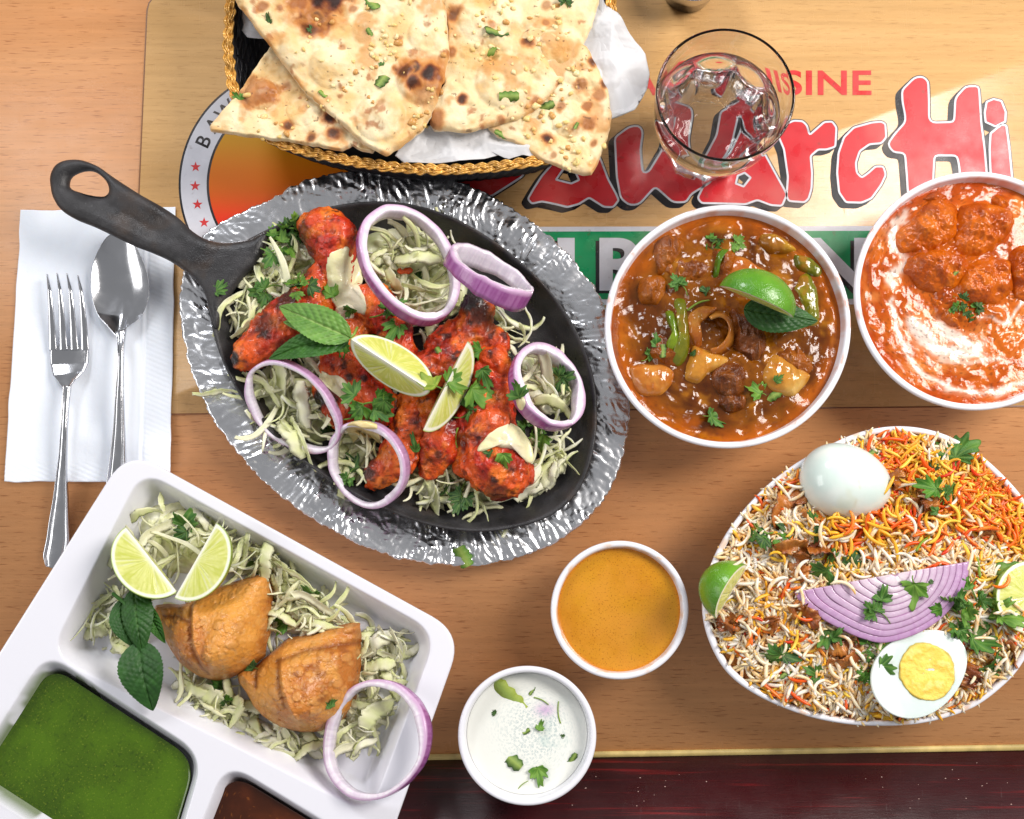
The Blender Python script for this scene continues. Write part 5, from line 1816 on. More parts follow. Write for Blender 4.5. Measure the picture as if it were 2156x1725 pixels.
# onion rings
onion_ring(862, 556, .060, 138, 108, -66, (.42, .24), .0098, .0044, 'largest red onion ring at the top of the skillet', seed=1)
onion_ring(1030, 582, .062, 100, 96, -33, (.95, 1.55), .0120, .0040, 'red onion ring tilted on edge overlapping the skillet rim', seed=2)
onion_ring(1152, 815, .055, 98, 84, -62, (.55, .34), .0092, .0048, 'red onion ring at the right side with herbs inside', seed=3)
onion_ring(617, 857, .050, 122, 86, -38, (-.34, -.50), .0062, .0034, 'thin red onion ring at the left front of the skillet', seed=4, pale=True)
onion_ring(775, 977, .050, 98, 88, -60, (-.42, -.34), .0068, .0038, 'red onion ring at the skillet bottom with a cream blob', seed=5, pale=True)

bpy.context.view_layer.update()
# garlic sauce dollops
def may(V):
    return mixc(S(232, 226, 176), S(226, 214, 190), np.clip(.5 + fbm(V[:, 0] * 60, V[:, 1] * 60, seed=2), 0, 1))
GS = 'pale garlic sauce dollops'
drape('sauce_dollop', [(700, 545), (735, 528), (756, 545), (760, 600), (770, 640), (772, 665), (740, 655), (705, 640), (690, 600), (690, 565)], .052, .0022, M_MAYO, may, 'pale sauce running down below the upright red drumstick', 'sauce', GS)
drape('sauce_dollop', [(705, 650), (730, 640), (745, 655), (740, 670), (715, 672)], .050, .0024, M_MAYO, may, 'small pale sauce drop above the light mint leaf', 'sauce', GS)
drape('sauce_dollop', [(672, 775), (700, 790), (730, 800), (745, 825), (735, 860), (715, 840), (690, 815), (668, 790)], .048, .0022, M_MAYO, may, 'pale sauce streak on the left thin onion ring', 'sauce', GS)
drape('sauce_dollop', [(735, 890), (755, 878), (785, 884), (797, 900), (792, 925), (775, 912), (750, 912), (735, 925), (728, 905)], .056, .0032, M_MAYO, lambda V: mixc(S(232, 214, 150), S(226, 204, 150), np.clip(V[:, 0] * 0 + .5, 0, 1)), 'creamy yellow blob sitting on the bottom onion ring', 'sauce', GS)
drape('sauce_dollop', [(1003, 950), (1025, 915), (1060, 895), (1090, 895), (1115, 925), (1125, 965), (1110, 970), (1085, 950), (1060, 942), (1030, 945), (1010, 955)], .058, .0028, M_MAYO, may, 'large pale sauce crescent on the largest chicken piece', 'sauce', GS)
drape('sauce_dollop', [(1086, 845), (1100, 842), (1106, 858), (1100, 872), (1088, 862)], .055, .0024, M_MAYO, may, 'tiny sauce drop beside the right onion ring', 'sauce', GS)

# lime wedges
lime_wedge(822, 768, .080, 205, -33, 8, 40, 'large lime wedge with flesh up in the middle of the skillet', rad=.0205, bright=0, pith=1.1, rindcol=(S(150, 160, 60), S(120, 150, 50)))
lime_wedge(938, 812, .072, 215, 64, -12, 21, 'narrow lime wedge standing beside the large one', rad=.022, bright=1, pith=1.3, rindcol=(S(130, 160, 60), S(110, 150, 50)))

# mint
sprig = empty('mint_sprig', W(735, 710, .058), 'mint sprig with one light and one dark leaf left of the lime', 'mint', 'mint leaves')
for nm, a in (('leaf', mint_part((738, 712), (588, 645), .070, .062, 40, .008, .25, 0, .02)), ('leaf', mint_part((735, 716), (566, 756), .068, .060, 31, .006, .3, 1, -.03)), ('leaf', mint_part((725, 705), (596, 678), .060, .058, 24, .004, .2, 0))):
    o = obj(nm, a[0], a[1], M_MINT, sprig, a[2])
V, F = tube([W(735, 712, .069), W(745, 705, .066), W(752, 690, .058)], .0009, 6)
obj('stem', V, F, M_MINT, sprig, np.tile(np.array(S(150, 180, 80)), (len(V), 1)))
bpy.context.view_layer.update()
H = herb
for a in [
 (590, 525, 52, 20, 'bunch', 1, 1, 'leafy coriander bunch on cabbage beside the upright red drumstick'),
 (620, 475, 34, 40, 'bunch', 2, 2, 'bright curled coriander tuft at the skillet top left edge'),
 (466, 608, 24, -60, 'leaf', 1, 3, 'lone coriander leaf resting on the skillet rim by the handle'),
 (560, 612, 36, 100, 'sprig', 1, 4, 'coriander sprig on cabbage left of the long browned chicken'),
 (640, 605, 34, 120, 'bunch', 2, 5, 'coriander tuft just above the light mint leaf'),
 (698, 612, 30, 30, 'leaf', 2, 6, 'broad coriander leaf next to the sauce above the mint'),
 (735, 655, 24, 150, 'half', 1, 7, 'wet coriander piece right of the light mint leaf'),
 (815, 655, 38, -60, 'sprig', 1, 8, 'curled coriander sprig below the largest onion ring'),
 (830, 695, 32, 150, 'leaf', 0, 9, 'coriander leaf on chicken above the large lime wedge'),
 (722, 740, 22, 180, 'leaf', 0, 10, 'coriander leaf tucked under the lower mint leaf'),
 (765, 850, 48, 60, 'bunch', 0, 11, 'large coriander bunch above the bottom onion ring'),
 (806, 858, 34, 170, 'leaf', 1, 12, 'grey green coriander leaf between bottom ring and lime'),
 (745, 975, 30, 30, 'leaf', 3, 13, 'dark coriander leaf inside the bottom onion ring'),
 (735, 1005, 26, 140, 'sprig', 1, 14, 'coriander sprig low inside the bottom onion ring'),
 (872, 935, 26, 10, 'half', 1, 15, 'upright coriander leaf right of the bottom onion ring'),
 (904, 812, 34, 60, 'leaf', 4, 16, 'yellow green coriander leaf on the tip of the large lime'),
 (955, 800, 30, -60, 'leaf', 2, 17, 'light coriander leaf across the narrow lime wedge'),
 (1002, 742, 26, 120, 'leaf', 0, 18, 'coriander leaf right of the narrow lime wedge top'),
 (1022, 795, 30, -160, 'half', 1, 19, 'folded coriander leaf on the chicken below the black knuckle'),
 (1008, 830, 42, -120, 'leaf', 2, 20, 'large bright coriander leaf on the central chicken'),
 (985, 865, 36, -70, 'sprig', 1, 21, 'coriander sprig left of the large sauce crescent'),
 (1092, 822, 26, 20, 'leaf', 1, 22, 'coriander leaf leaning on the right onion ring'),
 (1120, 905, 40, -130, 'bunch', 1, 23, 'coriander bunch below the right onion ring'),
 (1140, 930, 30, 170, 'leaf', 2, 24, 'pale coriander leaf hanging by the white cabbage at right'),
 (1058, 968, 34, 190, 'half', 2, 25, 'coriander leaf folded below the large sauce crescent'),
 (1028, 955, 16, 80, 'leaf', 3, 26, 'small dark coriander leaf touching the sauce crescent'),
 (1178, 800, 36, -80, 'sprig', 3, 27, 'dark coriander sprig inside the right onion ring'),
 (975, 1045, 46, 160, 'sprig', 3, 28, 'dark coriander sprig at the bottom of the skillet'),
 (940, 1025, 26, 20, 'leaf', 3, 29, 'small dark coriander leaf on cabbage at the skillet bottom'),
 (976, 1172, 24, -65, 'strip', 0, 30, 'cut coriander piece lying on the foil at the bottom'),
 (700, 905, 26, 90, 'sprig', 3, 31, 'coriander bit between the two left onion rings'),
 (880, 580, 14, 0, 'leaf', 3, 32, 'tiny coriander bit on cabbage inside the largest onion ring'),
 (965, 925, 26, 85, 'stem', 1, 33, 'short green coriander stem on the seam of two chickens'),
 (925, 740, 12, -50, 'strip', 1, 34, 'tiny coriander strip on the glazed chicken by the lime')]:
    H(*a[:2], a[2] * 1.2, *a[3:])
for (u, v, s, lb) in ((852, 572, 16, 'orange chicken crumb on cabbage inside the largest onion ring'),):
    c_ = hit(u, v)[0]
    chn = [(c_ + [-.003, 0, .001], .0022, c_ + [.003, .0006, .001], .0024, .6)]
    V, F, N = bake_blob('x', chn, .0006)
    V = V + N * .0008 * fbm(V[:, 0] * 500, V[:, 1] * 500, V[:, 2] * 500, seed=3)[:, None]
    obj('chicken_crumb', V, F, M_CHK, None, np.tile(np.array(S(206, 76, 20)), (len(V), 1)), label=lb, cat='crumb')
# herbs on the naan
for a in [(502, 205, 18, 40, 'leaf', 0, 41, 'coriander leaf on the left corner of the lower left naan'),
          (565, 42, 22, 10, 'half', 3, 42, 'dark coriander leaf near the left edge of the largest naan'),
          (652, 62, 12, 70, 'leaf', 3, 43, 'small wilted coriander under the big charred patch'),
          (785, 8, 22, -60, 'strip', 1, 44, 'green coriander strip at the top of the largest naan'),
          (806, 168, 26, 55, 'strip', 3, 45, 'dark curled coriander left of the round charred blister'),
          (778, 68, 12, -60, 'strip', 1, 46, 'thin coriander strip in the middle of the largest naan'),
          (803, 135, 9, 10, 'leaf', 1, 47, 'tiny coriander bit above the dark curled one'),
          (1045, 66, 30, 15, 'strip', 3, 48, 'dark coriander piece in the middle of the right naan'),
          (1030, 108, 20, -25, 'strip', 2, 49, 'thin green coriander strip on the right naan'),
          (1072, 203, 24, 0, 'strip', 1, 50, 'square cut coriander near the lower edge of the right naan'),
          (1150, 225, 20, 25, 'strip', 3, 51, 'dark coriander strip at the seam of the right naans'),
          (1190, 8, 26, 0, 'sprig', 3, 52, 'coriander sprig at the top of the right naan'),
          (1055, 283, 14, -20, 'strip', 1, 53, 'coriander strip by the white paper fold'),
          (680, 198, 10, -40, 'strip', 2, 54, 'tiny coriander strip at the largest naan lower edge'),
          (1213, 265, 8, 60, 'strip', 1, 55, 'tiny coriander bit on the rounded naan')]:
    H(*a)
# ------------------------------------------------------------------ brown curry
M_CURRY = mat('curry_gravy', None, rough=.12, rough_noise=(90, .05, .20), sss=.0, sss_r=(1, .6, .3), sss_scale=.002, bump=[(420, .00025, 3), (150, .0003, 3)])
ZQ = ZB1 - .0085


def gravy(name, O, z, parent, hf, cf, K=150, shrink=.962):
    c = O.mean(0); out = c + (O - c) * shrink
    loops = [np.c_[c + (out - c) * .95, np.full(len(out), z - .012)]]
    for r in np.r_[1.0, .995, .99, np.linspace(.984, .008, K)]:
        xy = c + (out - c) * r
        zz = z + hf(xy) * sst(1.0, .9, r) + .0012 * np.exp(-(1 - r) / .012)
        loops.append(np.c_[xy, zz])
    V, F = rings(loops, True, True)
    rr = np.hypot(V[:, 0] - c[0], V[:, 1] - c[1]) / np.hypot(*(out - c).T).mean()
    return obj(name, V, F, M_CURRY, parent, cf(V, rr))


curry = empty('brown_curry', np.r_[c1, ZQ - .012], 'glossy brown meat and onion curry filling the middle bowl', 'curry')


def h1(xy):
    a = fbm(xy[:, 0] * 45, xy[:, 1] * 45, seed=201, o=3)
    b = fbm(xy[:, 0] * 150, xy[:, 1] * 150, seed=202, o=3)
    d = np.hypot(*(xy - c1).T)
    return .0060 * np.maximum(a, -.3) + .0015 * b + .0022 * sst(.06, .03, d)


def col1(V, rr):
    x, y = V[:, 0], V[:, 1]
    c = mixc(S(126, 70, 8), S(90, 44, 5), sst(-.35, .35, fbm(x * 55, y * 55, seed=205)))
    c = mixc(c, S(166, 104, 22), sst(.1, .5, fbm(x * 80, y * 80, seed=206)) * .7)
    c = mixc(c, S(92, 40, 6), sst(.25, .55, fbm(x * 120, y * 120, seed=207)) * .6)
    c = mixc(c, S(180, 88, 8), sst(.78, 1.0, rr + .12 * fbm(x * 70, y * 70, seed=208)) * .8)
    c = mixc(c, S(206, 120, 20), sst(.975, 1.0, rr) * .8)
    return mixc(c, S(100, 44, 14), sst(.5, .7, vn(x * 900, y * 900, seed=209)) * .4)


gravy('gravy', O1, ZQ, curry, h1, col1)


def grow(P, k):
    P = np.asarray(P, float); c = P.mean(0)
    return c + (P - c) * k


def chunk(name, out_px, z, h, m, cf, seed, parent, rough=.0016, pw=2.6, tilt=(0, 0), sm=True, n=150, K=44, sink=.006):
    O = spl(grow(out_px, 1.30), n)
    O = ccw(PL(O, z)[:, :2]); c = O.mean(0)
    O = O + .0008 * np.stack([vn(O[:, 0] * 180, O[:, 1] * 180, seed=seed), vn(O[:, 0] * 180, O[:, 1] * 180, seed=seed + 1)], 1)
    def top(xy, r):
        return z - sink + (h + sink) * (np.clip(1 - r ** pw, 0, 1) ** .5) + rough * fbm(xy[:, 0] * 110, xy[:, 1] * 110, seed=seed, o=4) * 1.6 * (1 - r ** 4) + \
            rough * (.15 if 'chicken' in name else .8) * (1 - np.abs(vn(xy[:, 0] * 240 + seed, xy[:, 1] * 120, seed=seed + 4)) * 2) * (1 - r ** 4) + tilt[0] * (xy[:, 0] - c[0]) + tilt[1] * (xy[:, 1] - c[1])
    V, F = dome(O, top, lambda xy, r: np.full(len(xy), z - sink - .002), K=K)
    return obj(name, V, F, m, parent, cf(V))


def cfun(a, b, c3=None, s=90, seed=0, amt=.6):
    def f(V):
        x, y, z = V.T
        c = mixc(a, b, sst(-.35, .35, fbm(x * s, y * s, z * s, seed=seed)))
        if c3: c = mixc(c, c3, sst(.1, .5, fbm(x * s * 1.7, y * s * 1.7, z * s, seed=seed + 3)) * amt)
        return c
    return f


M_MEAT = mat('curry_meat', None, rough=.24, rough_noise=(160, .14, .42), sss=.03, sss_r=(1, .5, .3), sss_scale=.003, bump=[(400, .0009, 5)], coat=.05)
M_VEG = mat('cooked_vegetable', None, rough=.15, sss=.15, sss_r=(1, .8, .3), sss_scale=.004, bump=[(200, .0003, 3)], coat=.4)
meat = cfun(S(116, 60, 18), S(86, 40, 12), S(146, 84, 32), 120, 3)
meat2 = cfun(S(146, 78, 14), S(112, 54, 8), S(168, 100, 28), 90, 6)
oni = cfun(S(212, 170, 88), S(190, 128, 44), S(176, 96, 26), 60, 8, .7)
onid = cfun(S(186, 116, 38), S(166, 88, 24), S(200, 140, 60), 60, 10, .5)
pep = cfun(S(132, 124, 26), S(98, 104, 20), S(160, 100, 24), 60, 12, .7)
zz = ZQ + .001
k1 = crop(1480, 500, 2.696)
for a in [('meat_chunk', [(1050, 760 + 60), (1120, 860), (1160, 960), (1150, 1050), (1080, 1080), (1000, 1040), (960, 960), (940, 850), (960, 770)], .008, meat, .0022),
          ('meat_chunk', [(830, 1140), (900, 1110), (990, 1130), (1020, 1210), (990, 1290), (930, 1330), (850, 1290), (800, 1220)], .008, meat, .0024),
          ('meat_chunk', [(860, 1300), (960, 1300), (1030, 1330), (1010, 1400), (930, 1420), (870, 1380)], .003, meat, .002),
          ('meat_chunk', [(430, 320), (500, 260), (580, 270), (620, 340), (560, 420), (480, 480), (430, 430)], .006, meat2, .0018),
          ('meat_chunk', [(340, 560), (430, 520), (490, 560), (480, 640), (430, 690), (350, 660)], .005, meat2, .0018),
          ('meat_chunk', [(490, 430), (620, 400), (790, 420), (820, 500), (740, 540), (600, 550), (510, 500)], .005, meat2, .0016),
          ('meat_chunk', [(820, 360), (900, 340), (950, 370), (930, 470), (870, 540), (820, 500)], .006, meat2, .0018),
          ('meat_chunk', [(1180, 1010), (1330, 990), (1440, 1050), (1490, 1150), (1400, 1190), (1280, 1130), (1190, 1080)], .004, meat2, .002),
          ('meat_chunk', [(480, 920), (560, 1000), (600, 1080), (540, 1120), (450, 1080), (400, 1010)], .004, meat2, .0018),
          ('onion_piece', [(690, 1010), (760, 1030), (880, 1075), (860, 1130), (780, 1170), (720, 1220), (650, 1200), (640, 1170), (665, 1090)], .008, oni, .0006),
          ('onion_piece', [(1220, 1060), (1300, 1090), (1420, 1170), (1440, 1200), (1350, 1300), (1260, 1290), (1180, 1250), (1150, 1170)], .007, oni, .0006),
          ('onion_piece', [(280, 1140), (400, 1125), (510, 1150), (520, 1240), (450, 1300), (340, 1290), (290, 1220)], .005, onid, .0006),
          ('onion_piece', [(640, 780), (740, 740), (830, 750), (780, 800), (730, 860), (740, 960), (700, 970), (650, 900)], .007, onid, .0008),
          ('onion_piece', [(990, 410), (1100, 450), (1240, 540), (1350, 640), (1330, 670), (1200, 600), (1050, 520), (930, 510)], .006, onid, .0006),
          ('onion_piece', [(1150, 250), (1230, 240), (1340, 310), (1350, 340), (1240, 350), (1140, 310)], .005, cfun(S(186, 140, 40), S(150, 96, 24), None, 60, 4), .0006),
          ('pepper_strip', [(560, 720), (620, 700), (640, 790), (650, 900), (640, 1030), (600, 1070), (540, 1060), (560, 930), (545, 800)], .007, pep, .0006),
          ('pepper_strip', [(500, 790), (540, 780), (560, 850), (575, 960), (560, 1010), (510, 1010), (500, 960), (530, 900)], .008, cfun(S(118, 140, 24), S(84, 112, 20), None, 60, 5), .0005),
          ('pepper_strip', [(1390, 560), (1450, 520), (1500, 600), (1520, 760), (1510, 830), (1440, 820), (1400, 700), (1370, 620)], .005, pep, .0006),
          ('pepper_strip', [(1380, 380), (1470, 400), (1540, 470), (1530, 530), (1460, 500), (1390, 450)], .004, pep, .0006),
          ('pepper_strip', [(830, 390), (870, 350), (910, 350), (880, 400), (850, 470), (840, 520), (815, 520)], .009, cfun(S(90, 130, 24), S(70, 104, 20), None, 60, 5), .0004)]:
    chunk(a[0], k1(a[1]), zz, a[2], M_MEAT if 'meat' in a[0] else M_VEG, a[3], hash(a[1][0]) % 97, curry, a[4], pw=3.2 if 'meat' not in a[0] else 2.4)
# curled onion petal
pts = k1([(790, 790), (860, 770), (920, 800), (950, 870), (930, 950), (870, 1010), (800, 1030)])
path = spl(pts, 40, False)
for dz, w_, nm in ((0, .0062, 'onion_curl'),):
    P_ = np.array([W(p[0], p[1], zz + .006) for p in path])
    T = np.gradient(P_, axis=0); T /= np.linalg.norm(T, axis=1)[:, None]; Nn_ = np.c_[T[:, 1], -T[:, 0], T[:, 2] * 0]
    loops = []
    for i in range(len(P_)):
        ww = w_ * math.sin(min(max(i / 39, .12), .9) * PI) ** .4
        q = np.array([(-1, -.2), (-.9, .15), (0, .15), (1, .15), (1, -.15), (0, -.12)])
        loops.append(P_[i] + q[:, :1] * ww * (Nn_[i] * .55 + np.array([0, 0, .83])) * .8 + q[:, 1:] * .006 * Nn_[i] * .8)
    V, F = rings(loops, True, True)
    obj(nm, V, F, M_VEG, curry, cfun(S(166, 96, 30), S(196, 130, 50), None, 80, 3)(V))
bpy.context.view_layer.update()
lime_wedge(1592, 636, .073, 172, -24, 150, 38, 'bright green lime wedge rind up in the brown curry', rad=.020, rindcol=(S(66, 126, 22), S(96, 150, 36)), pith=.8)
a = mint_part((1566, 652), (1722, 676), .068, .062, 40, .003, -.15, 2, -.02, light=S(70, 104, 40))
obj('mint_leaf', a[0], a[1], M_MINT, None, a[2], label='large dark green leaf beside the lime in the brown curry', cat='mint leaf', group='mint leaves')
bpy.context.view_layer.update()
GC = 'coriander on the curries'
for b in [(1500, 515, 26, 90, 'bunch', 3, 61, 'dark glossy coriander at the top of the brown curry'),
          (1545, 510, 30, -120, 'sprig', 2, 62, 'light coriander stalk fan at the top of the brown curry'),
          (1432, 602, 32, 30, 'sprig', 1, 63, 'curled coriander sprig upper left in the brown curry'),
          (1484, 612, 18, 60, 'leaf', 3, 64, 'small submerged coriander leaf left of the curry lime'),
          (1380, 718, 26, 10, 'half', 1, 65, 'coriander leaf at the left side of the brown curry'),
          (1362, 750, 22, -60, 'sprig', 1, 66, 'coriander bit below the left leaf in the brown curry'),
          (1510, 882, 40, -100, 'leaf', 1, 67, 'broad coriander leaf at the bottom of the brown curry'),
          (1590, 822, 36, 60, 'leaf', 2, 68, 'bright coriander leaf lower middle of the brown curry'),
          (1640, 797, 26, -50, 'half', 1, 69, 'coriander leaf on the pale onion piece in the curry'),
          (1626, 835, 18, 30, 'strip', 1, 70, 'small coriander strip right of the bright curry leaf'),
          (1472, 643, 34, 24, 'stem', 1, 71, 'pale green stem lying in the brown curry'),
          (1460, 745, 14, 90, 'leaf', 3, 72, 'dark coriander speck beside the curry pepper strips'),
          (1395, 740, 16, 90, 'strip', 3, 73, 'dark green strip at the left of the brown curry')]:
    herb(*b[:8], group=GC)

# ------------------------------------------------------------------ creamy orange curry
cream = empty('creamy_orange_curry', np.r_[c2, ZQ - .012], 'creamy orange chicken curry with white cream swirls', 'curry')
k2 = crop(2100, 400, 2.613)
swirl = [(k2([(370, 380), (330, 470), (350, 560), (420, 640), (400, 700), (330, 760), (340, 820)]), 17, .9),
         (k2([(330, 930), (360, 1060), (400, 1180), (480, 1330), (600, 1440), (760, 1510), (900, 1530), (1100, 1500), (1250, 1440)]), 11, .95),
         (k2([(480, 1060), (560, 1180), (660, 1240), (800, 1260), (880, 1230)]), 26, 1.0),
         (k2([(640, 1090), (730, 1140), (840, 1190)]), 22, .9),
         (k2([(420, 330), (400, 400), (460, 420)]), 13, .7),
         (k2([(1020, 560), (1060, 640), (1090, 720), (1180, 700)]), 12, .7),
         (k2([(900, 1050), (1000, 1030), (1060, 1070), (1140, 1000), (1180, 880)]), 8, .7),
         (k2([(640, 1300), (760, 1330), (880, 1320), (1040, 1290)]), 10, .4)]
SWP = [(PL(spl(np.array(p), 60, False), ZQ)[:, :2], w * UNIT(ZQ), s) for p, w, s in swirl]


CORE = PL(k2([(480, 330), (600, 230), (720, 300), (760, 360), (860, 310), (1080, 350), (1090, 470), (1010, 600), (1080, 680), (1100, 860), (1000, 960), (1060, 1010), (900, 1090), (760, 1110), (620, 960), (560, 840), (440, 800), (380, 520)]), ZQ)[:, :2]


def h2(xy):
    a = fbm(xy[:, 0] * 50, xy[:, 1] * 50, seed=221, o=3)
    b = fbm(xy[:, 0] * 160, xy[:, 1] * 160, seed=222, o=3)
    gate = .35 + .65 * sst(-.12, .22, a)
    core = sst(.006, -.012, sdf_poly(xy, CORE))
    return .0026 * gate * (.6 + .6 * b) + .0002 * a + core * (.0045 + .002 * b)


def col2(V, rr):
    x, y = V[:, 0], V[:, 1]
    c = mixc(S(196, 98, 26), S(172, 72, 12), sst(-.35, .35, fbm(x * 60, y * 60, seed=225)))
    c = mixc(c, S(214, 130, 62), sst(.0, .45, fbm(x * 90, y * 90, seed=226)) * .6)
    wx = x + .0035 * fbm(x * 110, y * 110, seed=228); wy = y + .0035 * fbm(x * 110, y * 110, seed=229)
    for P_, w, s in SWP:
        d = np.min(np.hypot(wx[:, None] - P_[None, :, 0], wy[:, None] - P_[None, :, 1]), axis=1) / (w * .72)
        nz_ = .4 * fbm(x * 120, y * 120, seed=230)
        c = mixc(c, S(222, 160, 124), sst(1.7, .8, d + nz_) * .45 * s)
        c = mixc(c, S(232, 220, 208), sst(.95, .30, d + 1.3 * nz_) * s * .85)
    c = mixc(c, mixc(S(176, 84, 8), S(150, 60, 6), sst(-.3, .3, fbm(x * 90, y * 90, seed=235))), sst(.004, -.006, sdf_poly(np.c_[wx, wy], CORE)) * .95)
    c = mixc(c, S(176, 66, 14), sst(.90, 1.0, rr + .08 * fbm(x * 70, y * 70, seed=208)) * .7)
    c = mixc(c, S(200, 108, 16), sst(.975, 1.0, rr) * .8)
    return mixc(c, S(80, 46, 20), sst(.56, .66, vn(x * 900, y * 900, seed=209)) * .55)


gravy('gravy', O2, ZQ, cream, h2, col2)
M_MAK = mat('creamy_chicken', None, rough=.14, rough_noise=(140, .06, .28), bump=[(300, .0008, 5), (120, .0014, 3)], coat=.1)
mk = cfun(S(190, 92, 12), S(162, 68, 8), S(210, 112, 24), 80, 31)
for i, (P_, hgt) in enumerate([([(500, 380), (560, 310), (640, 285), (720, 320), (750, 400), (720, 500), (640, 560), (500, 590), (420, 560), (400, 480)], .012),
                 ([(800, 340), (870, 315), (980, 325), (1080, 370), (1080, 450), (1020, 540), (930, 600), (820, 620), (750, 560), (760, 430)], .013),
                 ([(470, 660), (560, 620), (690, 610), (780, 660), (800, 740), (740, 820), (640, 850), (520, 810), (460, 740)], .012),
                 ([(840, 700), (940, 660), (1060, 680), (1090, 760), (1080, 860), (990, 920), (880, 930), (770, 890), (760, 790)], .012),
                 ([(1130, 640), (1200, 590), (1320, 620), (1380, 720), (1320, 820), (1200, 900), (1130, 800)], .010),
                 ([(600, 900), (700, 950), (760, 1060), (820, 1110), (760, 1120), (680, 1060), (620, 980)], .004),
                 ([(540, 260), (620, 215), (700, 240), (680, 280), (600, 290)], .004),
                 ([(1000, 230), (1060, 240), (1100, 300), (1040, 330), (990, 280)], .004)]):
    chunk('chicken_chunk', k2(P_), ZQ + .001, hgt, M_MAK, mk, 41 + i * 5, cream, .0036, pw=2.0, n=190, K=56)
bpy.context.view_layer.update()
for b in [(2020, 645, 26, 30, 'bunch', 3, 81, 'dark wilted coriander below the chunks of orange curry'),
          (2052, 655, 26, -70, 'bunch', 3, 82, 'dark green herb clump in the orange curry centre'),
          (2012, 575, 9, 50, 'strip', 3, 83, 'tiny dark herb flake on an orange chicken chunk')]:
    herb(*b[:8], group=GC)
# ------------------------------------------------------------------ biryani
M_RICE = mat('rice', None, rough=.34, sss=.45, sss_r=(1, .75, .45), sss_scale=.004, specks=((170, .5, .66, .75, S(232, 160, 60)),))
kb = crop(1740, 1040, 2.156)
rice = empty('biryani_rice', np.r_[c3, ZB3 - .03], 'mound of white yellow and orange rice filling the egg shaped bowl', 'rice')
RO = O3
Rm = np.hypot(*(RO - c3).T)
ang3 = np.arctan2(RO[:, 1] - c3[1], RO[:, 0] - c3[0]); od = np.argsort(ang3)


def rel3(xy):
    a = np.arctan2(xy[:, 1] - c3[1], xy[:, 0] - c3[0])
    R = np.interp(a, ang3[od], Rm[od], period=2 * PI)
    return np.hypot(xy[:, 0] - c3[0], xy[:, 1] - c3[1]) / R


def hrice(xy):
    q = rel3(xy)
    return ZB3 - .0035 + .012 * (1 - q ** 2.4) + .0028 * fbm(xy[:, 0] * 45, xy[:, 1] * 45, seed=301, o=3)


def grain(bend, L, r, k=7, n=9):
    s = np.linspace(-1, 1, n)
    x = np.sin(s * bend) / max(bend, .01) * L / 2; y = (1 - np.cos(s * bend)) / max(bend, .01) * L / 2
    rad = r * np.sqrt(np.clip(1 - (np.abs(s) * .97) ** 3.4, 0, 1))
    V, F = tube(np.c_[x, y, y * 0], rad, k)
    return V, F


GV = [grain(b, L, r) for b, L, r in ((.2, .0138, .00100), (.6, .0152, .00098), (1.0, .0158, .00096), (.35, .0112, .00106), (1.5, .0164, .00094), (.8, .0142, .00102))]
WHITE, YEL, ORA, RED = [S(240, 220, 188), S(246, 234, 214), S(230, 200, 150), S(238, 212, 174)], [S(236, 176, 44), S(240, 194, 70), S(226, 160, 34)], [S(232, 104, 12), S(226, 84, 10), S(236, 126, 24)], [S(206, 52, 14)]
saff = PL(kb([(600, 520), (760, 520), (900, 560), (1020, 480), (1040, 380), (990, 250), (1000, 120), (1180, 110), (1300, 250), (1400, 220), (1560, 240), (1700, 330), (1800, 480), (1830, 700), (1700, 720), (1500, 640), (1330, 620), (1150, 760), (1000, 720), (850, 740), (700, 690)]), ZB3)[:, :2]
saff2 = PL(kb([(1560, 480), (1800, 440), (1900, 700), (1800, 900), (1640, 760)]), ZB3)[:, :2]


def gcol(xy, n):
    sd = sdf_poly(xy, saff)
    p = .05 + .73 * sst(.006, -.004, sd)
    m = fbm(xy[:, 0] * 45, xy[:, 1] * 45, seed=305)
    out = np.zeros((n, 3)); u = rng.random(n); w = rng.random(n)
    for i in range(n):
        orange = .42 + .9 * m[i]
        if u[i] < p[i]:
            pal = (ORA if w[i] < orange else YEL)
            if w[i] < .08: pal = RED
        elif u[i] < p[i] + .16 * (1 + 2.2 * max(m[i], -.3)): pal = YEL if w[i] < .75 else ORA
        else: pal = WHITE
        out[i] = pal[rng.integers(len(pal))]
    return out


def eul(a, b, c):
    ca, sa, cb, sb, cc_, sc2 = np.cos(a), np.sin(a), np.cos(b), np.sin(b), np.cos(c), np.sin(c)
    # Rz(a) Ry(b) Rx(c)
    return np.stack([np.stack([ca * cb, ca * sb * sc2 - sa * cc_, ca * sb * cc_ + sa * sc2], -1), np.stack([sa * cb, sa * sb * sc2 + ca * cc_, sa * sb * cc_ - ca * sc2], -1), np.stack([-sb, cb * sc2, cb * cc_], -1)], -2)


# bed under the grains
def cbed(V):
    x, y = V[:, 0], V[:, 1]
    return mixc(S(214, 150, 70), S(176, 104, 40), sst(-.3, .3, fbm(x * 120, y * 120, seed=9)))


o_ = c3 + (RO - c3) * .955
V, F = dome(o_, lambda xy, r: hrice(xy) - .0017, lambda xy, r: np.full(len(xy), ZB3 - .016), K=50)
obj('rice_bed', V, F, mat('rice_bed', None, rough=.5, bump=[(300, .0012, 4)]), rice, cbed(V))
NG = 5400
lo, hi = RO.min(0), RO.max(0)
xy = rng.uniform(lo, hi, (NG * 2, 2)); xy = xy[rel3(xy) < .945][:NG]
frame_cut = xy[:, 0] < W(2230, 1200, ZB3)[0]
xy = xy[frame_cut]
n = len(xy)
lay = rng.random(n)
zg = hrice(xy) + (-.0012 + .0032 * lay)
gi = rng.integers(0, len(GV), n)
flow = fbm(xy[:, 0] * 30, xy[:, 1] * 30, seed=310) * 5
Rr = eul(flow + rng.normal(0, .9, n), rng.normal(0, .20, n), rng.uniform(0, 2 * PI, n) * (rng.random(n) < .5) + rng.normal(0, .3, n))
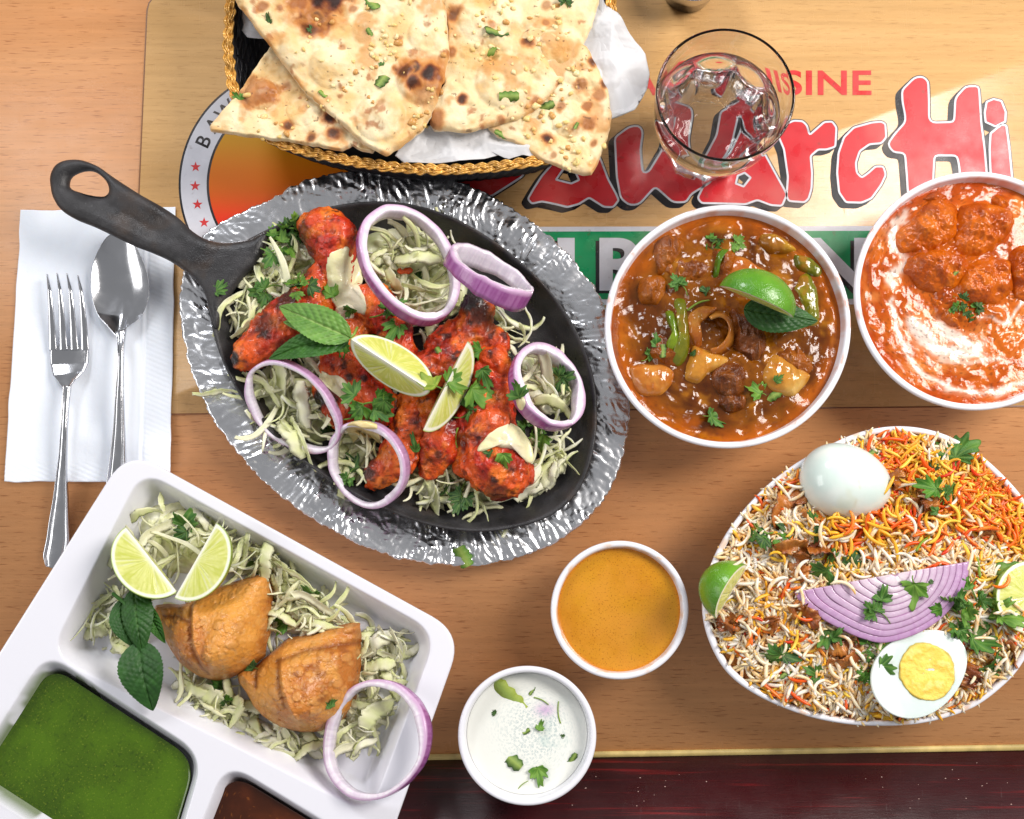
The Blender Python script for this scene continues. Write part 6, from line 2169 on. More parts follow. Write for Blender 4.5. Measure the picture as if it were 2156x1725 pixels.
gc_ = gcol(xy, n)
P = []
for k in range(len(GV)):
    idx = np.where(gi == k)[0]
    V0, F0 = GV[k]
    sc = rng.uniform(.85, 1.15, len(idx))
    V = np.einsum('nij,vj->nvi', Rr[idx], V0) * sc[:, None, None] + np.c_[xy[idx], zg[idx]][:, None, :]
    nv = len(V0)
    off = (np.arange(len(idx)) * nv)
    Fq = [(f[None] + off[:, None, None]).reshape(-1, f.shape[1]) for f in F0]
    tipd = np.clip(1.0 - .0 * V0[:, 0], 0, 1)
    C = np.repeat(gc_[idx], nv, axis=0) * (1 - .10 * rng.random((len(idx) * nv, 1)) * 0)
    P.append((V.reshape(-1, 3), Fq, C))
V, F, C = join(P)
obj('rice_mass', V, F, M_RICE, rice, C, kind='stuff')


def cur(xy_): return float(hrice(np.array([xy_]))[0])


# eggs
M_EGG = mat('boiled_egg_white', None, rough=.20, sss=.5, sss_r=(.9, 1, 1), sss_scale=.005, coat=.4, bump=[(60, .0003, 2)])


def egg_shape(t):   # silhouette radius along the axis
    return np.sqrt(np.clip(1 - t ** 2, 0, 1)) * (1 - .10 * t)


def whole_egg(u, v, z, a, b, rot, label):
    c = W(u, v, z); A, B_ = a * UNIT(z), b * UNIT(z)
    t = -np.cos(np.linspace(0.02, PI - .02, 60)); th = np.linspace(0, 2 * PI, 90, endpoint=False)
    eg = lambda P: P * (1 + .016 * fbm(P[:, 0] * 38, P[:, 1] * 38, P[:, 2] * 38, seed=77, o=2))[:, None]
    loops = [np.c_[np.full(90, A * k), B_ * egg_shape(np.array([k]))[0] * np.cos(th), B_ * .96 * egg_shape(np.array([k]))[0] * np.sin(th)] for k in t]
    V, F = rings(loops, True, True)
    V = eg(V)
    x, y, zz_ = V.T
    C = mixc(S(228, 234, 228), S(212, 226, 220), sst(-.4, .4, fbm(x * 60, y * 60, zz_ * 60, seed=3)))
    C = mixc(C, S(216, 210, 170), sst(.3, .6, fbm(x * 60, y * 60, zz_ * 60, seed=5)) * .25)
    crack = np.abs(x - .0012 * vn(y * 300, y * 0, seed=2) - .003 * vn(y * 60, y * 0, seed=4) - .004)
    C = mixc(C, S(190, 176, 120), np.exp(-(crack / .00030) ** 2) * .3)
    M = np.array(Matrix.Rotation(math.radians(rot), 3, 'Z'))
    return obj('boiled_egg', V @ M.T + c, F, M_EGG, None, C, label=label, cat='boiled egg', group='boiled eggs on the rice')


whole_egg(1779, 1016, .0545, 96, 81, -12, 'whole peeled boiled egg at the upper left of the rice')


def half_egg(u, v, z, a, b, rot, yo, yr, label):
    c = W(u, v, z); A, B_ = a * UNIT(z), b * UNIT(z); H = .017
    th = np.linspace(0, 2 * PI, 140, endpoint=False)
    er = math.radians(rot)
    def out(s, zz_):
        ct, st = np.cos(th), np.sin(th)
        x = A * s * ct; y = B_ * s * st * (1 - .12 * ct)
        return np.c_[c[0] + x * math.cos(er) - y * math.sin(er), c[1] + x * math.sin(er) + y * math.cos(er), np.full(140, c[2] + zz_)]
    tl_ = np.array([-.025, -.09])
    def til(L): L = L.copy(); L[:, 2] += (L[:, :2] - c[:2]) @ tl_; return L
    loops = [til(out(math.cos(q), -H * math.sin(q))) for q in np.linspace(PI / 2 * .97, .05, 14)]
    loops += [til(out(1 - .012 * i ** 1.0, .0002 * i - .0001 * i * (i > 2))) for i in range(1, 4)]
    loops += [til(out(s, .0004)) for s in np.linspace(.94, .05, 20)]
    V, F = rings(loops, True, True)
    root = empty('boiled_egg_half', c - [0, 0, H], label, 'boiled egg', 'boiled eggs on the rice')
    C = mixc(S(226, 234, 230), S(208, 222, 218), sst(-.4, .4, fbm(V[:, 0] * 50, V[:, 1] * 50, seed=3)))
    obj('egg_white', V, F, M_EGG, root, C)
    yc = W(yo[0], yo[1], z); Y = yr * UNIT(z)
    rad = Y * (1 + .03 * vn(th * 3, th * 0, seed=2) + .02 * vn(th * 8, th * 0, seed=3))
    loops = []
    for s, dz in [(1.03, -.001), (1.02, .0006), (1.0, .0010)] + [(s_, .0012) for s_ in np.linspace(.97, .03, 26)]:
        x, y = rad * s * np.cos(th), rad * s * np.sin(th)
        L = np.c_[yc[0] + x, yc[1] + y, np.full(140, c[2] + dz)]
        nzz = fbm(L[:, 0] * 160, L[:, 1] * 160, seed=7, o=4)
        L[:, 2] += .0013 * nzz * (s < .98) + (L[:, :2] - c[:2]) @ tl_
        loops.append(L)
    V, F = rings(loops, True, True)
    rr = np.hypot(V[:, 0] - yc[0], V[:, 1] - yc[1]) / Y
    nzz = fbm(V[:, 0] * 160, V[:, 1] * 160, seed=7, o=4)
    C = mixc(S(240, 206, 96), S(232, 190, 70), sst(-.2, .3, nzz))
    C = mixc(C, S(248, 226, 140), sst(.15, .5, nzz) * .6)
    C = mixc(C, S(176, 164, 80), sst(.95, 1.01, rr) * .8)
    obj('yolk', V, F, mat('egg_yolk', None, rough=.6, sss=.3, sss_r=(1, .7, .2), sss_scale=.003, bump=[(500, .0006, 5)]), root, C)


half_egg(1938, 1415, .0665, 110, 80, 32, (1951, 1414), 57, 'halved boiled egg with yellow yolk near the bowl bottom')

# onion half slice: nested layers
ons = empty('onion_half_slice', W(1870, 1270, .060), 'fan shaped half slice of purple red onion across the rice', 'onion slice')
k3 = crop(1740, 1040, 2.156)
outer = spl(np.array(k3([(548, 950), (575, 1005), (640, 1062), (760, 1135), (900, 1200), (1030, 1224), (1200, 1175), (1340, 1085), (1435, 965), (1478, 860), (1484, 785)])), 120, False)
inner_c = np.array(k3([(1075, 850)]))[0]
NLY = 10
top_l, top_r = np.array(k3([(548, 950)]))[0], np.array(k3([(1484, 785)]))[0]
for i in range(NLY):
    f0, f1 = 1 - i / NLY * .90, 1 - (i + 1.0) / NLY * .90
    if i == NLY - 1: f1 = .03
    A_ = inner_c + (outer - inner_c) * f0; B2 = inner_c + (outer - inner_c) * f1
    z0 = .0700
    la = []
    t = np.linspace(0, 1, 120)
    def zz3(P_, dz): 
        d = np.hypot(P_[:, 0] - inner_c[0], P_[:, 1] - inner_c[1])
        return z0 - .0000001 * d ** 2.0 * .6 - .006 * (d / 260) ** 2 + dz
    rg = .0003 * (vn(t * 9, t * 0, seed=40 + i)) + .00015 * (i % 2)
    pa = [(A_, -.0035), (A_, .0000), (A_ * .86 + B2 * .14, .0003), (A_ * .5 + B2 * .5, .0002), (A_ * .14 + B2 * .86, .0001), (B2, -.0001), (B2, -.0035)]
    cross = [np.array([W(p[0], p[1], z0) for p in q_]) for q_, dz in pa]
    for c__, (q_, dz) in zip(cross, pa): c__[:, 2] = zz3(q_, dz) + rg
    loops = [np.array([cross[k][j] for k in range(len(cross))]) for j in range(120)]
    V, F = rings(loops, True, True)
    nc = len(pa)
    ccol = []
    skin = mixc(S(150, 80, 140), S(176, 116, 166), np.clip(np.full(nc, i / NLY * 1.3), 0, 1))
    fl_ = np.array(S(176, 134, 178)) * (1 - i / NLY * .85) + np.array(S(230, 222, 222)) * (i / NLY * .85)
    prof_c = np.array([skin[0], skin[0] * .7 + fl_ * .3, skin[0] * .2 + fl_ * .8, fl_, fl_ * .92 + np.array(S(160, 110, 150)) * .08, np.array(S(166, 116, 160)), np.array(S(156, 100, 148))])
    for j in range(120):
        st = .5 + .5 * vn(np.array([j * .9]), np.array([i * 7.0]))[0]
        ccol.append(prof_c * (1 - .16 * st) + np.array(S(228, 216, 228)) * .16 * st)
    C = np.vstack(ccol + [ccol[0][:1], ccol[-1][:1]])
    obj('onion_layer', V, F, M_ONION, ons, C)

# limes
lime_wedge(1541, 1247, .0640, 128, 58, 112, 44, 'green lime wedge at the left rim of the rice bowl', rad=.0205, rindcol=(S(78, 136, 24), S(108, 160, 40)), bright=1)
lime_wedge(2168, 1258, .0640, 150, 75, 40, 55, 'pale cut lime wedge at the right end of the rice', rad=.021, bright=1)

# fried onions
M_FRY = mat('fried_onion', None, rough=.30, rough_noise=(150, .2, .5), bump=[(400, .0009, 4)], coat=.2)


def fried(pts, w, z, seed):
    path = spl(np.array(kb(pts)), 46, False)
    P_ = np.array([W(p[0], p[1], z) for p in path])
    h = drop_z(P_[:, :2])
    for _ in range(10): h[1:-1] = (h[1:-1] + h[:-2] + h[2:]) / 3
    P_[:, 2] = h + .0015 + .0009 * np.sin(np.linspace(0, 9, 46) + seed)
    T = np.gradient(P_, axis=0); T /= np.linalg.norm(T, axis=1)[:, None]
    tw = np.cumsum(np.random.default_rng(seed).normal(0, .16, 46)) + .4
    loops = []
    for i in range(46):
        N0 = np.array([-T[i, 1], T[i, 0], 0]); N0 /= np.linalg.norm(N0); B0 = np.cross(T[i], N0)
        N_1 = N0 * math.cos(tw[i]) + B0 * math.sin(tw[i]); B1 = np.cross(T[i], N_1)
        ww = w * UNIT(z) * (.35 + .65 * math.sin(min(max(i / 45, .04), .96) * PI) ** .5) * (1 + .22 * vn(np.array([i * .45]), np.array([seed * 1.0]))[0])
        q = np.array([(-1, .3), (-.6, .6), (0, .2), (.6, .5), (1, .2), (.6, -.2), (0, -.5), (-.6, -.2)])
        loops.append(P_[i] + q[:, :1] * ww * N_1 + q[:, 1:] * .0010 * B1)
    V, F = rings(loops, True, True)
    x, y, z_ = V.T
    C = mixc(S(178, 106, 40), S(130, 62, 20), sst(-.3, .3, fbm(x * 120, y * 120, z_ * 120, seed=seed)))
    C = mixc(C, S(214, 150, 74), sst(.1, .5, fbm(x * 200, y * 200, seed=seed + 1)) * .6)
    obj('fried_onion', V, F, M_FRY, rice, C)


bpy.context.view_layer.update()
for i, (p, w) in enumerate([([(430, 600), (425, 520), (470, 460), (540, 450), (555, 480)], 22), ([(555, 515), (600, 560), (630, 620), (620, 680), (560, 720), (440, 730)], 14),
             ([(420, 735), (500, 700), (600, 715), (680, 720), (720, 760)], 30), ([(560, 740), (530, 800), (540, 860), (560, 890)], 24), ([(490, 1060), (540, 1050), (590, 1100), (580, 1130)], 24),
             ([(690, 1320), (760, 1330), (830, 1290), (850, 1230), (840, 1200)], 18), ([(150, 1160), (165, 1110), (200, 1070)], 26), ([(1660, 1210), (1700, 1270), (1725, 1360)], 13),
             ([(1040, 310), (1060, 350), (1050, 400)], 22), ([(1120, 470), (1180, 480), (1240, 440), (1250, 400)], 26), ([(380, 1080), (400, 1120), (390, 1160)], 22), ([(1180, 370), (1200, 430), (1240, 520), (1260, 560)], 16),
             ([(700, 1260), (760, 1250), (820, 1220)], 20), ([(1470, 1330), (1450, 1400), (1440, 1460)], 24), ([(1500, 630), (1560, 640), (1600, 620)], 18)]):
    fried(p, w, ZB3, 11 + i)

# separate grains that lie on top, each one on its own
GM = []
for k, (V0, F0) in enumerate(GV):
    for ci, c0 in enumerate([WHITE[0], WHITE[1], YEL[0], YEL[1], ORA[0], ORA[1], RED[0]]):
        me = mesh('rice_grain', V0, F0, np.array(c0)); me.materials.append(M_RICE)
        GM.append((k, ci, me))
GMd = {(k, ci): me for k, ci, me in GM}
bpy.context.view_layer.update()
dg = bpy.context.evaluated_depsgraph_get()
cnt = 0
spots3 = []
while cnt < 285:
    if cnt < 60: u, v = rng.normal(1905, 70), rng.normal(1112, 34)     # heap tumbling over the onion and below the egg
    elif cnt < 90: u, v = rng.normal(1790, 50), rng.normal(1105, 16)
    else: u, v = rng.uniform(1490, 2150), rng.uniform(900, 1520)
    x_ = W(u, v, ZB3 + .006)[:2]
    if rel3(np.array([x_]))[0] > .92: continue
    if 1833 < u < 2041 and 1333 < v < 1498 and cnt > 90: continue
    if 1690 < u < 1865 and 940 < v < 1085: continue
    if 1700 < u < 2035 and v > 1205 and v < 1345 and sdf_poly(np.array([[u, v]]), outer)[0] < -4: continue
    h, nn_ = hit(u, v)
    if h[2] < ZB3 - .006: continue
    sd = sdf_poly(np.array([x_]), saff)[0]
    p = .8 if sd < 0 else .12
    if cnt < 60: p = .6
    ci = (int(rng.choice([2, 3, 4, 5, 6], p=[.28, .22, .24, .2, .06])) if rng.random() < p else int(rng.integers(0, 2)))
    k = int(rng.integers(0, len(GV)))
    M = Matrix.Translation(Vector(h + [0, 0, .0009])) @ Matrix.Rotation(rng.uniform(0, 2 * PI), 4, 'Z') @ Matrix.Rotation(rng.normal(0, .18), 4, 'Y') @ Matrix.Rotation(rng.choice([0, PI]) + rng.normal(0, .3), 4, 'X') @ Matrix.Scale(rng.uniform(.95, 1.2), 4)
    inst('rice_grain', GMd[(k, ci)], None, M, rice)
    cnt += 1
bpy.context.view_layer.update()
def kk(x, y): return kb([(x, y)])[0]
GB = 'coriander on the rice bowl'
for b in [(*kk(1410, 180), 56, -20, 'leaf', 1, 91, 'large coriander leaf leaning over the top rim of the rice bowl'),
          (*kk(1270, 270), 26, 20, 'half', 3, 92, 'dark coriander piece below the large rim leaf'),
          (*kk(1250, 385), 38, 80, 'leaf', 0, 93, 'coriander leaf in the saffron rice right of the whole egg'),
          (*kk(1330, 430), 40, -50, 'sprig', 1, 94, 'coriander leaf half buried in yellow rice'),
          (*kk(1270, 500), 24, 60, 'half', 1, 95, 'small coriander piece in the saffron rice centre'),
          (*kk(625, 540), 18, 30, 'leaf', 1, 96, 'tiny coriander leaf just below the whole egg'),
          (*kk(655, 630), 28, 170, 'half', 3, 97, 'dark coriander piece right of the long fried onion curl'),
          (*kk(655, 850), 44, 120, 'leaf', 1, 98, 'large flat coriander leaf above the onion fan left end'),
          (*kk(735, 790), 36, -60, 'leaf', 1, 99, 'coriander leaf under white grains above the onion fan'),
          (*kk(850, 770), 36, -30, 'leaf', 3, 100, 'dark coriander leaf right above the onion fan'),
          (*kk(1170, 950), 42, 180, 'leaf', 2, 101, 'yellow green coriander leaf in the middle of the onion fan'),
          (*kk(1010, 960), 38, -20, 'half', 1, 102, 'upright coriander leaf on the onion fan centre'),
          (*kk(970, 1060), 40, 50, 'sprig', 1, 103, 'coriander sprig low on the onion fan'),
          (*kk(1400, 1040), 48, 10, 'bunch', 1, 104, 'big coriander bunch at the right end of the onion fan'),
          (*kk(1290, 1045), 30, 100, 'half', 0, 105, 'coriander leaf reaching left from the big bunch'),
          (*kk(1500, 960), 46, -40, 'bunch', 0, 106, 'coriander bunch above right of the onion fan'),
          (*kk(1390, 1130), 44, -150, 'sprig', 1, 107, 'dark coriander sprig between onion fan and halved egg'),
          (*kk(1600, 1040), 46, -60, 'sprig', 2, 108, 'long bright coriander sprig by the right lime'),
          (*kk(1690, 1100), 46, -110, 'leaf', 2, 109, 'bright coriander leaf below the right lime'),
          (*kk(1525, 1150), 34, 80, 'leaf', 0, 110, 'coriander leaf right above the halved egg'),
          (*kk(1540, 1210), 50, -90, 'leaf', 1, 111, 'grey green coriander leaf to the right of the halved egg top'),
          (*kk(1570, 1340), 46, -30, 'leaf', 1, 112, 'coriander leaf right of the halved egg'),
          (*kk(1630, 845), 44, 10, 'strip', 1, 113, 'square cut coriander piece left of the right lime'),
          (*kk(690, 1200), 50, 150, 'leaf', 1, 114, 'large coriander leaf below the onion fan left side'),
          (*kk(760, 1180), 30, -50, 'half', 1, 115, 'coriander leaf tip below the onion fan'),
          (*kk(410, 1290), 44, 100, 'leaf', 1, 116, 'coriander leaf in white rice at the lower left'),
          (*kk(505, 1280), 34, -70, 'leaf', 3, 117, 'dark coriander leaf beside the lower left one'),
          (*kk(630, 1380), 38, 60, 'half', 1, 118, 'coriander leaf near the bottom rim'),
          (*kk(930, 1250), 46, 40, 'bunch', 1, 119, 'coriander bunch left above the halved egg'),
          (*kk(920, 1370), 44, 200, 'sprig', 0, 120, 'coriander sprig along the left side of the halved egg'),
          (*kk(1030, 1350), 28, -90, 'leaf', 1, 121, 'coriander leaf overlapping the halved egg edge'),
          (*kk(390, 640), 52, 30, 'bunch', 3, 122, 'dark wilted herb clump at the left of the rice'),
          (*kk(310, 650), 20, 30, 'leaf', 1, 123, 'tiny coriander leaf left of the wilted clump'),
          (*kk(1500, 780), 36, -100, 'stem', 1, 124, 'green stem piece above the onion fan right end'),
          (*kk(1230, 690), 40, 35, 'stem', 1, 125, 'coriander stem across the middle of the rice'),
          (*kk(950, 200), 12, 30, 'strip', 3, 126, 'dark herb flake on the whole egg'),
          (*kk(1265, 895), 8, 0, 'leaf', 3, 127, 'tiny herb speck on the onion fan'),
          (*kk(480, 1390), 16, 30, 'strip', 3, 128, 'dark herb strip near the bottom left rim')]:
    herb(*b[:8], group=GB)
# ------------------------------------------------------------------ tray: cabbage, samosas, limes
ZTF = ZT - .0225
cabt = empty('shredded_cabbage', W(500, 1350, ZTF), 'pale shredded cabbage scattered in the large tray compartment', 'cabbage', 'shredded cabbage beds')
cabbage([
 ([(270, 1100), (330, 1050), (440, 1080), (420, 1200), (300, 1220), (240, 1180)], 45, 60, 45, .014),
 ([(420, 1080), (560, 1150), (640, 1260), (720, 1320), (640, 1330), (560, 1240), (430, 1180)], 93, -35, 40, .016),
 ([(560, 1180), (660, 1240), (760, 1320), (800, 1400), (740, 1420), (640, 1320), (570, 1330)], 69, -30, 45, .014),
 ([(160, 1290), (240, 1240), (300, 1320), (270, 1370), (180, 1340)], 27, 20, 60, .006),
 ([(360, 1420), (450, 1440), (520, 1500), (620, 1550), (700, 1560), (640, 1600), (520, 1590), (420, 1510)], 66, -25, 50, .010),
 ([(690, 1470), (800, 1460), (830, 1500), (800, 1560), (730, 1590), (690, 1560)], 39, 40, 60, .014),
 ([(730, 1320), (850, 1330), (875, 1380), (830, 1450), (750, 1460)], 46, 20, 60, .006),
 ([(330, 1250), (600, 1300), (720, 1480), (560, 1520), (380, 1420)], 51, 0, 80, .008)], cabt, lambda u, v: ZTF, 77, (50, 125), .42)
for i_, (pl_, h_) in enumerate([([(290, 1100), (340, 1060), (430, 1090), (520, 1170), (440, 1210), (330, 1190)], .010), ([(560, 1190), (660, 1250), (750, 1325), (700, 1340), (600, 1330), (560, 1260)], .011),
                ([(390, 1425), (470, 1440), (540, 1510), (640, 1555), (600, 1580), (480, 1560), (410, 1490)], .007), ([(710, 1480), (790, 1470), (815, 1510), (780, 1550), (720, 1570)], .008), ([(750, 1345), (825, 1350), (820, 1420), (760, 1440)], .005), ([(190, 1290), (240, 1260), (280, 1330), (250, 1355)], .004)]):
    bed('cabbage_heap', pl_, ZTF + .001, h_, cabt, 730 + i_, (S(236, 236, 184), S(246, 244, 220)))
for a in [(335, 1115, .022, 80, 100, 3, 1.8), (385, 1150, .026, 110, 60, 5, 1.6), (560, 1180, .026, 90, 80, 7, 1.2), (665, 1270, .026, 75, 40, 3, 2.2), (710, 1262, .022, 110, -5, 9, 1.3), (620, 1210, .028, 120, -40, 10, 1.2),
          (490, 1505, .018, 70, -60, 11, 2.4), (455, 1480, .016, 90, -30, 15, 1.8), (560, 1560, .014, 80, -30, 19, 1.8), (610, 1560, .014, 80, 10, 3, 1.8), (790, 1500, .024, 80, 70, 15, 2.0), (720, 1550, .020, 90, 60, 1, 1.5), (245, 1255, .016, 50, -40, 11, 1.6), (200, 1330, .012, 60, 5, 7, 1.8), (250, 1320, .012, 70, -20, 15, 2.0), (790, 1350, .014, 80, 20, 19, 1.8), (800, 1400, .014, 70, 0, 7, 1.5)]:
    one_shred(*a[:6], cabt, *(a[6:] or (1.0,)))
bpy.context.view_layer.update()

M_SAM = mat('fried_pastry', None, rough=.34, rough_noise=(110, .22, .52), sss=.1, sss_r=(1, .6, .3), sss_scale=.003, bump=[(420, .0009, 5), (120, .0012, 4)], coat=.12)


def samosa(out_px, ctrl, zb, seam, ridges, seed, label, c_px):
    O = ccw(PL(resample(np.array(out_px, float), 300), zb + .014)[:, :2])
    O = O * .6 + np.roll(O, 1, 0) * .2 + np.roll(O, -1, 0) * .2
    Cc = []
    for (u, v, h) in ctrl:
        p = W(u, v, zb + h); Cc.append(p)
    for i in range(0, 300, 18): Cc.append([O[i, 0], O[i, 1], zb + .010])
    f = rbf(Cc)
    c = W(c_px[0], c_px[1], zb + .02)
    RD = [(PL(np.array(r_), zb + .03)[:, :2], h_, w_) for r_, h_, w_ in ridges]

    def top(xy, r):
        z = f(xy)
        z = np.where(r > .93, z - (r - .93) / .07 * .006, z)
        for P_, h_, w_ in RD:
            Q = resample(P_, 40, False)
            d = np.min(np.hypot(xy[:, None, 0] - Q[None, :, 0], xy[:, None, 1] - Q[None, :, 1]), axis=1)
            z = z + h_ * np.exp(-(d / w_) ** 1.3)
        f1, f2, idv = worley(xy[:, 0] * 190, xy[:, 1] * 190, seed)
        f1 = f1 + .25 * fbm(xy[:, 0] * 300, xy[:, 1] * 300, seed=seed + 31)
        g1, _, gid = worley(xy[:, 0] * 330, xy[:, 1] * 330, seed + 5)
        g3, _, gid3 = worley(xy[:, 0] * 120, xy[:, 1] * 120, seed + 6)
        z = z + .0006 * sst(.42, .2, g1) * (gid > .62) + .0011 * np.sqrt(np.clip(1 - (g3 / .38) ** 2, 0, 1)) * (gid3 > .66)
        z = z + .00040 * sst(.55, .25, f1) * (idv > .5) + .0009 * fbm(xy[:, 0] * 60, xy[:, 1] * 60, seed=seed, o=3) + .0004 * fbm(xy[:, 0] * 250, xy[:, 1] * 250, seed=seed + 1)
        return z
    V, F = dome(O, top, lambda xy, r: np.full(len(xy), zb), c=c, rr=np.r_[1.0, .995, .985, np.linspace(.97, .01, 100)])
    x, y, z = V.T
    col_ = mixc(S(214, 146, 62), S(190, 114, 40), sst(-.4, .4, fbm(x * 45, y * 45, seed=seed + 4)))
    col_ = mixc(col_, S(226, 158, 70), sst(.0, .5, fbm(x * 70, y * 70, seed=seed + 5)) * .7)
    f1, f2, idv = worley(x * 190, y * 190, seed)
    f1 = f1 + .25 * fbm(x * 300, y * 300, seed=seed + 31)
    col_ = mixc(col_, S(220, 162, 86), sst(.45, .2, f1) * (idv > .5) * .40)
    ringd = np.exp(-((f1 - .42) / .08) ** 2) * (idv > .45)
    col_ = mixc(col_, S(140, 78, 30), ringd * .15)
    g3, _, gid3 = worley(x * 120, y * 120, seed + 6)
    col_ = mixc(col_, S(214, 152, 82), sst(.4, .2, g3) * (gid3 > .66) * .6)
    col_ = mixc(col_, S(120, 62, 24), np.exp(-((g3 - .42) / .06) ** 2) * (gid3 > .66) * .25)
    col_ = mixc(col_, S(128, 64, 24), sst(.25, .6, fbm(x * 95, y * 95, seed=seed + 7)) * .65)
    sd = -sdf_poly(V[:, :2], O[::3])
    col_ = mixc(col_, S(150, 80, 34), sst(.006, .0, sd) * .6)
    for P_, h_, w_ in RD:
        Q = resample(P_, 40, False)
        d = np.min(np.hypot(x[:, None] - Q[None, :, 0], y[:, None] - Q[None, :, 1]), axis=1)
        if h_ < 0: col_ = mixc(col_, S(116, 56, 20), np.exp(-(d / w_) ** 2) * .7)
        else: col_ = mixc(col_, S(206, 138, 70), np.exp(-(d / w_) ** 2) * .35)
    col_ = mixc(col_, S(206, 160, 104), sst(.5, .7, vn(x * 500, y * 500, seed=seed + 9)) * .35)
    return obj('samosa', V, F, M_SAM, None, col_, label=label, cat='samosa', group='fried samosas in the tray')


Z0 = ZTF + .003
samosa([(312, 1292), (318, 1275), (345, 1272), (372, 1274), (398, 1268), (402, 1256), (430, 1243), (470, 1229), (520, 1216), (555, 1207), (568, 1210), (571, 1240), (568, 1300), (563, 1340), (552, 1385), (520, 1412), (480, 1430), (448, 1437), (410, 1428), (370, 1398), (345, 1360), (328, 1325)],
       [(410, 1275, .026), (470, 1260, .024), (550, 1220, .016), (540, 1260, .022), (500, 1300, .036), (440, 1320, .038), (425, 1380, .040), (450, 1405, .040), (500, 1380, .034), (545, 1350, .022), (370, 1340, .024), (340, 1300, .014), (390, 1390, .026), (360, 1290, .016)], Z0, None,
       [([(408, 1268), (412, 1310), (420, 1360), (445, 1412)], .0030, .0022), ([(398, 1275), (402, 1320), (410, 1370), (432, 1420)], -.0032, .0018), ([(420, 1262), (480, 1240), (560, 1216)], .0018, .0022), ([(322, 1285), (360, 1282), (395, 1278)], .0022, .002), ([(330, 1300), (365, 1300), (395, 1310)], -.0018, .0015)],
       401, 'golden samosa at upper left below the lime slices', (450, 1335))
samosa([(495, 1442), (492, 1420), (508, 1408), (525, 1412), (545, 1392), (575, 1368), (600, 1345), (640, 1338), (690, 1322), (735, 1312), (755, 1312), (758, 1340), (756, 1380), (757, 1400), (752, 1440), (746, 1478), (730, 1510), (712, 1526), (690, 1530), (672, 1545), (630, 1546), (585, 1536), (550, 1515), (525, 1490), (512, 1460)],
       [(600, 1375, .024), (680, 1340, .018), (745, 1325, .014), (720, 1380, .026), (660, 1400, .034), (600, 1400, .034), (620, 1460, .042), (635, 1505, .042), (680, 1470, .034), (725, 1450, .022), (560, 1440, .026), (520, 1430, .014), (560, 1490, .022)], Z0, None,
       [([(592, 1385), (600, 1430), (615, 1475), (632, 1512)], .0028, .0024), ([(585, 1400), (590, 1440), (605, 1485)], -.0026, .0018), ([(560, 1385), (610, 1358), (680, 1340), (750, 1322)], .0026, .0024), ([(580, 1395), (640, 1372), (700, 1362), (750, 1358)], -.0026, .0018), ([(500, 1425), (515, 1440)], .0030, .003), ([(528, 1415), (530, 1450)], -.0026, .0016)],
       431, 'golden samosa at lower right beside the onion ring', (635, 1440))
bpy.context.view_layer.update()
lime_wedge(318, 1178, .046, 176, -50, -62, 52, 'left lime wedge in the tray with a juicy cut face', rad=.0225, bright=1, rindcol=(S(110, 140, 40), S(140, 160, 60)))
lime_wedge(412, 1180, .048, 176, 62, -55, 42, 'right lime wedge in the tray leaning on the samosa', rad=.0215, bright=1, rindcol=(S(120, 140, 40), S(150, 160, 60)), pith=.8)
onion_ring(792, 1557, .036, 121, 114, 70, (-.34, .10), .0085, .0050, 'red onion ring resting over the tray corner', seed=9)
sp2 = empty('mint_sprig', W(290, 1400, .036), 'dark green mint sprig hanging below the left lime', 'mint', 'mint leaves')
for nm, a in (('leaf', mint_part((292, 1352), (322, 1497), .040, .036, 48, .007, .25, 2, .02, nv=7, light=S(60, 100, 44))), ('leaf', mint_part((282, 1240), (300, 1375), .038, .042, 34, .006, -.3, 2, .03)), ('leaf', mint_part((258, 1260), (285, 1365), .034, .038, 26, .005, .3, 2, -.06)), ('leaf', mint_part((300, 1270), (348, 1355), .036, .034, 18, .004, .5, 1, .05))):
    obj(nm, a[0], a[1], M_MINT, sp2, a[2])
V, F = tube([W(238, 1250, .030), W(262, 1270, .040), W(280, 1310, .044), W(292, 1352, .042)], .0012, 6)
obj('stem', V, F, M_MINT, sp2, np.tile(np.array(S(60, 110, 40)), (len(V), 1)))
bpy.context.view_layer.update()
GT = 'coriander in the tray'
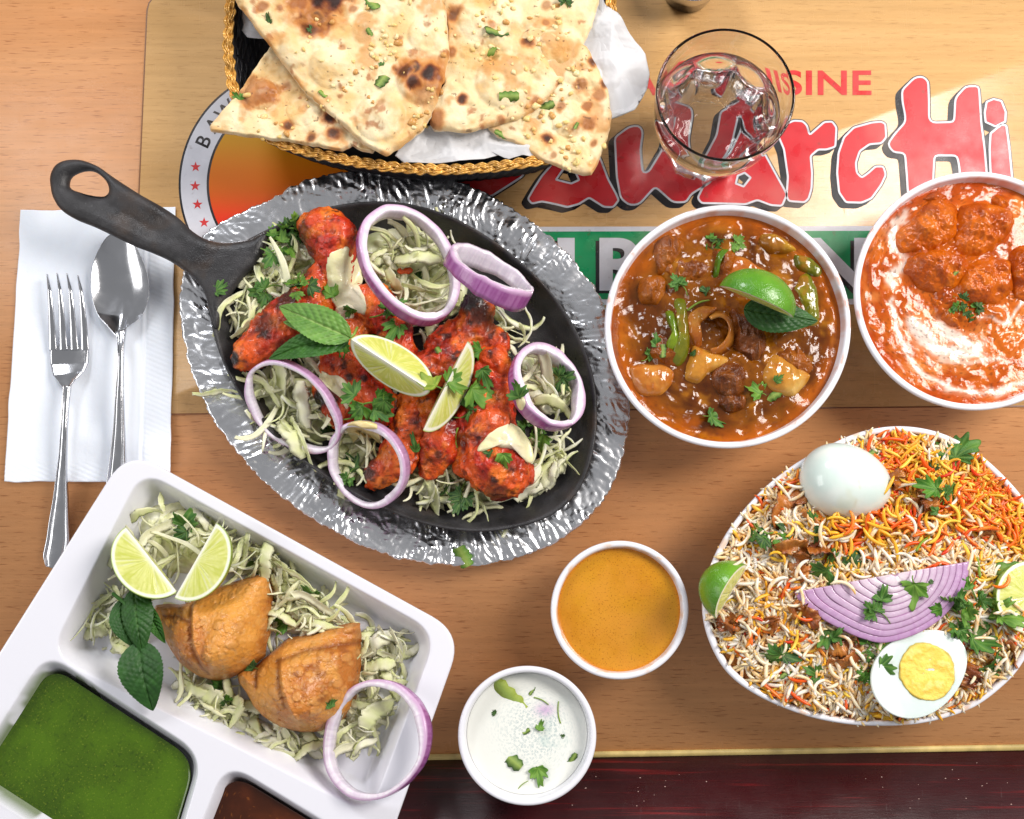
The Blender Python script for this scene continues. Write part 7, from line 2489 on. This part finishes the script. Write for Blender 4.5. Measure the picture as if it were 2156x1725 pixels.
for b in [(395, 1095, 40, -30, 'leaf', 1, 131, 'coriander leaf between the limes at the tray top'),
          (378, 1125, 32, 120, 'half', 3, 132, 'dark coriander piece beside the upper tray leaf'),
          (528, 1192, 26, -10, 'strip', 1, 133, 'coriander strip just above the upper samosa'),
          (655, 1242, 34, 20, 'leaf', 1, 134, 'round coriander leaf at the upper right of the tray cabbage'),
          (592, 1310, 34, 80, 'leaf', 0, 135, 'coriander leaf right of the upper samosa'),
          (525, 1400, 24, 60, 'leaf', 3, 136, 'dark coriander leaf between the two samosas'),
          (455, 1450, 32, 90, 'leaf', 1, 137, 'flat coriander leaf under the upper samosa'),
          (480, 1478, 30, 10, 'bunch', 3, 138, 'dark coriander sprigs on the lower tray cabbage'),
          (695, 1480, 18, 10, 'leaf', 1, 139, 'small coriander bit beside the lower samosa')]:
    herb(*b[:8], group=GT)
GR = 'herb pieces floating in the yoghurt dip'
for b in [(1072, 1466, 40, -48, 'strip', 4, 141, 'large folded leaf piece at the upper left of the yoghurt'),
          (1138, 1530, 20, -20, 'half', 2, 142, 'small bright leaf in the middle of the yoghurt'),
          (1135, 1635, 44, 195, 'half', 2, 143, 'large bright leaf at the bottom of the yoghurt'),
          (1108, 1540, 10, 30, 'strip', 3, 144, 'dark herb bit left of the small bright leaf'),
          (1078, 1600, 26, -40, 'strip', 3, 145, 'submerged dark leaf left of the lower bright leaf'),
          (1178, 1500, 18, 95, 'stem', 3, 146, 'thin green stem at the right of the yoghurt'),
          (1140, 1476, 16, -25, 'stem', 3, 147, 'thin stem bit at the upper right of the yoghurt'),
          (1120, 1455, 9, 60, 'strip', 3, 148, 'tiny dark flake at the top of the yoghurt'),
          (1185, 1550, 7, 60, 'leaf', 3, 149, 'tiny dark speck at the right of the yoghurt'),
          (1040, 1500, 10, 60, 'leaf', 3, 150, 'faint herb flake at the left of the yoghurt'),
          (1100, 1655, 14, 40, 'stem', 3, 151, 'thin stem bit at the bottom left of the yoghurt'),
          (1204, 1600, 14, 60, 'strip', 3, 152, 'submerged herb piece at the right edge of the yoghurt')]:
    herb(*b[:8], name='herb_piece', cat='herb piece', group=GR, lift=-.0002)
